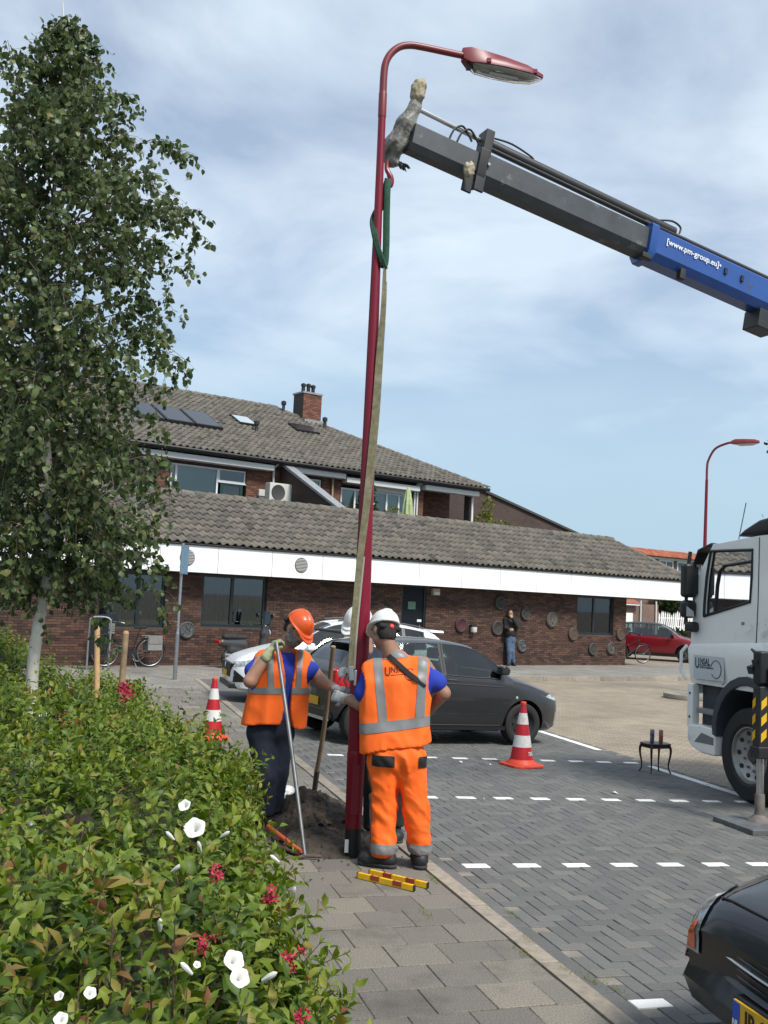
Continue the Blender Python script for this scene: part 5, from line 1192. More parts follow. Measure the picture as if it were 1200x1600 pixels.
    def top_patch(s, name, m, par, f0, f1, u0=0.04, off=.006, n=10):
        V = []; F = []; k = 14
        for i in range(n+1):
            f = f0+(f1-f0)*i/n; P = s.ring(f)[7:]; ys = [p[0] for p in P]; zs = [p[1] for p in P]; x = s.x(f); w = ys[0]*(1-u0)
            for j in range(k+1):
                y = -w+2*w*j/k; z = float(np.interp(abs(y), ys[::-1], zs[::-1])); V.append((x+(off if f < .5 else -off), y, z+off))
        for i in range(n):
            for j in range(k): F.append((i*(k+1)+j, (i+1)*(k+1)+j, (i+1)*(k+1)+j+1, i*(k+1)+j+1))
        return MB().add(V, F).build(name, m, par, smooth=True)
    def seam(s, par, side, pts, r=.004, name='seam', m=None):
        P = [(s.x(f), side*(s.y_at(f, z)+.001), z) for f, z in pts]; return MB().tube(P, r, 6).build(name, m or M_trim, par)
    def wheels(s, par, rim, steer=0.0):
        r = s.wr
        for xw in (s.wf, s.wf-s.wb):
            for sd_ in (-1, 1):
                w = bpy.data.objects.new('wheel', MB().lathe([(r*.66, -.09), (r*.70, -.098), (r*.9, -.1), (r*.98, -.085), (r, -.06), (r, .06), (r*.98, .085), (r*.66, .09)], ax='y', n=36).mesh('wheel', M_tyre, True)); COL.objects.link(w)
                w.parent = par; w.location = (xw, sd_*(s.W/2-.125), r); w.rotation_euler = (0, 0, (0 if sd_ < 0 else math.pi)+(steer if xw == s.wf else 0))
                MB().lathe([(.001, -.05), (r*.2, -.055), (r*.24, -.04), (r*.5, -.03), (r*.58, -.05), (r*.66, -.092), (r*.69, -.09), (r*.66, .05)], ax='y', n=32).build('rim', rim, w, smooth=True)
                h = MB()
                for k in range(8): t = k*.785; h.lathe([(.001, -.042), (r*.06, -.042), (r*.065, -.03)], (r*.42*math.cos(t), 0, r*.42*math.sin(t)), 'y', 8)
                h.build('rim_hole', M_trim, w)
    def mirror(s, par, m, f, z, side):
        y = s.y_at(f, z); o = MB().loft([[(s.x(f)+dx_, side*(y+yy), z+zz) for dx_, zz in ((-.06, -.05), (-.06, .07), (.02, .085), (.09, .03), (.07, -.05))] for yy in (.04, .1, .2)]).build('mirror', m, par, bevel=.025, seg=3)
        MB().box(s.x(f)-.02, s.x(f)+.05, min(side*(y-.01), side*(y+.05)), max(side*(y-.01), side*(y+.05)), z-.05, z-.02).build('mirror_foot', M_trim, o)
    def plate(s, par, front, z, txt, y0=0.0, ext=.012):
        f = 0 if front else 1; x = s.x(f)+(ext if front else -ext); sg = 1 if front else -1
        p = MB().box(-.26, .26, -.006, .006, -.055, .055).build('number_plate', M_plate, par, bevel=.004); p.location = (x, y0, z); p.rotation_euler = (0, 0, R(90)*sg)
        MB().box(-.257, -.215, -.0085, -.0062, -.05, .05).build('blue_band', mat('plate_blue', (0.01, 0.07, 0.42), .4), p)
        if txt: o = link('lettering', text_mesh(txt, .098, mat('plate_black', (0.008, 0.008, 0.008), .5), 'lettering', .82, .002, align='LEFT'), p); o.location = (-.185, -.0075, -.002); o.rotation_euler = (R(90), 0, 0)
        o = link('lettering', text_mesh('NL', .035, mat('white_lettering', (0.7, 0.7, 0.7), .5), 'lettering', .9, .0008), p); o.location = (-.236, -.0095, -.028); o.rotation_euler = (R(90), 0, 0)
        return p
HATCH = dict(wm=[(0, .60), (.012, .72), (.03, .82), (.07, .92), (.13, .98), (.22, 1), (.8, 1), (.9, .975), (.96, .93), (.985, .86), (1, .76)],
             zb=[(0, .30), (.02, .23), (.06, .20), (.15, .19), (.85, .2), (.93, .24), (.98, .32), (1, .40)],
             belt=[(0, .56), (.012, .62), (.03, .68), (.07, .74), (.13, .82), (.22, .91), (.3, .945), (.45, .965), (.65, 1.0), (.85, 1.06), (.93, 1.07), (.975, 1.0), (1, .84)],
             top=[(0, .60), (.012, .66), (.03, .725), (.07, .80), (.13, .88), (.2, .955), (.245, 1.0), (.30, 1.15), (.36, 1.315), (.42, 1.42), (.5, 1.475), (.6, 1.49), (.72, 1.475), (.85, 1.41), (.90, 1.36), (.93, 1.27), (.965, 1.10), (.985, 1.0), (1, .90)],
             ze=[(0, .59), (.012, .645), (.03, .71), (.07, .78), (.13, .855), (.2, .935), (.245, .97), (.30, 1.11), (.36, 1.27), (.42, 1.37), (.5, 1.42), (.6, 1.43), (.72, 1.415), (.85, 1.35), (.90, 1.30), (.93, 1.22), (.965, 1.08), (.985, .99), (1, .88)],
             we=[(0, .52), (.03, .68), (.07, .76), (.13, .83), (.2, .86), (.245, .85), (.30, .80), (.36, .755), (.42, .725), (.5, .715), (.72, .70), (.85, .66), (.9, .645), (.93, .66), (.965, .72), (1, .66)])
def hscale(K, hz, low=None):
    o = {}
    for k, v in K.items(): o[k] = [(f, y*hz) for f, y in v] if k in ('zb', 'belt', 'top', 'ze') else list(v)
    return o
def glaze(c, b, r, paint, splits):
    lo = lambda f: c.q('belt', f)-.004; hi = lambda f: c.q('ze', f)+.004
    edges = [.312]+[v for sp in splits for v in sp]+[.843]
    for sd_ in (-1, 1):
        for a, e in splits:
            c.side_patch('side_window', M_gcar, b, sd_, a, e, lo, hi, .001)
            c.seam(b, sd_, [(f, lo(f)+.012) for f in np.linspace(a, e, 8)], .009, 'window_seal'); c.seam(b, sd_, [(f, hi(f)-.012) for f in np.linspace(a, e, 8)], .007, 'window_seal')
        for k in range(0, len(edges), 2):
            if edges[k+1]-edges[k] > .004: c.side_patch('pillar', M_trim if 0 < k < len(edges)-2 else paint, b, sd_, edges[k], edges[k+1], lo, hi, .002, 4, 6)
    c.top_patch('windscreen', M_gcar, b, .262, .415, .05, .002); c.top_patch('rear_window', M_gcar, b, .905, .965, .05, .002)
    K_ = c.q('belt', .5); fl = MB().box(c.x(.86), c.x(.27), -c.W/2+.13, c.W/2-.13, .42, .46).build('cabin_floor', M_trim, r)
    MB().box(c.x(.33), c.x(.25), -c.W/2+.14, c.W/2-.14, .6, K_-.06).build('dashboard', M_trim, r, bevel=.03)
    for f in (.50, .72):
        for y in (-.36, .36):
            st = MB().box(c.x(f)-.02, c.x(f)+.45, y-.24, y+.24, .462, .62).build('seat', M_pl, r, bevel=.05); MB().loft([[(c.x(f)-.06-t*.18, y+q*w, .6+t*.5), (c.x(f)+.06-t*.18, y+q*w, .6+t*.5)] if False else [(c.x(f)-.07-t*.16, y-w, .6+t*.5), (c.x(f)-.07-t*.16, y+w, .6+t*.5), (c.x(f)+.05-t*.16, y+w, .6+t*.5), (c.x(f)+.05-t*.16, y-w, .6+t*.5)] for t, w in ((0, .24), (.7, .23), (1, .17))]).build('seat_back', M_pl, st, bevel=.04)
            MB().box(c.x(f)-.24, c.x(f)-.15, y-.12, y+.12, 1.13, 1.28).build('headrest', M_pl, st, bevel=.03)
    for sd_ in (-.36,): MB().tube([(c.x(.36)+.0+.05*math.sin(t), sd_*-1+.18*math.cos(t), .90+.17*math.sin(t)) for t in np.linspace(0, 6.283, 20)], .014, 6, False).build('steering_wheel', M_trim, r)
def basic_car(name, label, loc, rz, L, Wd, hz, paint, rim, wf, wb, wr, splits, roofm=None, steer=0.0):
    r = root(name, label, 'car', loc, rz); K = hscale(HATCH, hz); c = Car(L, Wd, K, wf, wb, wr); b = c.body(paint, r)
    glaze(c, b, r, paint, splits); c.wheels(r, rim, steer); return r, c, b

M_dgrey = mat('dark_grey_paint', (0.020, 0.020, 0.022), .34, .0, coat=.7); M_steelrim = mat('black_steel_rim', (0.02, 0.02, 0.021), .5)
M_wpaint = mat('white_car_paint', (0.82, 0.83, 0.84), .3, coat=.6); M_alloy = mat('alloy_rim', (0.3, 0.3, 0.31), .35, .8)
# ---- dark grey hatchback, tail to the kerb
DC, dc, db = basic_car('hatchback_car', 'dark grey hatchback parked tail first at the kerb behind the workers', KB(2.36, 13.80, lotz(2.1)), KERB_RZ+R(10), 3.66, 1.66, .945, M_dgrey, M_steelrim, 1.08, 2.48, .292, [(.315, .555), (.575, .735), (.75, .835)])
DC.rotation_euler = (0, math.atan(SLOPE), KERB_RZ+R(10))
for sd_ in (-1, 1):
    dc.seam(db, sd_, [(.325, .30), (.315, .6), (.31, .93)]); dc.seam(db, sd_, [(.565, .28), (.565, .6), (.565, .98), (.562, 1.36)]); dc.seam(db, sd_, [(.74, .55), (.755, .8), (.745, 1.02)])
    dc.seam(db, sd_, [(f, .27) for f in np.linspace(.31, .70, 8)], .005)
    dc.seam(db, sd_, [(f, .80+.10*(f-.3)) for f in np.linspace(.30, .78, 12)], .007, 'crease', M_dgrey)
    dc.side_patch('rocker', M_trim, db, sd_, .27, .70, lambda f: .205, lambda f: .262, .003, 10, 2)
    dc.mirror(db, M_dgrey if sd_ < 0 else M_dgrey, .315, 1.02, sd_)
    for f in (.53, .72): dc.seam(db, sd_, [(f-.02, .87), (f+.022, .873)], .012, 'door_handle', M_dgrey)
    dc.side_patch('headlight', M_lamp, db, sd_, .018, .125, lambda f: .60+.9*(f-.018), lambda f: .655+1.15*(f-.018)-3.5*max(0, f-.08), .004, 10, 4)
    dc.side_patch('tail_light', M_tail, db, sd_, .925, .985, lambda f: .74, lambda f: .98-.3*(f-.925), .005, 6, 4)
    MB().lathe([(.001, .006), (.018, .006), (.022, .0)], ax='y', n=12).xf(Matrix.Translation((dc.x(.245), sd_*(dc.y_at(.245, .66)+.002), .66)) @ (Matrix.Identity(4) if sd_ > 0 else Matrix.Rotation(math.pi, 4, 'Z'))).build('side_indicator', M_lamp, db)
    dc.side_patch('fog_lamp_bezel', M_chr, db, sd_, .022, .045, lambda f: .30, lambda f: .47, .004, 4, 4)
for sd_ in (-1, 1):     # light patches seen on the rear corner: lamp face turned to the tail
    MB().box(dc.x(.988)-.03, dc.x(.988)+.06, min(sd_*.52, sd_*.70), max(sd_*.52, sd_*.70), .72, .95).build('tail_light', M_tail, db, bevel=.03, seg=3)
dc.plate(db, False, .50, ''); MB().box(dc.x(1)-.02, dc.x(1)+.12, -.6, .6, .30, .42).build('rear_bumper_trim', M_trim, db, bevel=.02); MB().box(dc.x(1)-.035, dc.x(1)+.0, -.62, .62, .27, .31).build('chrome_strip', M_chr, db, bevel=.008)
MB().loft([[(dc.x(f), y, z) for y, z in ((-.56, 1.40), (.56, 1.40), (.52, 1.44), (-.52, 1.44))] for f in (.885, .945)]).build('roof_spoiler', M_trim, db, bevel=.015)
MB().box(-.2, .6, -.35, .35, .21, .24).build('underbody', M_trim, db)
MB().box(dc.x(0)-.05, dc.x(0)+.012, -.4, .4, .32, .46).build('grille', M_trim, db, bevel=.02)

# ---- white hatchback nose to the kerb
WC, wc_, wb2 = basic_car('white_car', 'white hatchback parked nose first behind the dark grey car', KB(2.08, 18.05, lotz(2.2)), KERB_RZ+math.pi, 4.06, 1.76, 1.03, M_wpaint, M_alloy, 1.22, 2.56, .305, [(.315, .555), (.575, .735), (.75, .845)])
WC.rotation_euler = (0, -math.atan(SLOPE), KERB_RZ+math.pi)
nose = MB()
def fr_box(c, name, m, par, y0, y1, z0, z1, dep=.03, bevel=.012, poly=None, fx=0.0):
    x = c.x(fx)
    if poly: return MB().prism(poly, x-.12, x+dep, 'x').build(name, m, par, bevel=bevel)
    return MB().box(x-.12, x+dep, y0, y1, z0, z1).build(name, m, par, bevel=bevel)
gr_ = fr_box(wc_, 'grille', M_trim, wb2, 0, 0, 0, 0, .02, .012, [(-.58, .66), (.58, .66), (.42, .42), (-.42, .42)])
for k in range(4): MB().box(wc_.x(0)+.021, wc_.x(0)+.027, -.44+.0, .44, .455+k*.05, .462+k*.05).build('grille_slat', M_pl, gr_)
for sd_ in (-1, 1):
    wc_.side_patch('headlight', M_lamp, wb2, sd_, .005, .105, lambda f: .60+.8*f, lambda f: .68+.95*f, .006, 10, 4)
    wc_.side_patch('fog_inlet', M_trim, wb2, sd_, .008, .05, lambda f: .34+.6*f, lambda f: .55-3.2*max(0, f-.012), .005, 8, 4)
    wc_.mirror(wb2, M_wpaint, .315, 1.02, sd_); wc_.seam(wb2, sd_, [(.325, .30), (.315, .6), (.31, .93)]); wc_.seam(wb2, sd_, [(.565, .28), (.565, .6), (.562, 1.36)])
    MB().tube([(wc_.x(f), sd_*wc_.q('we', f)*.84*.86, wc_.q('top', f)+.012) for f in np.linspace(.45, .85, 10)], .016, 8).build('roof_rail', M_trim, wb2, smooth=True)
fr_box(wc_, 'lower_grille', M_trim, wb2, -.62, .62, .24, .33, .03); wc_.plate(wb2, True, .47, '', 0, .035)
MB().lathe([(.001, .01), (.05, .01), (.055, .0)], ax='x', n=20).xf(Matrix.Translation((wc_.x(0)+.03, 0, .60))).build('badge', M_chr, wb2)
MB().loft([[(wc_.x(f), y, z) for y, z in ((-.55, 1.40), (.55, 1.40), (.5, 1.44), (-.5, 1.44))] for f in (.88, .945)]).build('roof_spoiler', M_wpaint, wb2, bevel=.015)

# ---- red crossover with black roof, far right
M_rpaint = mat('red_car_paint', (0.20, 0.006, 0.014), .28, .2, coat=.7)
RC, rc_, rb_ = basic_car('red_car', 'red crossover car with black roof parked beyond the low building', (11.55, 42.4, -.118), R(-22), 4.2, 1.8, 1.04, M_rpaint, M_alloy, 1.28, 2.6, .34, [(.315, .555), (.575, .735), (.75, .84)], steer=R(-18))
rc_.top_patch('roof', M_trim, rb_, .425, .90, .0, .008, 14)
for sd_ in (-1, 1):
    rc_.side_patch('headlight', M_lamp, rb_, sd_, .01, .115, lambda f: .68+.6*f, lambda f: .76+.7*f, .006, 10, 4); rc_.side_patch('sill_trim', M_trim, rb_, sd_, .2, .8, lambda f: .215, lambda f: .34, .006, 10, 2); rc_.mirror(rb_, M_trim, .315, 1.06, sd_)
    rc_.seam(rb_, sd_, [(.325, .30), (.31, .96)]); rc_.seam(rb_, sd_, [(.565, .3), (.562, 1.4)])
fr_box(rc_, 'grille', M_trim, rb_, -.5, .5, .42, .62, .02)

# ---- black car in the right foreground, nose over the kerb
M_kpaint = mat('black_car_paint', (0.006, 0.007, 0.009), .22, .0, spec=.35, coat=.35)
KB_ = dict(HATCH)
KB_['wm'] = [(0, .82), (.010, .87), (.025, .91), (.055, .94), (.1, .98), (.2, 1), (.85, 1), (.93, .96), (.98, .88), (1, .78)]
KB_['belt'] = [(0, .55), (.012, .60), (.03, .645), (.07, .70), (.13, .76), (.22, .84), (.3, .9), (.45, .94), (.65, .97), (.85, 1.0), (.93, 1.0), (.975, .95), (1, .82)]
KB_['ze'] = [(0, .57), (.012, .625), (.03, .675), (.07, .735), (.13, .80), (.2, .87), (.245, .92), (.30, 1.06), (.36, 1.22), (.42, 1.32), (.5, 1.37), (.72, 1.36), (.85, 1.30), (.90, 1.25), (.93, 1.17), (.965, 1.04), (.985, .96), (1, .85)]
KB_['top'] = [(0, .585), (.012, .645), (.03, .70), (.07, .765), (.13, .835), (.2, .91), (.245, .955), (.30, 1.10), (.36, 1.27), (.42, 1.37), (.5, 1.42), (.6, 1.43), (.72, 1.42), (.85, 1.36), (.90, 1.30), (.93, 1.21), (.965, 1.06), (.985, .97), (1, .87)]
KB_['we'] = [(0, .70), (.03, .78), (.07, .80), (.13, .85), (.2, .87), (.245, .85), (.30, .80), (.36, .755), (.42, .725), (.5, .715), (.72, .70), (.85, .66), (.9, .645), (.93, .66), (.965, .72), (1, .66)]
KC = root('black_car', 'glossy black car nosing into the bottom right corner of the photo', 'car', KB(-.01+2.13, 3.06, lotz(2)), KERB_RZ+math.pi-R(2)); kc = Car(4.25, 1.72, KB_, 1.27, 2.6, .31); kb = kc.body(M_kpaint, KC)
KC.rotation_euler = (0, -math.atan(SLOPE), KERB_RZ+math.pi-R(2))
glaze(kc, kb, KC, M_kpaint, [(.315, .555), (.575, .735), (.75, .84)])
for sd_ in (-1, 1):
    hl = front_patch(kc, 'headlight', mat('headlamp_clear', (0.20, 0.215, 0.22), .06, coat=1.0, var=.5, vscale=9), kb, [(.475, .60, .745), (.55, .60, .785), (.62, .63, .80), (.70, .70, .785)], sd_, .008)
    front_patch(kc, 'indicator', mat('orange_lens', (0.42, 0.07, 0.02), .15, coat=.8, var=.5, vscale=25), hl, [(.485, .62, .68), (.54, .625, .675), (.585, .64, .665)], sd_, .013)
    front_patch(kc, 'reflector', mat('red_reflector', (0.35, 0.02, 0.01), .2, coat=.8, var=.4, vscale=30), kb, [(.425, .70, .75), (.45, .69, .76), (.462, .70, .75)], sd_, .006)
    kc.seam(kb, sd_, [(.004, .465), (.03, .49), (.06, .515), (.1, .55)], .005); kc.mirror(kb, M_kpaint, .315, .98, sd_)
kc.wheels(KC, M_alloy)
# bonnet shut line, grille with chrome bar, emblem, lower intake, plate
bn = MB()
def toppt(f, u):
    P = kc.ring(f)[7:]; y = u*P[0][0]; return (kc.x(f)+.002, y, float(np.interp(abs(y), [p[0] for p in P][::-1], [p[1] for p in P][::-1]))+.002)
bn.tube([toppt(.028+.004*u*u, u) for u in np.linspace(-.98, .98, 25)], .0055, 6)
for sd_ in (-1, 1): bn.tube([toppt(f, sd_*.97) for f in np.linspace(.03, .24, 16)], .005, 6)
bn.build('bonnet_seam', M_trim, kb)
def bow_strip(z0, z1, w, x0, sag, name, m, par, th=.015, n=20):
    rings = []
    for i in range(n+1):
        y = -w+2*w*i/n; x = x0-sag*(y/w)**2; rings.append([(x-.08, y, z0), (x, y, z0), (x+th, y, (z0+z1)/2), (x, y, z1), (x-.08, y, z1)])
    return MB().loft(rings).build(name, m, par, smooth=True, sharp=30)
x0 = kc.x(0)
gk = bow_strip(.46, .575, .56, x0+.012, .055, 'grille', M_trim, kb, .0)
for z in (.475, .50, .545): bow_strip(z, z+.008, .54, x0+.020, .055, 'grille_slat', M_kpaint, gk, .004)
bow_strip(.520, .531, .555, x0+.026, .055, 'chrome_bar', M_chr, gk, .006)
MB().lathe([(.001, .012), (.045, .01), (.05, .0)], ax='x', n=24).xf(Matrix.Translation((x0+.035, 0, .525))).build('emblem', M_chr, gk)
bow_strip(.435, .462, .62, x0+.022, .07, 'bumper_lip', M_kpaint, kb, .02); bow_strip(.24, .30, .5, x0+.005, .06, 'lower_intake', M_trim, kb, .0)
bow_strip(.27, .462, .69, x0+.003, .03, 'bumper', M_kpaint, kb, .045)
kc.plate(kb, True, .375, 'JR-2', 0, .064)
MB().box(x0-.05, x0+.057, -.28, .28, .305, .44).build('plate_holder', M_trim, kb, bevel=.01)
# ================================================================== people
M_skin = mat('skin', (0.36, 0.19, 0.125), .55, var=.12, vscale=25, sub=.08); M_skin2 = mat('skin_tan', (0.30, 0.155, 0.10), .55, var=.12, vscale=25, sub=.08)
M_hv = mat('hivis_orange', (0.92, 0.135, 0.008), .8, var=.07, vscale=10); M_ref = mat('reflective_tape', (0.19, 0.19, 0.187), .45, var=.12, vscale=14)
M_blue = mat('blue_tshirt', (0.012, 0.035, 0.32), .85, var=.15, vscale=9); M_navy = mat('navy_trousers', (0.014, 0.018, 0.036), .85, var=.3, vscale=10)
M_boot = mat('black_boot', (0.016, 0.016, 0.017), .6, var=.3, vscale=20); M_sole = mat('boot_sole', (0.03, 0.03, 0.032), .8)
M_hair = mat('dark_hair', (0.018, 0.014, 0.012), .8, var=.4, vscale=60, bump=.6, bscale=150); M_beard = mat('grey_beard', (0.07, 0.065, 0.06), .9, col2=(0.34, 0.33, 0.31), vscale=55, bump=.8, bscale=160)
M_ho = mat('orange_helmet', (0.85, 0.11, 0.012), .35, coat=.15, var=.04); M_hw = mat('white_helmet', (0.66, 0.66, 0.63), .4, coat=.1, var=.05)
M_glv = mat('work_glove', (0.40, 0.40, 0.24), .9, col2=(0.16, 0.20, 0.10), vscale=22); M_glv2 = mat('grey_glove', (0.28, 0.28, 0.27), .9, var=.4, vscale=25); M_blkc = mat('black_cloth', (0.012, 0.012, 0.013), .85, var=.3, vscale=12)
M_jean = mat('jeans', (0.06, 0.10, 0.16), .9, var=.35, vscale=14); M_eye = mat('eye_dark', (0.02, 0.015, 0.012), .3)
def nz(v): v = np.asarray(v, float); return v/np.linalg.norm(v)
def aty(px, py, Y):
    d = FW+RT*((px-600)/FPX)-UP*((py-800)/FPX); return EYE+d*(Y/d[1])
class Body:
    def __init__(s, name, label, base): s.r = root(name, label, 'person', base); s.base = np.asarray(base, float)
    def sdf(s, name, fn, lo, hi, h, m, par=None, keep=False):
        V, Q = sdf_mesh(fn, lo, hi, h); me = fast_mesh(name, V-s.base, Q, m, smooth=True); return link(name, me, par or s.r)
    def prims(s, name, pr, m, k=.03, h=.011, par=None, dis=None, cut=None, pad=.05):
        f = prim_fn(pr, k)
        def fn(P):
            d = f(P)
            if dis is not None: d = d+dis(P)
            if cut is not None: d = np.maximum(d, cut(P))
            return d
        return s.sdf(name, fn, *bounds(pr, pad), h, m, par)
    def slab(s, src, cuts, name, m, par, push=.004):
        """copy of the strip of a garment between planes, lifted a little: tape, hems, panels"""
        bm = bmesh.new(); bm.from_mesh(src.data)
        for co, no in cuts:
            g = bm.verts[:]+bm.edges[:]+bm.faces[:]; bmesh.ops.bisect_plane(bm, geom=g, plane_co=Vector(np.asarray(co, float)-s.base), plane_no=Vector(no), clear_outer=True)
        bm.normal_update()
        for v in bm.verts: v.co += v.normal*push
        me = bpy.data.meshes.new(name); bm.to_mesh(me); bm.free(); me.materials.clear(); me.materials.append(m)
        me.polygons.foreach_set('use_smooth', [True]*len(me.polygons)); return link(name, me, par)
def head_parts(b, c, fwd, up, skin, helmet=None, beard=False, hair=True, neck=None, res=.007):
    """head with face, ears, hair and helmet in the frame given by fwd / up"""
    f = nz(fwd); u = nz(np.asarray(up)-np.dot(up, f)*f); r = np.cross(f, u); c = np.asarray(c, float); M = np.stack([r, f, u])
    P = lambda x, y, z: c+r*x+f*y+u*z
    pr = [('e', P(0, -.005, .03), (.076, .095, .095), M), ('e', P(0, .03, -.045), (.058, .062, .07), M), ('c', P(0, .06, -.085), P(0, .045, -.06), .03, .045), ('c', P(-.05, .02, -.06), P(.05, .02, -.06), .032, .032),
          ('c', P(0, .088, .015), P(0, .112, -.022), .011, .015), ('c', P(-.016, .098, -.026), P(.016, .098, -.026), .010, .010), ('c', P(-.045, .078, .028), P(.045, .078, .028), .014, .014),
          ('c', P(-.02, .084, -.058), P(.02, .084, -.058), .010, .010), ('e', P(-.078, -.008, -.008), (.012, .022, .034), M), ('e', P(.078, -.008, -.008), (.012, .022, .034), M),
          ('-e', P(-.034, .094, .008), (.017, .016, .012), M), ('-e', P(.034, .094, .008), (.017, .016, .012), M)]
    if neck is not None: pr.append(('c', P(0, -.025, -.06), neck, .054, .062))
    hd_ = b.prims('head', pr, skin, .022, res, pad=.03)
    for x in (-.033, .033): V, Q = sdf_mesh(prim_fn([('e', P(x, .082, .007), (.012, .010, .010), M)]), *bounds([('e', P(x, .082, .007), (.012, .01, .01))], .01), .005); link('eye', fast_mesh('eye', V-b.base, Q, M_eye, smooth=True), hd_)
    if hair:
        hp = [('e', P(0, -.018, .035), (.084, .096, .098), M), ('e', P(0, -.045, -.035), (.070, .062, .07), M)]; fh = prim_fn(hp, .03)
        def cutf(Q_): q = (Q_-c)@f; z = (Q_-c)@u; return np.maximum(q-.035-.25*np.clip(z, 0, .1), -(z+.085)+.9*np.clip(q, 0, 1))
        b.sdf('hair', lambda Q_: np.maximum(fh(Q_)+.002*wob(Q_, 200, 2), cutf(Q_)), *bounds(hp, .03), res, M_hair, hd_)
        for x in (-.034, .034): b.prims('eyebrow', [('c', P(x-.016, .096, .032), P(x+.016, .096, .034), .006, .005)], M_hair, .01, .005, hd_, pad=.02)
    if beard:
        bp_ = [('e', P(0, .034, -.072), (.070, .074, .068), M), ('c', P(-.062, .01, -.03), P(-.045, .055, -.075), .024, .024), ('c', P(.062, .01, -.03), P(.045, .055, -.075), .024, .024), ('c', P(-.026, .092, -.044), P(.026, .092, -.044), .012, .012), ('c', P(0, .07, -.10), P(0, .06, -.07), .036, .04)]
        fb = prim_fn(bp_, .02)
        b.sdf('beard', lambda Q_: np.maximum(fb(Q_)+.005*wob(Q_, 160, 5), (Q_-c)@u+.018-.35*np.abs((Q_-c)@r)), *bounds(bp_, .03), .0065, M_beard, hd_)
    if helmet is not None:
        z0 = .048
        def hf(Q_):
            q = Q_-c; x, y, z = q@r, q@f, q@u; z = z-.05*0
            dome = ellip(np.stack([x, y+.005, z], -1), (0, 0, z0), (.103, .128, .112)); rid = np.sqrt(x*x+0)*0+1
            ridge = np.maximum(np.abs(x)-.016, ellip(np.stack([x*0, y+.005, z], -1), (0, 0, z0), (.107, .132, .119))); ridge = smax(ridge, np.abs(y)-.10, .02)
            d = smin(dome, ridge, .012); d = np.maximum(d, z0-.012-z)
            rimr = ellip(np.stack([x, y-.012, z], -1), (0, 0, z0-.004), (.113, .142, .3)); rim = np.maximum(rimr, np.abs(z-(z0-.004+.18*np.clip(-y, -.2, .2)*0-.10*np.clip(y-.06, 0, 1)))-.006)
            pk = np.maximum(ellip(np.stack([x, y-.075, z], -1), (0, 0, z0-.01), (.09, .114, .3)), np.abs(z-(z0-.006-.32*np.clip(y-.08, 0, 1)))-.006)
            return smin(smin(d, rim, .008), pk, .01)
        lo = c-.25; hi = c+.27
        hm = b.sdf('helmet', hf, lo, hi, .0065, helmet)
        b.prims('headband', [('c', P(-.07, -.085, .0), P(.07, -.085, .0), .022, .022)], M_blkc, .02, .007, hm, pad=.02)
        if helmet is M_hw:
            kn = [('e', P(.0, -.112, .0), (.018, .012, .018), M)]; b.prims('adjust_knob', kn, mat('knob_red', (0.7, 0.05, 0.05), .4), .01, .005, hm, pad=.02)
    return hd_
def hand_prims(w, d, n, side, curl=.9, s=1.0, spread=.0):
    """wrist w, direction d, palm normal n; four bent fingers of unequal length and a thumb off the side of the palm"""
    d = nz(d); n = nz(np.asarray(n)-np.dot(n, d)*d); x = np.cross(d, n)*side; w = np.asarray(w, float); pr = []
    for k in (-1, -.33, .33, 1): pr.append(('c', w+d*.012*s+x*k*.018*s, w+d*.085*s+x*k*.031*s, .016*s, .0125*s))
    for k, L_ in ((-1, .070), (-.33, .080), (.33, .076), (1, .060)):
        a = w+d*.085*s+x*k*.031*s; c1 = curl*(.55+.1*abs(k)); d1 = d*math.cos(c1)+n*math.sin(c1); m_ = a+d1*L_*.45*s
        c2 = c1+curl*.95; d2 = d*math.cos(c2)+n*math.sin(c2); m2 = m_+d2*L_*.32*s; c3 = c2+curl*.6; d3 = d*math.cos(c3)+n*math.sin(c3); e = m2+d3*L_*.25*s
        pr += [('c', a, m_, .0105*s, .0095*s), ('c', m_, m2, .0095*s, .0085*s), ('c', m2, e, .0085*s, .0075*s)]
    t0 = w+d*.025*s-x*.022*s; t1 = t0+(d*.6-x*.7+n*.45)*.042*s; t2 = t1+(d*.75-x*.15+n*.6)*.034*s; pr += [('c', t0, t1, .015*s, .012*s), ('c', t1, t2, .012*s, .0095*s)]
    return pr
def boot(b, ank, toe_dir, gz=0.0, L=.28, m=None):
    a = np.asarray(ank, float); t = nz([toe_dir[0], toe_dir[1], 0]); sd = np.array([-t[1], t[0], 0]); hp = np.array([a[0], a[1], gz])-t*.05
    pr = [('c', a+np.array([0, 0, .03]), hp+np.array([0, 0, .07])+t*.02, .056, .052), ('c', hp+np.array([0, 0, .055]), hp+t*(L-.10)+np.array([0, 0, .045]), .046, .046), ('c', hp+t*(L-.13)+sd*.015+np.array([0, 0, .05]), hp+t*(L-.085)+np.array([0, 0, .045]), .046, .044)]
    o = b.prims('boot', pr, m or M_boot, .03, .009, cut=lambda P: gz+.024-P[..., 2], dis=lambda P: .003*wob(P, 90, 3))
    so = [('c', hp+np.array([0, 0, .03]), hp+t*(L-.09)+np.array([0, 0, .03]), .052, .054)]
    b.prims('sole', so, M_sole, .02, .009, o, cut=lambda P: np.maximum(gz+.0-P[..., 2], P[..., 2]-gz-.03))
    lc = [('c', hp+t*(.07+.035*k)+sd*(-.025)+np.array([0, 0, .105-.012*k]), hp+t*(.07+.035*k)+sd*.025+np.array([0, 0, .105-.012*k]), .004, .004) for k in range(3)]
    return o
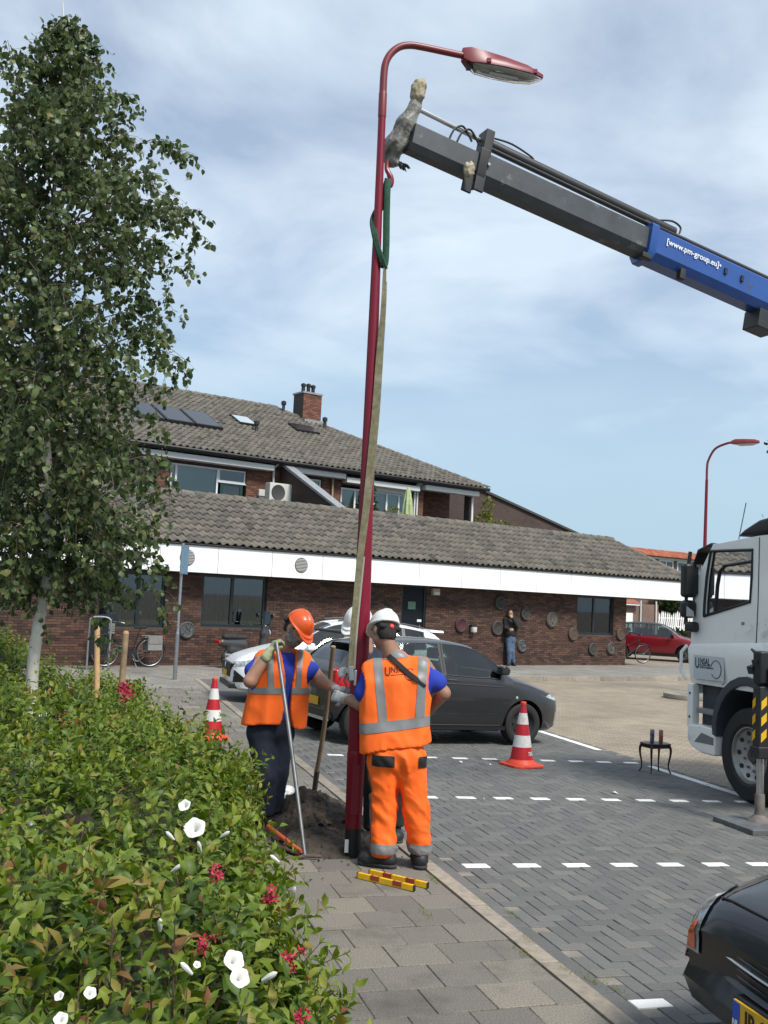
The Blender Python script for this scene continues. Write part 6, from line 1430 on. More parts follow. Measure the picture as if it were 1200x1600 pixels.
def trousers(b, hl, hr, kl, kr, al, ar, m, r=(.112, .092, .088), waist=None, fold=.006, seed=1, cutz=0.03, h=.0115):
    pc = (np.asarray(hl)+np.asarray(hr))/2; w = waist if waist is not None else pc+np.array([0, 0, .16])
    ax = (np.asarray(hr)-np.asarray(hl))*.5
    pr = [('c', hl, kl, r[0], r[1]), ('c', kl, al, r[1], r[2]), ('c', hr, kr, r[0], r[1]), ('c', kr, ar, r[1], r[2]), ('c', hl+np.array([0, 0, .02]), hr+np.array([0, 0, .02]), .11, .11), ('c', pc-ax*.6+np.array([0, 0, .05]), w-ax*.55, .125, .12), ('c', pc+ax*.6+np.array([0, 0, .05]), w+ax*.55, .125, .12)]
    lowz = min(al[2], ar[2])
    def dis(P):
        zz = np.clip((lowz+.35-P[..., 2])/.35, 0, 1); kz = np.exp(-((P[..., 2]-(kl[2]+kr[2])/2)/.16)**2); hz_ = np.exp(-((P[..., 2]-hl[2]+.06)/.12)**2)
        q = P@np.array([3., 5., 0])
        return fold*(folds(P, 9, seed, (1, 1, 1.1), .9)*(.55+.9*kz+.8*hz_)+.9*zz*folds(P, 13, seed+5, (.8, .8, 1.7), .5))
    return b.prims('trousers', pr, m, .035, h, dis=dis, cut=lambda P: cutz-P[..., 2])
def torso_prims(pL, pR, sL, sR, g=0.0, depth=.12):
    pL, pR, sL, sR = map(np.asarray, (pL, pR, sL, sR)); dn = np.array([0, 0, -.13]); ax = (sR-sL); ax = ax/np.linalg.norm(ax); inset = ax*.045
    cL, cR = sL+dn+inset, sR+dn-inset
    return [('c', pL, cL, depth+g, depth+.008+g), ('c', pR, cR, depth+g, depth+.008+g), ('c', (pL+pR)/2, (cL+cR)/2, depth+.015+g, depth+.02+g), ('c', sL+ax*.02+np.array([0, 0, -.03]), sR-ax*.02+np.array([0, 0, -.03]), .072+g, .072+g), ('c', (sL+sR)/2+np.array([0, 0, .0]), (sL+sR)/2+np.array([0, 0, .05]), .085+g, .06+g)]
def cloth(amp, sc, seed, st=(.7, .7, 1.6)): return lambda P: amp*1.25*folds(P, sc*.42, seed, (1.1, 1.1, .75), .5)

# ---- worker on the right: back to us, all in orange
Y0 = 7.30
A = lambda px, py, dy=0.0: aty(px, py, Y0+dy)
b = Body('person', 'worker in orange vest and orange trousers with white helmet, back to the camera', A(622, 1357)*np.array([1, 1, 0]))
hl, hr, kl, kr, al, ar = A(600, 1188, .0), A(641, 1188, .0), A(598, 1262, .03), A(652, 1260, .02), A(600, 1326, -.02), A(657, 1322, .03)
tro = trousers(b, hl, hr, kl, kr, al, ar, M_hv, (.104, .093, .090), A(620, 1150, .03), .016, 3, .075)
sl_, sr_ = A(579, 1043, .06), A(661, 1038, .04)
vp = torso_prims(A(595, 1196, .02), A(640, 1192, .02), sl_, sr_, .014, .108)
hem = lambda P: (A(618, 1168)[2]+.20*(P[..., 0]-A(618, 1168)[0])+.008*np.sin(14*P[..., 0]))-P[..., 2]
pv = torso_prims(A(597, 1150, .03), A(636, 1148, .03), sl_, sr_, -.006, .112)+[('c', sl_+np.array([.02, 0, -.035]), A(569, 1082, .06), .066, .074), ('c', sr_+np.array([-.02, 0, -.035]), A(683, 1066, .05), .066, .072)]
b.prims('t_shirt', pv, M_blue, .04, .011, dis=cloth(.005, 20, 5), cut=lambda P: A(600, 1165)[2]-P[..., 2])
arm_hole = [A(560, 1072, .06), A(681, 1066, .04)]
def vest_cut(P):
    d = hem(P); 
    for a in arm_hole: d = np.maximum(d, .082-np.sqrt((((P-a)*np.array([1.15, .55, .7]))**2).sum(-1)))
    return d
flare = lambda P: -.028*np.clip((A(600, 1120)[2]-P[..., 2])/.28, 0, 1)
ve = b.prims('vest', vp, M_hv, .04, .011, dis=lambda P: cloth(.010, 15, 9)(P)+flare(P), cut=vest_cut)
xL = lambda x: A(x, 1100)
zb0, zb1 = A(620, 1137)[2], A(620, 1122)[2]
tilt = nz([-.17, 0, 1]); ntl = tuple(-tilt)
b.slab(ve, [(A(618, 1139), ntl), (A(618, 1123), tuple(tilt))], 'reflective_band', M_ref, ve)
dv = nz([1, 0, -.17])       # shoulder tapes lean with the body
back = (0, 1, .25)
n_l = nz([-1, 0, -.14]); n_r = -n_l
b.slab(ve, [(A(587, 1075), tuple(n_l)), (A(601, 1075), tuple(-n_l)), (A(600, 1125), ntl), (A(600, 1075, .10), (0, 1, 0))], 'reflective_band', M_ref, ve)
b.slab(ve, [(A(651, 1075), (-1, 0, .02)), (A(665, 1075), (1, 0, -.02)), (A(620, 1124), ntl), (A(600, 1075, .10), (0, 1, 0))], 'reflective_band', M_ref, ve)
b.slab(ve, [(A(600, 1031), ntl), (A(600, 1019), tuple(tilt)), (A(601, 1075), tuple(n_l)), (A(651, 1075), (1, 0, -.02)), (A(600, 1075, .02), (0, 1, 0))], 'reflective_band', M_ref, ve, .0035)
b.slab(tro, [(A(600, 1330), (0, 0, -1)), (A(600, 1315), (0, 0, 1))], 'reflective_band', M_ref, tro, .005)
for x0, x1 in ((582, 616), (653, 672)):
    b.slab(tro, [(A(x0, 1185), (-1, 0, 0)), (A(x1, 1185), (1, 0, 0)), (A(600, 1194), (0, 0, -1)), (A(600, 1177), (0, 0, 1)), (A(600, 1185, -.02), (0, 1, 0))], 'black_pocket', M_blkc, tro, .006)
b.slab(tro, [(A(574, 1250, -.02), (0, -1, 0)), (A(574, 1250, .02), (0, 1, 0)), (A(597, 1250), (1, 0, 0)), (A(600, 1318), (0, 0, -1)), (A(600, 1190), (0, 0, 1))], 'side_tape', M_ref, tro, .004)
# arms: right one bent forward, left one reaching to the post
er, wr_ = A(693, 1083, .06), A(668, 1112, .27); el, wl_ = A(564, 1100, .09), A(541, 1092, .20)
b.prims('arm', [('c', sr_, er, .058, .047), ('c', er, wr_, .050, .034)]+hand_prims(wr_, wr_-er, (0, 1, .3), 1, .8), M_skin2, .02, .009)
b.prims('arm', [('c', sl_, el, .058, .047), ('c', el, wl_, .050, .034)], M_skin2, .02, .009)
b.prims('glove', [('c', wl_+np.array([.03, -.015, 0]), wl_, .040, .036)]+hand_prims(wl_, nz([-.8, .35, .15]), (.1, .9, -.3), -1, .9), M_glv2, .012, .006)
boot(b, al, (-.55, .2), 0.0); boot(b, ar, (-.05, 1), 0.0)
hd1 = head_parts(b, A(600, 986, .10), (-.48, .78, -.34), (-.02, .36, .93), M_skin2, M_hw, neck=A(611, 1022, .06))
# bag strap across the back and the company lettering, laid on the vest
dg = bpy.context.evaluated_depsgraph_get()
def bvh_of(o):
    me = o.data; return BVHTree.FromPolygons([v.co[:] for v in me.vertices], [p.vertices[:] for p in me.polygons])
bv = bvh_of(ve)
def on_vest(px, py, lift=.006):
    o = Vector(EYE-b.base); d = Vector(nz(FW+RT*((px-600)/FPX)-UP*((py-800)/FPX))); h = bv.ray_cast(o, d)
    return (np.array(h[0])+np.array(h[1])*lift, np.array(h[1])) if h[0] is not None else (None, None)
sp_ = []; sn_ = []
for t in np.linspace(0, 1, 16):
    px, py = 597+(664-597)*t, 1014+(1072-1014)*t+3*math.sin(t*3.1); p, n = on_vest(px, py, .010)
    if p is not None: sp_.append(p); sn_.append(n)
b2 = MB(); rings = []
for i in range(len(sp_)):
    d = nz(sp_[min(i+1, len(sp_)-1)]-sp_[max(i-1, 0)]); n = nz(sn_[i]); s_ = np.cross(d, n); w = .019 if i < 11 else .010; rings.append([sp_[i]-s_*w-n*.006, sp_[i]+s_*w-n*.006, sp_[i]+s_*w+n*.004, sp_[i]-s_*w+n*.004])
bag = MB().loft(rings).build('bag_strap', M_blkc, b.r, bevel=.003)
def draw_on(me, cx, cy, sx, sy, lift, name, m, par, host_b, fn):
    """bend flat lettering (units of photo size) onto a garment"""
    vs = [v.co.copy() for v in me.vertices]; ok = True
    for i, v in enumerate(vs):
        p, n = fn(cx+v.x*sx, cy-v.y*sy, lift)
        if p is not None: me.vertices[i].co = p
    return link(name, me, par)
M_vl = mat('vest_lettering', (0.03, 0.012, 0.02), .7)
draw_on(text_mesh('U', 1, M_vl, 'lettering', .7, 0, 0), 606, 1050, 20, 20, .004, 'lettering', M_vl, ve, b, on_vest)
draw_on(text_mesh('NSAL', 1, M_vl, 'lettering', .8, 0, 0), 622, 1047, 11.5, 13, .004, 'lettering', M_vl, ve, b, on_vest)
ln = []
for x in np.linspace(611, 636, 12):
    p, n = on_vest(x, 1055-(x-611)*.05, .003)
    if p is not None: ln.append(p)
MB().tube(ln, .002, 5).build('lettering', M_vl, ve)
ln = [on_vest(641+9*math.cos(t), 1054-9*math.sin(t), .003)[0] for t in np.linspace(1.0, 6.0, 22)]
MB().tube([p for p in ln if p is not None], .0018, 5).build('emblem_ring', M_vl, ve)

# ---- worker on the left: open vest over a blue shirt, grey beard, orange helmet
Y0 = 8.32
A = lambda px, py, dy=0.0: aty(px, py, Y0+dy)
b = Body('person', 'bearded worker in orange helmet and open orange vest holding a long steel bar', A(425, 1300)*np.array([1, 1, 0]))
hl, hr, kl, kr, al, ar = A(407, 1146, -.05), A(439, 1146, .06), A(414, 1212, -.09), A(434, 1208, .05), A(412, 1276, -.04), A(424, 1268, .10)
tro = trousers(b, hl, hr, kl, kr, al, ar, M_navy, (.105, .088, .082), A(425, 1120, .0), .006, 8, .11)
sl_, sr_ = A(411, 1026, -.10), A(474, 1027, .05)
pL, pR = A(407, 1122, -.05), A(440, 1122, .05)
pv = torso_prims(pL, pR, sl_, sr_, -.004, .112)+[('c', sl_+np.array([.015, 0, -.03]), A(397, 1048, -.17), .07, .078), ('c', sr_+np.array([-.015, 0, -.03]), A(487, 1048, .02), .066, .070)]
b.prims('t_shirt', pv, M_blue, .04, .011, dis=cloth(.005, 20, 15), cut=lambda P: A(425, 1142)[2]-P[..., 2])
vp = torso_prims(A(405, 1150, -.05), A(444, 1150, .05), sl_, sr_, .020, .112)
fc_ = nz([.35, -.94, 0]); fs = np.cross(fc_, (0, 0, 1)); vc = (A(440, 1060, -.05)); ztop = A(440, 1005)[2]
def vest_cut(P):
    # opening down the front, widening at the hem; rounded skirt corners; arm holes
    u = (P-vc)@nz([.94, .35, 0]); fr_ = (P-vc)@fc_; z = P[..., 2]; zz = np.clip((ztop-z)/(ztop-A(440, 1135)[2]), 0, 1)
    gap = .030+.045*np.clip(1-zz*2.2, 0, 1)+.04*np.clip((zz-.75)/.25, 0, 1)**2; d = np.where(fr_ > .0, gap-np.abs(u-.035), -1.0)
    d = np.maximum(d, A(425, 1131)[2]-.015*np.sin(12*u)+.05*np.clip(.1-np.abs(u-.035), 0, .1)*4-.06*np.clip(u-.05, 0, .2)*2-z)
    for a in (A(393, 1056, -.13), A(490, 1055, .03)): d = np.maximum(d, .085-np.sqrt((((P-a)*np.array([1.2, .6, .7]))**2).sum(-1)))
    return d
flare = lambda P: -.035*np.clip((A(440, 1090)[2]-P[..., 2])/.25, 0, 1)
ve = b.prims('vest', vp, M_hv, .04, .011, dis=lambda P: cloth(.006, 17, 29)(P)+flare(P), cut=vest_cut)
b.slab(ve, [(A(420, 1081), (0, 0, -1)), (A(420, 1071), (0, 0, 1))], 'reflective_band', M_ref, ve)
b.slab(ve, [(A(422, 1050), (-1, 0, -.08)), (A(431.5, 1050), (1, 0, .08)), (A(420, 1071), (0, 0, -1)), (A(440, 1050, -.02), (0, 1, 0))], 'reflective_band', M_ref, ve)
b.slab(ve, [(A(465, 1050), (-1, 0, .0)), (A(473, 1050), (1, 0, .0)), (A(420, 1071), (0, 0, -1)), (A(440, 1050, .05), (0, 1, 0))], 'reflective_band', M_ref, ve)
er, wr_ = A(391, 1064, -.28), A(420, 1020, -.27)
b.prims('arm', [('c', sl_+np.array([0, -.02, -.02]), er, .060, .050), ('c', er, wr_, .052, .036)], M_skin, .02, .009)
hdir = nz(A(432, 1001, -.24)-wr_)
b.prims('glove', [('c', wr_-hdir*.045, wr_+hdir*.01, .043, .038)]+hand_prims(wr_, hdir, (.55, .25, -.75), 1, 1.0, 1.12), M_glv, .012, .006)
el, wl_ = A(503, 1065, .0), A(526, 1077, -.16)
b.prims('arm', [('c', sr_, el, .055, .047), ('c', el, wl_, .048, .033)], M_skin, .02, .009)
b.prims('glove', [('c', wl_-nz(wl_-el)*.02, wl_, .037, .034)]+hand_prims(wl_, nz([.8, -.45, .05]), (.2, .3, -.9), 1, 1.0), M_glv2, .012, .006)
boot(b, al, (.85, -.45), 0.0); boot(b, ar, (.7, -.2), 0.0)
hd2 = head_parts(b, A(464, 982, -.10), (.55, -.50, -.68), (.58, -.30, .74), M_skin, M_ho, beard=True, neck=A(446, 1013, -.03))
bv = bvh_of(ve)
ln = [on_vest(465.5+3.2*math.cos(t), 1042-3.2*math.sin(t), .003)[0] for t in np.linspace(.8, 6, 14)]; ln = [p for p in ln if p is not None]
if len(ln) > 3: MB().tube(ln, .0014, 5).build('emblem_ring', M_vl, ve)

# ---- third worker, hidden behind the post: white helmet, dark clothes
Y0 = 8.02
A = lambda px, py, dy=0.0: aty(px, py, Y0+dy)
b = Body('person', 'third worker mostly hidden behind the lamp post, white helmet showing left of it', A(597, 1312)*np.array([1, 1, 0]))
hl, hr, kl, kr, al, ar = A(582, 1160, -.05), A(603, 1160, .08), A(584, 1230, -.05), A(616, 1228, .10), A(583, 1292, -.02), A(617, 1285, .12)
trousers(b, hl, hr, kl, kr, al, ar, M_blkc, (.10, .085, .075), A(590, 1135, .03), .006, 18, .1)
sl_, sr_ = A(567, 1030, -.13), A(590, 1030, .17)
b.prims('jacket', torso_prims(A(580, 1135, -.05), A(600, 1135, .08), sl_, sr_, .0, .11)+[('c', sl_, A(566, 1068, -.20), .07, .06), ('c', sr_, A(590, 1068, .2), .07, .06)], M_navy, .04, .012, dis=cloth(.005, 20, 35))
e1, w1 = A(566, 1078, -.22), A(553, 1066, -.34)
b.prims('arm', [('c', sl_, e1, .055, .046), ('c', e1, w1, .046, .034)], M_skin, .02, .01)
b.prims('glove', [('c', w1+np.array([.02, .03, 0]), w1, .04, .036)]+hand_prims(w1, nz([-.45, -.45, .6]), (-.5, .5, -.4), 1, .9, 1.1), mat('white_glove', (0.55, 0.54, 0.50), .9, var=.2, vscale=20), .012, .006)
boot(b, al, (-.35, -.9), 0.0); boot(b, ar, (.1, -1), 0.0)
head_parts(b, A(561, 977, -.04), (-.5, -.72, -.45), (-.25, -.4, .85), M_skin2, M_hw, neck=A(572, 1018, .0))

# ---- man leaning by the far wall, hand at his face
Y0 = 31.75
A = lambda px, py, dy=0.0: aty(px, py, Y0+dy)
gzf = -.003
fb_ = A(797, 1038)*np.array([1, 1, 0]); b = Body('person', 'man in black jacket and blue jeans standing against the brick wall, hand at face', fb_)
hl, hr = A(794.5, 1002), A(800, 1002, .1); kl, kr = A(795.5, 1018, -.08), A(800, 1018, .0); al, ar = fb_+np.array([-.05, -.06, .11]), fb_+np.array([.1, .03, .11])
trousers(b, hl, hr, kl, kr, al, ar, M_jean, (.10, .082, .07), A(797.5, 992, .05), .004, 28, .06, .02)
sl_, sr_ = A(790, 968, -.02), A(805.5, 968, .1)
b.prims('jacket', torso_prims(A(794, 990), A(801, 990, .08), sl_, sr_, .02, .115)+[('c', sl_, A(789.5, 981, -.1), .075, .065), ('c', A(789.5, 981, -.1), A(795, 984, -.24), .06, .05), ('c', sr_, A(808, 979, -.08), .075, .065), ('c', A(808, 979, -.08), A(801, 967, -.22), .06, .045)], M_blkc, .04, .018, dis=cloth(.005, 20, 45), cut=lambda P: A(797, 1000)[2]-P[..., 2])
w1 = A(800, 965.5, -.24)
b.prims('hand', hand_prims(w1, nz([-.4, .3, .8]), (-.2, .9, -.1), 1, .7), M_skin, .012, .01); w2 = A(795.5, 984, -.25)
b.prims('hand', hand_prims(w2, nz([.9, -.1, .1]), (0, .9, -.2), 1, .7), M_skin, .012, .01)
boot(b, al, (-.3, -1), gzf); boot(b, ar, (.2, -1), gzf)
head_parts(b, A(797.5, 959, -.03), (-.1, -1, -.25), (0, -.2, 1), M_skin, None, neck=A(798, 968, .03), res=.012)

# ================================================================== tools and the dig
M_gbar = mat('steel_bar', (0.16, 0.165, 0.17), .45, .6, var=.3, vscale=10)
bb0, bt0 = aty(476, 1341, 7.42), aty(432, 1004, 8.02)
br_ = root('steel_bar', 'long grey steel bar leaning on the bearded worker, T foot on the tiles', 'bar', bb0)
pm = (bb0+bt0)/2+np.array([.012, 0, -.02])
MB().tube(smooth_pts([bb0+np.array([0, 0, .02]), pm, bt0], 8), .0155, 12).build('shaft', M_gbar, br_, world=True, smooth=True)
MB().tube(smooth_pts([aty(464, 1352, 7.36)*np.array([1, 1, 0])+np.array([0, 0, .014]), bb0+np.array([0, 0, .016]), aty(502, 1338, 7.42)*np.array([1, 1, 0])+np.array([0, 0, .018])], 5), .013, 8).build('cross_bar', mat('rusty_bar', (0.085, 0.062, 0.05), .8, var=.35, vscale=18), br_, world=True, smooth=True)
s0, s1 = KB(-.40, 8.95, .12), aty(521, 1010, 8.60)
sh = root('shovel', 'shovel with long wooden handle stuck in the heap of dirt', 'shovel', s0)
MB().tube(smooth_pts([s0+(s1-s0)*.16, s0+(s1-s0)*.5+np.array([.012, 0, 0]), s1], 6), .0205, 12).build('handle', mat('worn_handle', (0.21, 0.145, 0.085), .75, var=.3, vscale=6), sh, world=True, smooth=True)
MB().tube([s0, s0+(s1-s0)*.165], [.023, .025], 12).build('socket', mat('shovel_steel', (0.07, 0.06, 0.05), .6, .5, var=.3), sh, world=True, smooth=True)
bd = MB(); dwn = nz(s0-s1); sx = nz([1, .3, 0]); nn = np.cross(dwn, sx)
bd.loft([[s0+dwn*t+sx*w*q+nn*(.02*(1-q*q)) for q in (-1, -.5, 0, .5, 1)]+[s0+dwn*t+sx*w*q+nn*(.02*(1-q*q)-.004) for q in (1, .5, 0, -.5, -1)] for t, w in ((0, .07), (.05, .1), (.22, .1), (.30, .05))]).build('blade', MATS['shovel_steel'], sh, world=True)
def dirt(P):
    x = (P-np.array([*KB(-.52, 8.02)[:2], 0]))
    u = x@RD; v = x@CD; z = P[..., 2]
    h1 = .20*np.exp(-(((u-.0)/.32)**2+((v-.48)/.42)**2)**1.5); h2 = .17*np.exp(-(((u+.16)/.26)**2+((v-.05)/.34)**2)**1.4); h3 = .12*np.exp(-(((u-.28)/.22)**2+((v+.0)/.34)**2))
    hole = .085*np.exp(-(((u+.02)/.42)**2+((v+.48)/.30)**2)**2)
    hh = h1+h2+h3-.035+hole; Pn = P*np.array([1, 1, .8])
    hh = hh+np.clip(hh+.05, 0, .12)/.12*(.05*vnoise(Pn, 5, 61)+.05*(.4-np.abs(vnoise(Pn, 11, 62)))+.045*(.4-np.abs(vnoise(Pn, 23, 63)))+.028*(.4-np.abs(vnoise(Pn, 48, 64))))
    return (z-hh)*.75
dl_ = KB(-.52, 8.05)
V, Q = sdf_mesh(dirt, (dl_[0]-.95, dl_[1]-1.15, -.1), (dl_[0]+.95, dl_[1]+1.35, .5), .013)
keep = V[:, 2] > -.015; remap = -np.ones(len(V), int)
M_dirt = mat('dug_earth', (0.040, 0.030, 0.022), .95, col2=(0.095, 0.074, 0.054), vscale=6, bump=1.0, bscale=70, wear=((0.045, 0.036, 0.028), 5, .5, .2))
dp_ = link('dirt_heap', fast_mesh('dirt_heap', V-dl_, Q, M_dirt, smooth=True)); dp_.location = dl_; tag(dp_, 'heap of dug dark earth beside the lamp post hole', 'dirt heap', kind='stuff')
cl = root('earth_crumbs', 'loose crumbs of earth scattered on the tiles round the hole', 'crumbs', dl_); cl['kind'] = 'stuff'
cm = MB()
for k in range(420):
    q = random.uniform(0, 6.28); rr_ = abs(random.gauss(0, .45))+.2; p = KB(-.52+rr_*.75*math.cos(q), 7.75+rr_*math.sin(q), .004); s_ = random.uniform(.004, .016)
    if (p-dl_)@RD > .45: continue
    cm.add([p+np.array([random.uniform(-s_, s_), random.uniform(-s_, s_), random.uniform(-.003, s_)]) for _ in range(5)], [(0, 1, 2), (0, 2, 3), (0, 3, 4), (1, 2, 4), (2, 3, 4)])
cm.build('crumb', M_dirt, cl, world=True)
M_lvl = mat('level_yellow', (0.72, 0.42, 0.015), .45, var=.1, vscale=20, wear=((0.35, 0.25, 0.08), 9, .62, .12))
def level(label, p0, p1):
    d = np.asarray(p1)-np.asarray(p0); L_ = np.linalg.norm(d); r = root('spirit_level', label, 'spirit level', p0, math.atan2(d[1], d[0]), 'spirit levels on the pavement')
    MB().box(0, L_, -.012, .012, .0, .038).build('bar', M_lvl, r, bevel=.002)
    for k in (.32, .72):
        v = MB().box(L_*k-.035, L_*k+.035, -.0135, .0135, .010, .0395).build('vial_window', mat('vial_red', (0.30, 0.05, 0.02), .4), r); MB().tube([(L_*k-.02, 0, .035), (L_*k+.02, 0, .035)], .006, 8).build('vial', mat('vial_green', (0.4, 0.55, 0.1), .2), v)
    for x in (-.006, L_): MB().box(x+.0005, x+.0055, -.0125, .0125, .0005, .0387).build('end_cap', M_trim, r)
level('nearer yellow spirit level lying on the tiles behind the worker', KB(-.60, 6.70, .002), KB(-.32, 6.36, .002)); level('farther yellow spirit level lying on the tiles, touching the boots side', KB(-.50, 6.76, .002), KB(-.21, 6.41, .002))
oh = root('hand_tool', 'orange tool handle lying on the ground by the hedge', 'tool handle', aty(418, 1308, 8.15)*np.array([1, 1, 0]))
MB().tube([aty(418, 1308, 8.05)*np.array([1, 1, 0])+np.array([0, 0, .07]), aty(470, 1341, 7.5)*np.array([1, 1, 0])+np.array([0, 0, .02])], .019, 10).build('grip', mat('orange_plastic', (0.6, 0.1, 0.03), .5, var=.2, vscale=10), oh, world=True, smooth=True)
MB().tube([aty(416, 1326, 7.75)*np.array([1, 1, 0])+np.array([0, 0, .02]), aty(470, 1342, 7.46)*np.array([1, 1, 0])+np.array([0, 0, .016])], .013, 8).build('shaft', MATS['rusty_bar'], oh, world=True, smooth=True)
pbg = [('e', KB(-.78, 9.0, .1), (.12, .1, .12)), ('c', KB(-.85, 8.95, .05), KB(-.62, 9.05, .12), .07, .06)]
pb2 = root('plastic_bag', 'crumpled white plastic bag behind the heap of dirt', 'bag', KB(-.75, 9.0, 0)); bf = prim_fn(pbg, .04); V, Q = sdf_mesh(lambda P: np.maximum(bf(P)+.02*wob(P, 45, 9)+.01*wob(P, 110, 10), -P[..., 2]), *bounds(pbg, .06), .01)
link('film', fast_mesh('film', V-np.array(pb2.location), Q, mat('white_film', (0.62, 0.62, 0.62), .4, var=.1, vscale=20), smooth=True), pb2)
# ================================================================== plants
def atz(px, py, z):
    d = FW+RT*((px-600)/FPX)-UP*((py-800)/FPX); return EYE+d*((z-HC)/d[2])
def unit(v): return v/(np.linalg.norm(v, axis=-1, keepdims=True)+1e-9)
def leaf_arrays(P, D, N, L, Wd, curl=.12, fold=.18):
    """each leaf: midrib base-mid-tip and two side points, gently folded and curled -> verts (n,5,3)"""
    D = unit(D); S = unit(np.cross(D, N)); N = np.cross(S, D); L = L[:, None]; Wd = Wd[:, None]
    b = P; m1 = P+D*L*.33+N*L*curl*.35; m2 = P+D*L*.68+N*L*curl*.1; t = P+D*L-N*L*curl
    r1 = P+D*L*.27+S*Wd*.46+N*(Wd*fold+L*curl*.25); r2 = P+D*L*.60+S*Wd*.43+N*(Wd*fold*.9+L*curl*.1); l1 = P+D*L*.27-S*Wd*.46+N*(Wd*fold+L*curl*.25); l2 = P+D*L*.60-S*Wd*.43+N*(Wd*fold*.9+L*curl*.1)
    return np.stack([b, r1, t, l1, m1, m2, r2, l2], 1)
LF = np.array([(0, 1, 4), (4, 1, 6), (4, 6, 5), (5, 6, 2), (0, 4, 3), (4, 7, 3), (4, 5, 7), (5, 2, 7)])
def leaf_mesh(name, V, m, rnd, off):
    n = len(V); F = (LF[None]+8*np.arange(n)[:, None, None]).reshape(-1, 3)
    return fast_mesh(name, V.reshape(-1, 3)-np.asarray(off), F, m, np.repeat(rnd, 8), smooth=True)
def leaf_objects(V, rnd, par, m, off, name='leaf', nvar=40):
    """the leaves that show largest, each an object; a few dozen shapes are shared"""
    shapes = []
    for k in range(len(V)):
        if k < nvar:
            c = V[k, 0]; shapes.append((fast_mesh('leaf', (V[k]-c), LF, m, smooth=True), V[k]-c))
        me, base = shapes[k % nvar]
        if k < nvar: link(name, me, par, V[k, 0]-off); continue
        # carry a shared leaf shape onto this leaf's own direction
        def fr(q): d = unit(q[2]-q[0]); s = unit(q[1]-q[3]-np.dot(q[1]-q[3], d)*d); return np.stack([s, d, np.cross(s, d)], 1)
        Rm = fr(V[k])@fr(base).T; sc = np.linalg.norm(V[k, 2]-V[k, 0])/np.linalg.norm(base[2]-base[0])
        o = link(name, me, par); M = Matrix.Identity(4)
        for i in range(3):
            for j in range(3): M[i][j] = Rm[i, j]*sc
            M[i][3] = V[k, 0][i]-off[i]
        o.matrix_local = M
def shoots(P, D, npair, slen, leaf, rng, jit=.25):
    """upright shoots carrying crossed pairs of leaves"""
    n = len(P); D = unit(D); A_ = unit(np.cross(D, rng.normal(size=(n, 3)))); B_ = np.cross(D, A_); LP_, LD, LN, LL, LR = [], [], [], [], []
    tone = rng.uniform(0, 1, n)
    for k in range(npair):
        t = (k+.5)/npair; pos = P+D*(slen*t)[:, None]; ax = A_ if k % 2 else B_
        up = .15+.75*t**1.5
        for sg in (-1, 1):
            d = unit(ax*sg*(1-.35*t)+D*up+rng.normal(size=(n, 3))*jit); LP_.append(pos+rng.normal(size=(n, 3))*.004); LD.append(d); LN.append(D+rng.normal(size=(n, 3))*.3); LL.append(leaf*(1.05-.55*t*t)*rng.uniform(.6, 1.25, n)); LR.append(np.clip(tone*.55+.40*t+rng.normal(0, .1, n), 0, 1))
    return map(np.concatenate, (LP_, LD, LN, LL, LR))
ST_H = [(0, (0.034, 0.066, 0.010)), (.25, (0.066, 0.115, 0.014)), (.55, (0.13, 0.19, 0.022)), (.80, (0.215, 0.255, 0.034)), (.92, (0.24, 0.18, 0.045)), (1, (0.19, 0.07, 0.035))]
M_hl = leaf_mat('hedge_leaf', ST_H); M_hlo = leaf_mat('hedge_leaf_single', ST_H, None)
M_twig = mat('twig', (0.085, 0.06, 0.035), .85, var=.3, vscale=20)
def hedge_edge(a): return -1.66+.38*np.exp(-((a-7.9)/1.4)**2)-.16*np.clip((4.2-a)/1.8, 0, 1)
def htop(b, a):
    e = np.clip((hedge_edge(a)-b)/.30, 0, 1); e2 = np.clip((a-1.15)/.4, 0, 1)
    bump = .10*np.sin(b*3.1+a*1.3)+.07*np.sin(a*2.7-b*1.7)+.05*np.sin(5.1*b+3.3*a+1)
    far = np.interp(a, [0, 5, 7.6, 8.4, 10, 13, 17], [.80, .84, .90, .84, .58, .42, .40])
    back = .62*np.clip((-2.55-b)/.9, 0, 1)*np.clip((a-7.5)/2.5, 0, 1)
    return (far+back+bump*.8)*(.35+.65*np.sqrt(e))*(.5+.5*e2)
rng = np.random.default_rng(11)
blocks = [(1.25, 3.3, 150, .084, 5, 'shrub', 'lush green shrub with red and big white trumpet flowers in the bottom left corner'), (3.3, 5.2, 140, .082, 5, 'shrub', 'green shrub with one large open white trumpet flower below the bearded worker'), (5.2, 7.8, 115, .080, 5, 'shrub', 'bushy shrub at the bearded worker, in the middle of the hedge'),
          (7.8, 11.2, 88, .080, 4, 'shrub', 'leafy shrub in front of the two wooden stakes and far cone'), (11.2, 17.2, 60, .088, 4, 'shrub', 'low spreading green shrub round the foot of the birch tree')]
def kbw(b, a, z): return a[:, None]*CD+(b[:, None]+C0)*RD+np.stack([np.zeros_like(z), np.zeros_like(z), z], 1)
SHR = []
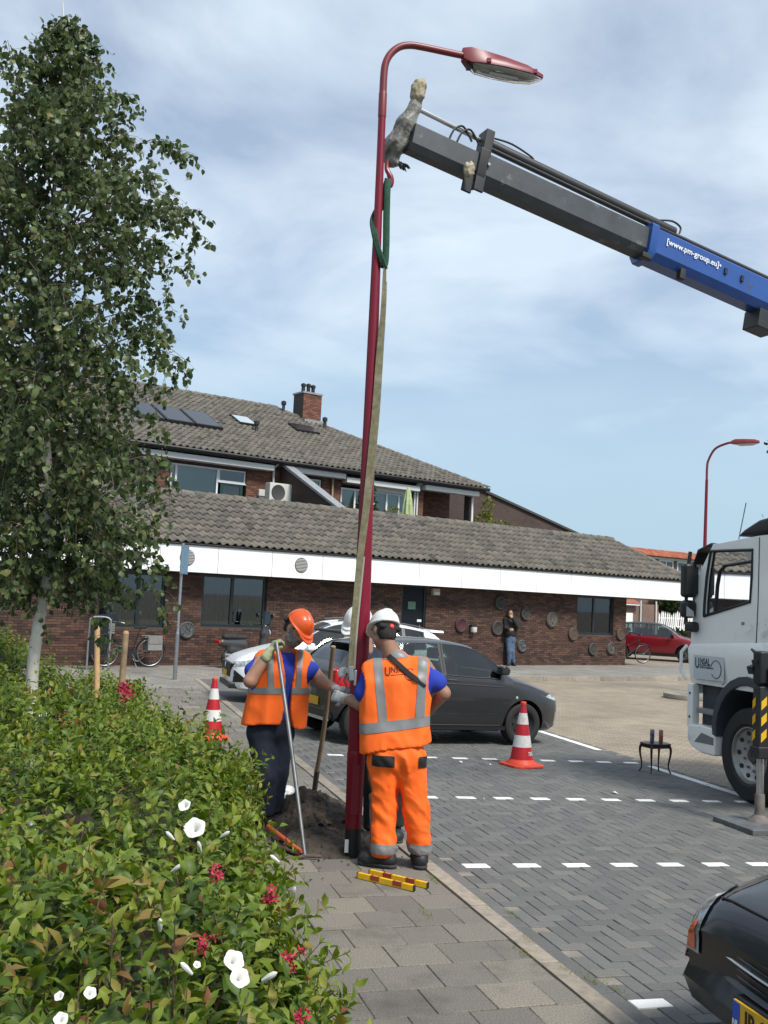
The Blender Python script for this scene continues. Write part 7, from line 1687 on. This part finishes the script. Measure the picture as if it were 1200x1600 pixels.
for bi, (a0, a1, dens, lsz, npair, nm, lb) in enumerate(blocks):
    ctr = KB(-2.4, (a0+a1)/2, 0); r = root(nm, lb, 'shrub', ctr, 0, 'flowering shrubs of the hedge'); SHR.append(r)
    bmax = {0: 2.9, 1: 3.6, 2: 4.4, 3: 5.4, 4: 8.2}[bi]; PP, DD, NP = [], [], []
    for layer, (dz, dn) in enumerate(((0, 1.0), (-.11, .75), (-.26, .5))):
        n = int((a1-a0)*(bmax-1.5)*dens*dn*.55); b_ = -rng.uniform(1.3, bmax, n); a_ = rng.uniform(a0, a1, n); kk = b_ < hedge_edge(a_)+.06; b_ = b_[kk]; a_ = a_[kk]; n = len(a_); z = np.maximum(htop(b_, a_)+dz-.10+rng.normal(0, .035, n), .03)
        PP.append(kbw(b_, a_, z)); edge = np.clip((b_+2.0)/.45, 0, 1)
        DD.append(rng.normal(size=(n, 3))*.38+np.array([0, 0, 1.0])+RD*(edge[:, None]*.8)+np.array([-.05, -.25, 0]))
    n = int((a1-a0)*dens*1.15); a_ = rng.uniform(a0, a1, n); z = rng.uniform(.04, .72, n)*htop(-1.9*np.ones(n), a_); b_ = hedge_edge(a_)-.10+rng.normal(0, .05, n)+.07*np.sin(a_*4)
    PP.append(kbw(b_, a_, z)); DD.append(rng.normal(size=(n, 3))*.35+RD*.9+np.array([0, 0, .65]))
    P = np.concatenate(PP); D = np.concatenate(DD); n = len(P); sl = rng.uniform(.10, .24, n)*(lsz/.062)
    LP_, LD, LN, LL, LR = shoots(P, D, npair, sl, lsz, rng)
    V = leaf_arrays(LP_, LD, LN, LL, LL*rng.uniform(.38, .52, len(LL)), .16, .2)
    if bi < 2:
        c = V.mean(1); rel = c-EYE; zc = rel@FW; px = 600+FPX*(rel@RT)/zc; py = 800-FPX*(rel@UP)/zc; vis_ = (zc > .6) & (px > 0) & (px < 1200) & (py < 1600) & (py > 900)
        score = np.where(vis_, np.linalg.norm(V[:, 2]-V[:, 0], axis=1)/zc+.004*LR+.02*np.clip(c[:, 2]-.7, 0, .3), 0); top_ = np.argsort(-score)[:(300 if bi == 0 else 150)]
        leaf_objects(V[top_], LR[top_], r, M_hlo, np.array(r.location)); msk = np.ones(len(V), bool); msk[top_] = False; V = V[msk]; LR = LR[msk]
    o = link('foliage', leaf_mesh('foliage', V, M_hl, LR, r.location), r); o['kind'] = 'stuff'
    st = MB(); sel = rng.choice(n, min(n, 260 if bi < 3 else 140), replace=False)
    for k in sel:
        p0 = P[k]; p1 = P[k]+unit(D[k])*sl[k]; g0 = np.array([p0[0]+rng.normal(0, .06), p0[1]+rng.normal(0, .06), max(p0[2]-.4, .0)]); st.tube([g0, p0, p1], [.005, .0035, .0015], 5)
    o = st.build('stems', M_twig, r, world=True); o['kind'] = 'stuff'
# flowers: white bindweed trumpets and red weigela clusters
M_bind = mat('white_petal', (0.62, 0.62, 0.585), .6, sub=.1); M_wred = mat('red_petal', (0.36, 0.012, 0.045), .6, var=.3, vscale=60); M_yel2 = mat('flower_throat', (0.5, 0.5, 0.28), .7)
def trumpet(par, p, aim, rad, name='white_flower'):
    p = np.asarray(p, float); f = nz(aim); s = nz(np.cross(f, (0, 0, 1))); u = np.cross(s, f); rings = []
    for q, (rr, h) in enumerate(((.08, -1.1), (.13, -.75), (.26, -.38), (.55, -.10), (.86, .0), (1.0, -.03), (1.0, -.07))):
        rings.append([p+(s*math.cos(t)+u*math.sin(t))*rad*rr*(1+(.07*math.cos(5*t) if q > 2 else 0))+f*rad*(h+(.05*math.sin(5*t+1) if q > 3 else 0)) for t in np.linspace(0, 2*math.pi, 20, endpoint=False)])
    o = MB().loft(rings, cap=False).build(name, M_bind, par, world=True, smooth=True)
    MB().tube([p-f*rad*.9, p-f*rad*1.5], [rad*.1, rad*.05], 6).build('calyx', M_twig, o, world=False) if False else None
    return o
def bud(par, p, d, L=.05):
    p = np.asarray(p, float); d = nz(d); return MB().tube([p, p+d*L*.5, p+d*L*.85, p+d*L], [.004, .008, .007, .002], 8).build('white_bud', M_bind, par, world=True, smooth=True)
fl = [(304, 1293, .90, .036, 1), (288, 1258, .92, .021, 2), (366, 1500, .88, .031, 0), (375, 1527, .86, .030, 0), (141, 1551, .90, .018, 0), (95, 1592, .92, .02, 0), (308, 1507, .86, .012, 1), (64, 1118, .82, .02, 3), (92, 1556, .9, .014, 0)]
for x, y, z, rd_, k in fl:
    p = atz(x, y, z); trumpet(SHR[k], p, nz(EYE-p)*.8+np.array([random.uniform(-.4, .4), 0, .5]), .88*rd_*np.linalg.norm(p-EYE)/2.9 if k == 0 else rd_*np.linalg.norm(p-EYE)/3.6)
for x, y, z, k in ((272, 1312, .88, 1), (314, 1330, .88, 1), (410, 1532, .86, 0), (55, 1298, .9, 1), (436, 1347, .78, 1), (268, 1362, .9, 1), (300, 1522, .86, 0), (345, 1308, .85, 1), (250, 1455, .88, 0), (455, 1400, .7, 1)): bud(SHR[k], atz(x, y, z), (random.uniform(-.8, .8), -.3, .5))
for x, y, z, k in ((338, 1363, .88, 1), (422, 1402, .80, 1), (320, 1478, .9, 0), (466, 1494, .72, 0), (470, 1590, .80, 0), (200, 1082, .86, 3), (95, 1128, .84, 3), (112, 1133, .84, 3)):
    p = atz(x, y, z); sc = np.linalg.norm(p-EYE)/3.6; cl_ = MB()
    for q in range(6):
        d = nz([random.gauss(0, .6), random.gauss(-.4, .5), random.gauss(.5, .5)]); o_ = p+np.array([random.gauss(0, .012), random.gauss(0, .012), random.gauss(0, .014)])*sc; s = nz(np.cross(d, (.3, .2, 1))); u = np.cross(s, d)
        cl_.tube([o_-d*.018*sc, o_], [.002*sc, .005*sc], 6)
        for w in range(5):
            t = w*1.257; e = s*math.cos(t)+u*math.sin(t); e2 = np.cross(d, e); cl_.add([o_+e*.004*sc, o_+(e*.014+e2*.006+d*.008)*sc, o_+(e*.021+d*.006)*sc, o_+(e*.014-e2*.006+d*.008)*sc], [(0, 1, 2, 3)])
    cl_.build('red_flower', M_wred, SHR[k], world=True)

# ---- birch
YB = 10.25
Bp = lambda x, y, dy=0.0: aty(x, y, YB+dy)
base = Bp(42, 1225)*np.array([1, 1, 0])
BT = root('birch_tree', 'white barked birch tree filling the left side of the photo', 'tree', base)
M_bark = mat('birch_bark', (0.60, 0.57, 0.50), .8, var=.1, vscale=6, bump=.4, bscale=25, wear=((0.10, 0.085, 0.07), 11, .60, .06)); M_limb = mat('birch_limb', (0.11, 0.085, 0.065), .8, var=.4, vscale=12)
tr_pts = smooth_pts([base, Bp(47, 1130), Bp(52, 1035), Bp(64, 950), Bp(75, 890, .03), Bp(76, 760, .06), Bp(69, 640, .0), Bp(62, 540, -.05), Bp(72, 400, .0), Bp(90, 250, .05), Bp(101, 120), Bp(99, 30), Bp(98, 2)], 5)
tr_r = np.interp(np.linspace(0, 1, len(tr_pts)), [0, .1, .35, .6, .85, 1], [.075, .064, .05, .03, .014, .004])
MB().tube(tr_pts, list(tr_r), 14).build('trunk', M_bark, BT, world=True, smooth=True)
rng = np.random.default_rng(5)
TZ = np.array([p[2] for p in tr_pts]); TP = np.array(tr_pts)
def trunk_at(z): return np.array([np.interp(z, TZ, TP[:, i]) for i in range(3)])
ztop_ = TZ[-1]
def rad_at(z):    # crown radius by height, measured off the outline
    ys = [Bp(100, y)[2] for y in (925, 880, 800, 700, 600, 500, 400, 300, 200, 100, 20)]; return float(np.interp(z, ys, [.70, .95, 1.14, 1.26, 1.36, 1.56, 1.50, 1.30, .80, .34, .06]))
LPs, LDs, LNs, LLs = [], [], [], []; lim = MB(); twg = MB(); nbr = 0
def leaves_on(pts, k, rng, size):
    P = np.array(pts); t = rng.uniform(.1, 1, k)*(len(P)-1); i = np.minimum(t.astype(int), len(P)-2); p = P[i]+(P[i+1]-P[i])*(t-i)[:, None]
    d = rng.normal(size=(k, 3))*.55+np.array([0, 0, -.75]); d = unit(d); stalk = p+d*.018
    LPs.append(stalk); LDs.append(d); nn_ = rng.normal(size=(k, 3)); LNs.append(nn_); LLs.append(size*rng.uniform(.7, 1.25, k))
for z in np.linspace(Bp(70, 905)[2], ztop_-.15, 178):
    p0 = trunk_at(z-.25); R_ = rad_at(z)*rng.uniform(.35, 1.05); azm = nbr*2.399+rng.uniform(-.5, .5); nbr += 1
    R_ *= 1+.12*max(0, math.cos(azm)); upw = np.interp(z, [2, 4.5, ztop_], [.15, .55, 1.6]); out = np.array([math.cos(azm), math.sin(azm)*.95, 0])
    q1 = p0+out*R_*.45+np.array([0, 0, .30*upw*R_+.12]); q2 = p0+out*R_*.85+np.array([0, 0, .55*upw*R_+.12]); drop = np.interp(z, [2, 4, ztop_], [.55, .28, -.12])
    q3 = p0+out*R_*1.02+np.array([0, 0, .55*upw*R_-drop])
    bp_ = smooth_pts([p0, q1, q2, q3], 5); lim.tube(bp_, list(np.interp(np.linspace(0, 1, len(bp_)), [0, 1], [max(.004, .009*R_), .0015])), 5)
    if z > ztop_-1.5: leaves_on(bp_, 14, rng, .072)
    for k in range(int(13*R_)+4):
        t = rng.uniform(.12, 1)*(len(bp_)-1); i = min(int(t), len(bp_)-2); p = bp_[i]+(bp_[i+1]-bp_[i])*(t-i); dd = np.array([rng.normal(0, .6), rng.normal(0, .6), rng.uniform(-.5, .45)])+out*.35; L_ = rng.uniform(.16, .42)
        e1 = p+unit(dd)*L_*.55; e2 = e1+unit(dd+np.array([0, 0, -.9]))*L_*.6; tp_ = [p, e1, e2]; twg.tube(tp_, [.003, .002, .001], 4); leaves_on(tp_, int(rng.integers(8, 14)), rng, .070)
for k in range(480):   # short sprays filling the crown
    z = rng.uniform(Bp(70, 900)[2], Bp(70, 200)[2]); q = rng.uniform(0, 6.283); rr_ = rad_at(z)*math.sqrt(rng.uniform(.02, .9)); p = trunk_at(z)+np.array([math.cos(q)*rr_*(1.08 if math.cos(q) > 0 else 1), math.sin(q)*rr_, 0]); e = p+np.array([rng.normal(0, .1), rng.normal(0, .1), -rng.uniform(.12, .34)]); twg.tube([p, (p+e)/2+np.array([.02, 0, .03]), e], [.003, .002, .001], 4); leaves_on([p, (p+e)/2, e], 12, rng, .070)
for k in range(44):   # hanging sprays at the lower right
    x = rng.uniform(90, 215); y = rng.uniform(760, 900); p = Bp(x, y, rng.normal(0, .5)); e = p+np.array([rng.uniform(.0, .25), rng.normal(0, .1), -rng.uniform(.1, .3)]); m_ = (p+e)/2+np.array([0, 0, .05]); tt = trunk_at(p[2]+.3); lim.tube(smooth_pts([tt, (tt+p)/2+np.array([0, 0, .12]), p], 4), [.006]*4+[.004]*4+[.002], 4); twg.tube([p, m_, e], [.003, .002, .001], 4); leaves_on([p, m_, e], 12, rng, .072)
o = lim.build('limbs', M_limb, BT, world=True, smooth=True); o['kind'] = 'stuff'; o = twg.build('twigs', M_limb, BT, world=True); o['kind'] = 'stuff'
P = np.concatenate(LPs); D = np.concatenate(LDs); N_ = np.concatenate(LNs); L_ = np.concatenate(LLs); rn = np.clip(rng.beta(2, 3, len(P))+.0, 0, 1); V = leaf_arrays(P, D, N_, L_, L_*.78, .10, .10)
ST_BI = [(0, (0.042, 0.066, 0.026)), (.35, (0.076, 0.11, 0.042)), (.65, (0.122, 0.16, 0.056)), (.86, (0.175, 0.20, 0.065)), (1, (0.22, 0.17, 0.06))]
M_bl = leaf_mat('birch_leaf', ST_BI, 'rnd', .42, .32); M_blo = leaf_mat('birch_leaf_single', ST_BI, None, .42, .32)
c = V.mean(1); rel = c-EYE; zc = rel@FW; px = 600+FPX*(rel@RT)/zc; py = 800-FPX*(rel@UP)/zc; sc_ = np.where((px > 0) & (py > 0), np.linalg.norm(np.cross(V[:, 2]-V[:, 0], V[:, 1]-V[:, 3]), axis=1)/zc**2, 0); top_ = np.argsort(-sc_)[:300]
leaf_objects(V[top_], rn[top_], BT, M_blo, base); msk = np.ones(len(V), bool); msk[top_] = False
o = link('crown', leaf_mesh('crown', V[msk], M_bl, rn[msk], base), BT); o['kind'] = 'stuff'

# ---- other plants: terrace conifer and shrubs, trees and hedge beyond the red car, young tree behind the truck
def bush(name, label, cat, base, blobs, n, lsz, m, stem=True, up=.3, sd_=3, trunk_h=None):
    r = root(name, label, cat, base); rng_ = np.random.default_rng(sd_); P = []; D = []
    tot = sum(q[1][0]*q[1][1]*q[1][2] for q in blobs)**(1)
    for c, rr in blobs:
        k = max(8, int(n*(rr[0]*rr[1]*rr[2])/tot)); v = unit(rng_.normal(size=(k, 3)))*(rng_.uniform(.35, 1, (k, 1))**.45); P.append(np.asarray(base)+np.asarray(c)+v*np.asarray(rr)); D.append(v+np.array([0, 0, up])+rng_.normal(size=(k, 3))*.5)
    P = np.concatenate(P); D = np.concatenate(D); L_ = lsz*rng_.uniform(.7, 1.3, len(P)); V = leaf_arrays(P, D, rng_.normal(size=P.shape), L_, L_*.55, .12, .15)
    o = link('crown' if trunk_h else 'foliage', leaf_mesh('foliage', V, m, np.clip(rng_.normal(.5, .22, len(V)), 0, 1), base), r); o['kind'] = 'stuff'
    if stem:
        st = MB(); h = trunk_h or blobs[0][0][2]
        st.tube([(0, 0, 0), (.02, 0, h*.6), (0, .02, h)], [.03+.012*h, .02+.008*h, .01], 8)
        for c, rr in blobs: st.tube([(0, 0, h*.55), tuple(np.asarray(c)*.6+np.array([0, 0, h*.25])), tuple(c)], [.02, .012, .004], 5)
        st.build('trunk' if trunk_h else 'stem', M_limb, r)
    return r
ST_G = [(0, (0.016, 0.032, 0.010)), (.5, (0.038, 0.068, 0.018)), (1, (0.085, 0.125, 0.035))]; ST_Y = [(0, (0.07, 0.09, 0.015)), (.5, (0.15, 0.17, 0.03)), (1, (0.26, 0.26, 0.06))]
M_g = leaf_mat('tree_leaf', ST_G); M_y = leaf_mat('yellow_leaf', ST_Y)
bush('potted_conifer', 'slim dark conifer on the roof terrace left of the lamp post', 'conifer', FC(19.2, 4.0, 3.4), [((0, 0, z), (.42*(3.0-z)/2.6+.05, .42*(3.0-z)/2.6+.05, .3)) for z in np.arange(.5, 3.05, .25)], 1600, .16, M_g, up=-.1)
bush('roof_shrub', 'yellow green shrub growing above the low roof right of the flats', 'shrub', FC(27.6, 7.6, 3.6), [((0, 0, 1.55), (.35, .35, .5)), ((.15, 0, 2.2), (.22, .22, .45)), ((-.9, 0, 1.35), (.5, .4, .25)), ((.6, 0, 1.2), (.5, .4, .2))], 900, .13, M_y, sd_=4)
bush('roof_shrub', 'small sparse yellow shrub at the right end of the low roof', 'shrub', FC(31.2, 7.8, 3.3), [((0, 0, .75), (.6, .3, .2)), ((.7, 0, .9), (.25, .2, .35))], 170, .12, M_y, sd_=6)
bush('bare_shrub', 'dry grey brown shrub beside the sloping party wall on the roof', 'shrub', FC(17.55, 3.4, 3.5), [((0, 0, 1.0), (.5, .4, .45))], 420, .10, leaf_mat('dry_leaf', [(0, (0.07, 0.055, 0.04)), (1, (0.17, 0.15, 0.11))]), sd_=7)
bush('terrace_plant', 'small yellow green plant by the parasol on the terrace', 'plant', FC(20.5, 4.3, 3.4), [((0, 0, 1.35), (.35, .3, .25)), ((3.6, .4, 1.15), (.8, .3, .2))], 420, .09, M_y, sd_=8)
for k, (s, i_, lb) in enumerate(((54.8, 18.3, 'round green tree behind the picket fence, nearer the outbuilding'), (57.9, 18.0, 'green tree behind the picket fence, nearer the truck mirror'))):
    bush('garden_tree', lb, 'tree', FC(s, i_, -.1), [((0, 0, 2.6), (1.7, 1.7, 1.0)), ((.8, .4, 3.5), (1.2, 1.2, .9)), ((-.9, -.2, 2.9), (1.1, 1.1, .9))], 3600, .22, M_g, sd_=20+k, trunk_h=2.4)
bush('garden_hedge', 'clipped dark green hedge below the picket fence behind the red car', 'hedge', FC(54, 16.0, -.1), [((x, 0, .55), (.7, .35, .5)) for x in np.arange(-3.5, 3.6, .8)], 4200, .12, M_g, False, sd_=30)
YT = bush('young_tree', 'thin twigs of a tree showing above the truck cab at the right edge', 'tree', at(1262, 1000, 24)*np.array([1, 1, 0]), [((-.35, 0, 6.0), (.7, .7, .5)), ((-.7, 0, 4.15), (.45, .4, .25)), ((.3, 0, 5.0), (.6, .6, .9)), ((-.9, 0, 4.05), (.25, .25, .2))], 300, .13, M_g, sd_=40, trunk_h=5.6)
# grass and moss in the joints along the kerb
gt_ = MB(); rng = np.random.default_rng(9)
for (bb_, aa_) in [(.03, 5.35), (.02, 4.9), (.09, 4.75), (.03, 6.1), (.12, 5.8), (-.10, 5.2), (.05, 8.4), (.03, 9.6), (-.1, 6.6), (.16, 4.62), (-.4, 5.9), (.04, 10.8), (.03, 12.3)]:
    for k in range(34):
        p = KB(bb_+rng.normal(0, .012), aa_+rng.normal(0, .06), 0); h = rng.uniform(.008, .03); d = np.array([rng.normal(0, .012), rng.normal(0, .012), h]); s = np.array([.0018, .001, 0]); gt_.add([p-s, p+s, p+d], [(0, 1, 2)], rng.uniform(.3, 1))
o = gt_.build('joint_grass', M_hl); tag(o, 'sparse grass and moss in the paving joints', 'grass', kind='stuff')
# ================================================================== second lamp post, bicycles, scooter
b0 = at(1097, 1000, 26.0)*np.array([1, 1, 0])+np.array([0, 0, -.118]); ad = nz([.80, -.60, 0])
FL = root('lamp_post', 'distant wine red lamp post rising behind the truck cab', 'lamp post', b0); FL.scale = (1, 1, 1.035)
MB().tube([(0, 0, 0), (0, 0, .9), (.0, 0, .92), (.04, 0, 5.3)], [.075, .075, .062, .036], 16).build('pole', M_red, FL, smooth=True)
ap = smooth_pts([np.array([.04, 0, 5.3]), np.array([.042, 0, 5.6]), np.array([.045, 0, 5.8])+ad*.03, np.array([.045, 0, 6.08])+ad*.20, np.array([.045, 0, 6.2])+ad*.5, np.array([.045, 0, 6.22])+ad*.68], 4)
MB().tube(ap, .03, 12).build('arm', M_redm, FL, smooth=True)
hs = np.array([-ad[1], ad[0], 0]); rg = []
for l, w, zt, zb in ((.62, .035, 6.27, 6.18), (.72, .085, 6.30, 6.165), (.95, .10, 6.29, 6.165), (1.2, .085, 6.27, 6.165), (1.32, .05, 6.23, 6.17)):
    c = np.array([.045, 0, 0])+ad*l; rg.append([c-hs*w+np.array([0, 0, zb]), c-hs*w+np.array([0, 0, zb+.03]), c-hs*w*.5+np.array([0, 0, zt-.01]), c+np.array([0, 0, zt]), c+hs*w*.5+np.array([0, 0, zt-.01]), c+hs*w+np.array([0, 0, zb+.03]), c+hs*w+np.array([0, 0, zb])])
lh = MB().loft(rg).build('luminaire', M_redm, FL, smooth=True, sharp=50)
MB().loft([[np.array([.045, 0, 6.163])+ad*l+hs*w*math.cos(t)-np.array([0, 0, d*math.sin(t)]) for t in np.linspace(0, math.pi, 9)] for l, w, d in ((.74, .06, .01), (.85, .08, .05), (1.15, .075, .05), (1.29, .03, .01))], closed=False, cap=False).build('bowl', mat('opal_bowl', (0.5, 0.5, 0.46), .3), lh, smooth=True)

M_bkf = mat('bike_frame', (0.014, 0.015, 0.017), .35, coat=.4)
def bicycle(label, loc, rz, crate=True, pan=True, scale=1.0):
    r = root('bicycle', label, 'bicycle', loc, rz, 'parked bicycles'); r.scale = (scale,)*3
    W1, W2 = np.array([-.54, 0, .35]), np.array([.55, 0, .35])     # front wheel left, rear wheel right
    for c in (W1, W2):
        w = MB().tube([c+np.array([.335*math.cos(t), 0, .335*math.sin(t)]) for t in np.linspace(0, 6.2832, 37)], .019, 8, False).build('wheel', M_tyre, r, smooth=True)
        MB().tube([c+np.array([.312*math.cos(t), 0, .312*math.sin(t)]) for t in np.linspace(0, 6.2832, 33)], .009, 6, False).build('rim', M_steel, w, smooth=True)
        sp = MB()
        for k in range(20): t = k*.314; sp.tube([c+np.array([.02*math.cos(t+.6), .02*(-1)**k, .02*math.sin(t+.6)]), c+np.array([.31*math.cos(t), 0, .31*math.sin(t)])], .0016, 4)
        o = sp.build('spokes', M_steel, w); o['kind'] = 'stuff'; MB().tube([c+np.array([0, -.05, 0]), c+np.array([0, .05, 0])], .025, 10).build('hub', M_steel, w, smooth=True)
        MB().tube([c+np.array([.365*math.cos(t), 0, .365*math.sin(t)]) for t in np.linspace(.2, 2.9, 16)], .022, 6, flat=.4).build('mudguard', M_bkf, r, smooth=True)
    BB, ST, HT, HB = np.array([.09, 0, .30]), np.array([.24, 0, .80]), np.array([-.36, 0, .86]), np.array([-.40, 0, .66])
    fr_ = MB()
    for a, b_, rr in ((BB, ST, .016), (BB, HB, .019), (ST*.62+BB*.38, HT, .017), (BB, W2, .011), (ST, W2, .009), (HB, W1, .013), (HB, HT, .02), (HT, HT+np.array([.03, 0, .17]), .013), (ST, ST+np.array([.03, 0, .12]), .013)): fr_.tube([a, b_], rr, 8)
    o = fr_.build('frame', M_bkf, r, smooth=True)
    MB().tube(smooth_pts([np.array([-.20, -.29, 1.03]), np.array([-.33, -.22, 1.06]), np.array([-.34, 0, 1.04]), np.array([-.33, .22, 1.06]), np.array([-.20, .29, 1.03])], 4), .012, 8).build('handlebar', M_steel, r, smooth=True)
    for y in (-.29, .29): MB().tube([(-.21, y, 1.033), (-.12, y*1.02, 1.015)], .017, 8).build('grip', M_rub, r, smooth=True)
    MB().loft([[(x, -w, z), (x, w, z), (x, w*.8, z-.05), (x, -w*.8, z-.05)] for x, w, z in ((.12, .03, .95), (.24, .06, .96), (.36, .10, .965), (.42, .08, .97))]).build('saddle', M_rub, r, bevel=.02)
    MB().tube([(.3, 0, .745), (.85, 0, .745)], .01, 6).tube([(.32, -.06, .74), (.84, -.06, .74)], .007, 6).tube([(.32, .06, .74), (.84, .06, .74)], .007, 6).tube([(.8, .06, .74), tuple(W2)], .007, 6).build('carrier', M_bkf, r)
    MB().tube([tuple(BB+np.array([0, -.06, 0])), tuple(BB+np.array([.1, -.06, -.14]))], .01, 6).box(BB[0]+.05, BB[0]+.15, -.13, -.05, BB[2]-.155, BB[2]-.135).build('crank', M_steel, r); MB().lathe([(.001, -.045), (.09, -.045), (.09, -.04)], tuple(BB), 'y', 20).build('chain_ring', M_bkf, r)
    MB().tube([tuple(BB), (.2, -.12, .01)], .009, 6).build('stand', M_steel, r); MB().box(.86, .88, -.03, .03, .66, .72).build('rear_light', M_tail, r)
    if pan:
        for y in (-1, 1):
            o = MB().box(.42, .78, min(y*.07, y*.19), max(y*.07, y*.19), .40, .74).build('pannier', mat('grey_pannier', (0.22, 0.215, 0.20), .9, var=.2, vscale=20), r, bevel=.02); MB().box(.44, .76, min(y*.192, y*.2), max(y*.192, y*.2), .56, .74).build('flap', mat('pannier_flap', (0.18, 0.175, 0.165), .9, var=.2), o, bevel=.003)
    if crate:
        cr_ = frame_mb(-.76, -.40, .80, .84, -.16, .16, .02); 
        o = MB().box(-.76, -.40, -.16, .16, .78, .79).build('crate', mat('crate_plastic', (0.20, 0.21, 0.18), .6), r)
        for z in (.80, .85, .90, .95, .99): MB().box(-.76, -.40, -.165, -.155, z, z+.028).box(-.76, -.40, .155, .165, z, z+.028).box(-.765, -.755, -.155, .155, z, z+.028).box(-.405, -.395, -.155, .155, z, z+.028).build('crate_slat', MATS['crate_plastic'], o)
    return r
bicycle('black bicycle with grey panniers and front crate against the brick wall', FC(9.35, -.55, 0), FAC_RZ+R(-3))
bicycle('dark bicycle parked at the right hand corner of the low building', FC(28.9, 0.9, -.003), FAC_RZ+R(165), False, True)
# scooter by the left window
SCT = root('motor_scooter', 'dark grey motor scooter parked below the left window behind the white car', 'scooter', FC(12.35, -.75, 0), FAC_RZ+R(8))
M_scb = mat('scooter_body', (0.035, 0.035, 0.037), .3, coat=.6)
for x, rr in ((-.45, .24), (.78, .24)):
    w = MB().lathe([(rr*.55, -.045), (rr*.85, -.055), (rr, -.03), (rr, .03), (rr*.85, .055), (rr*.55, .045)], (x, 0, rr), 'y', 28).build('wheel', M_tyre, SCT, smooth=True); MB().lathe([(.001, -.03), (rr*.5, -.035), (rr*.58, -.045), (rr*.58, .045)], (x, 0, rr), 'y', 20).build('rim', M_alloy, w, smooth=True)
sb_ = [('c', (-.72, 0, .62), (-.1, 0, .58), .10, .15), ('c', (-.45, 0, .45), (-.05, 0, .40), .13, .12), ('c', (-.05, 0, .33), (.5, 0, .30), .10, .09), ('c', (.5, 0, .32), (.58, 0, .85), .10, .10), ('c', (.56, 0, .85), (.60, 0, 1.02), .10, .09), ('c', (.72, 0, .50), (.82, 0, .50), .06, .06)]
V, Q = sdf_mesh(prim_fn(sb_, .06), *bounds(sb_), .02); link('bodywork', fast_mesh('bodywork', V, Q, M_scb, smooth=True), SCT)
st2 = [('c', (-.62, 0, .76), (-.35, 0, .765), .09, .09), ('c', (-.35, 0, .745), (-.02, 0, .74), .09, .085)]; V, Q = sdf_mesh(lambda P: np.maximum(prim_fn(st2, .04)(P), .72-P[..., 2]), *bounds(st2), .015); link('seat', fast_mesh('seat', V, Q, M_rub, smooth=True), SCT)
MB().tube(smooth_pts([(.46, -.33, 1.06), (.58, -.15, 1.08), (.58, .15, 1.08), (.46, .33, 1.06)], 4), .015, 8).build('handlebar', M_blk, SCT, smooth=True)
for y in (-.3, .3):
    MB().tube([(.55, y*.8, 1.08), (.55, y*1.0, 1.28)], .008, 6).build('mirror_stalk', M_blk, SCT); MB().lathe([(.001, 0), (.06, .004), (.065, .02)], (.55, y*1.02, 1.31), 'x', 16).build('mirror', M_blk, SCT, smooth=True)
MB().loft([[(.62+.05*z, y, 1.05+z) for y in np.linspace(-w, w, 7)] for z, w in ((0, .16), (.2, .19), (.38, .12))], closed=False, cap=False).build('windshield', M_gcar, SCT, smooth=True)
MB().box(-.86, -.80, -.09, .09, .60, .68).build('tail_light', M_tail, SCT, bevel=.015); MB().lathe([(.001, .0), (.08, .005), (.085, .03)], (.69, 0, .88), 'x', 16).build('headlight', M_lamp, SCT, smooth=True)
MB().tube([(.55, 0, .4), (.78, .07, .24)], .025, 8).build('fork', M_steel, SCT); MB().tube([(-.3, -.16, .28), (-.75, -.17, .34)], .05, 10).build('exhaust', M_steel, SCT, smooth=True); MB().tube([(-.1, 0, .3), (-.12, -.18, .0)], .012, 6).build('stand', M_steel, SCT)
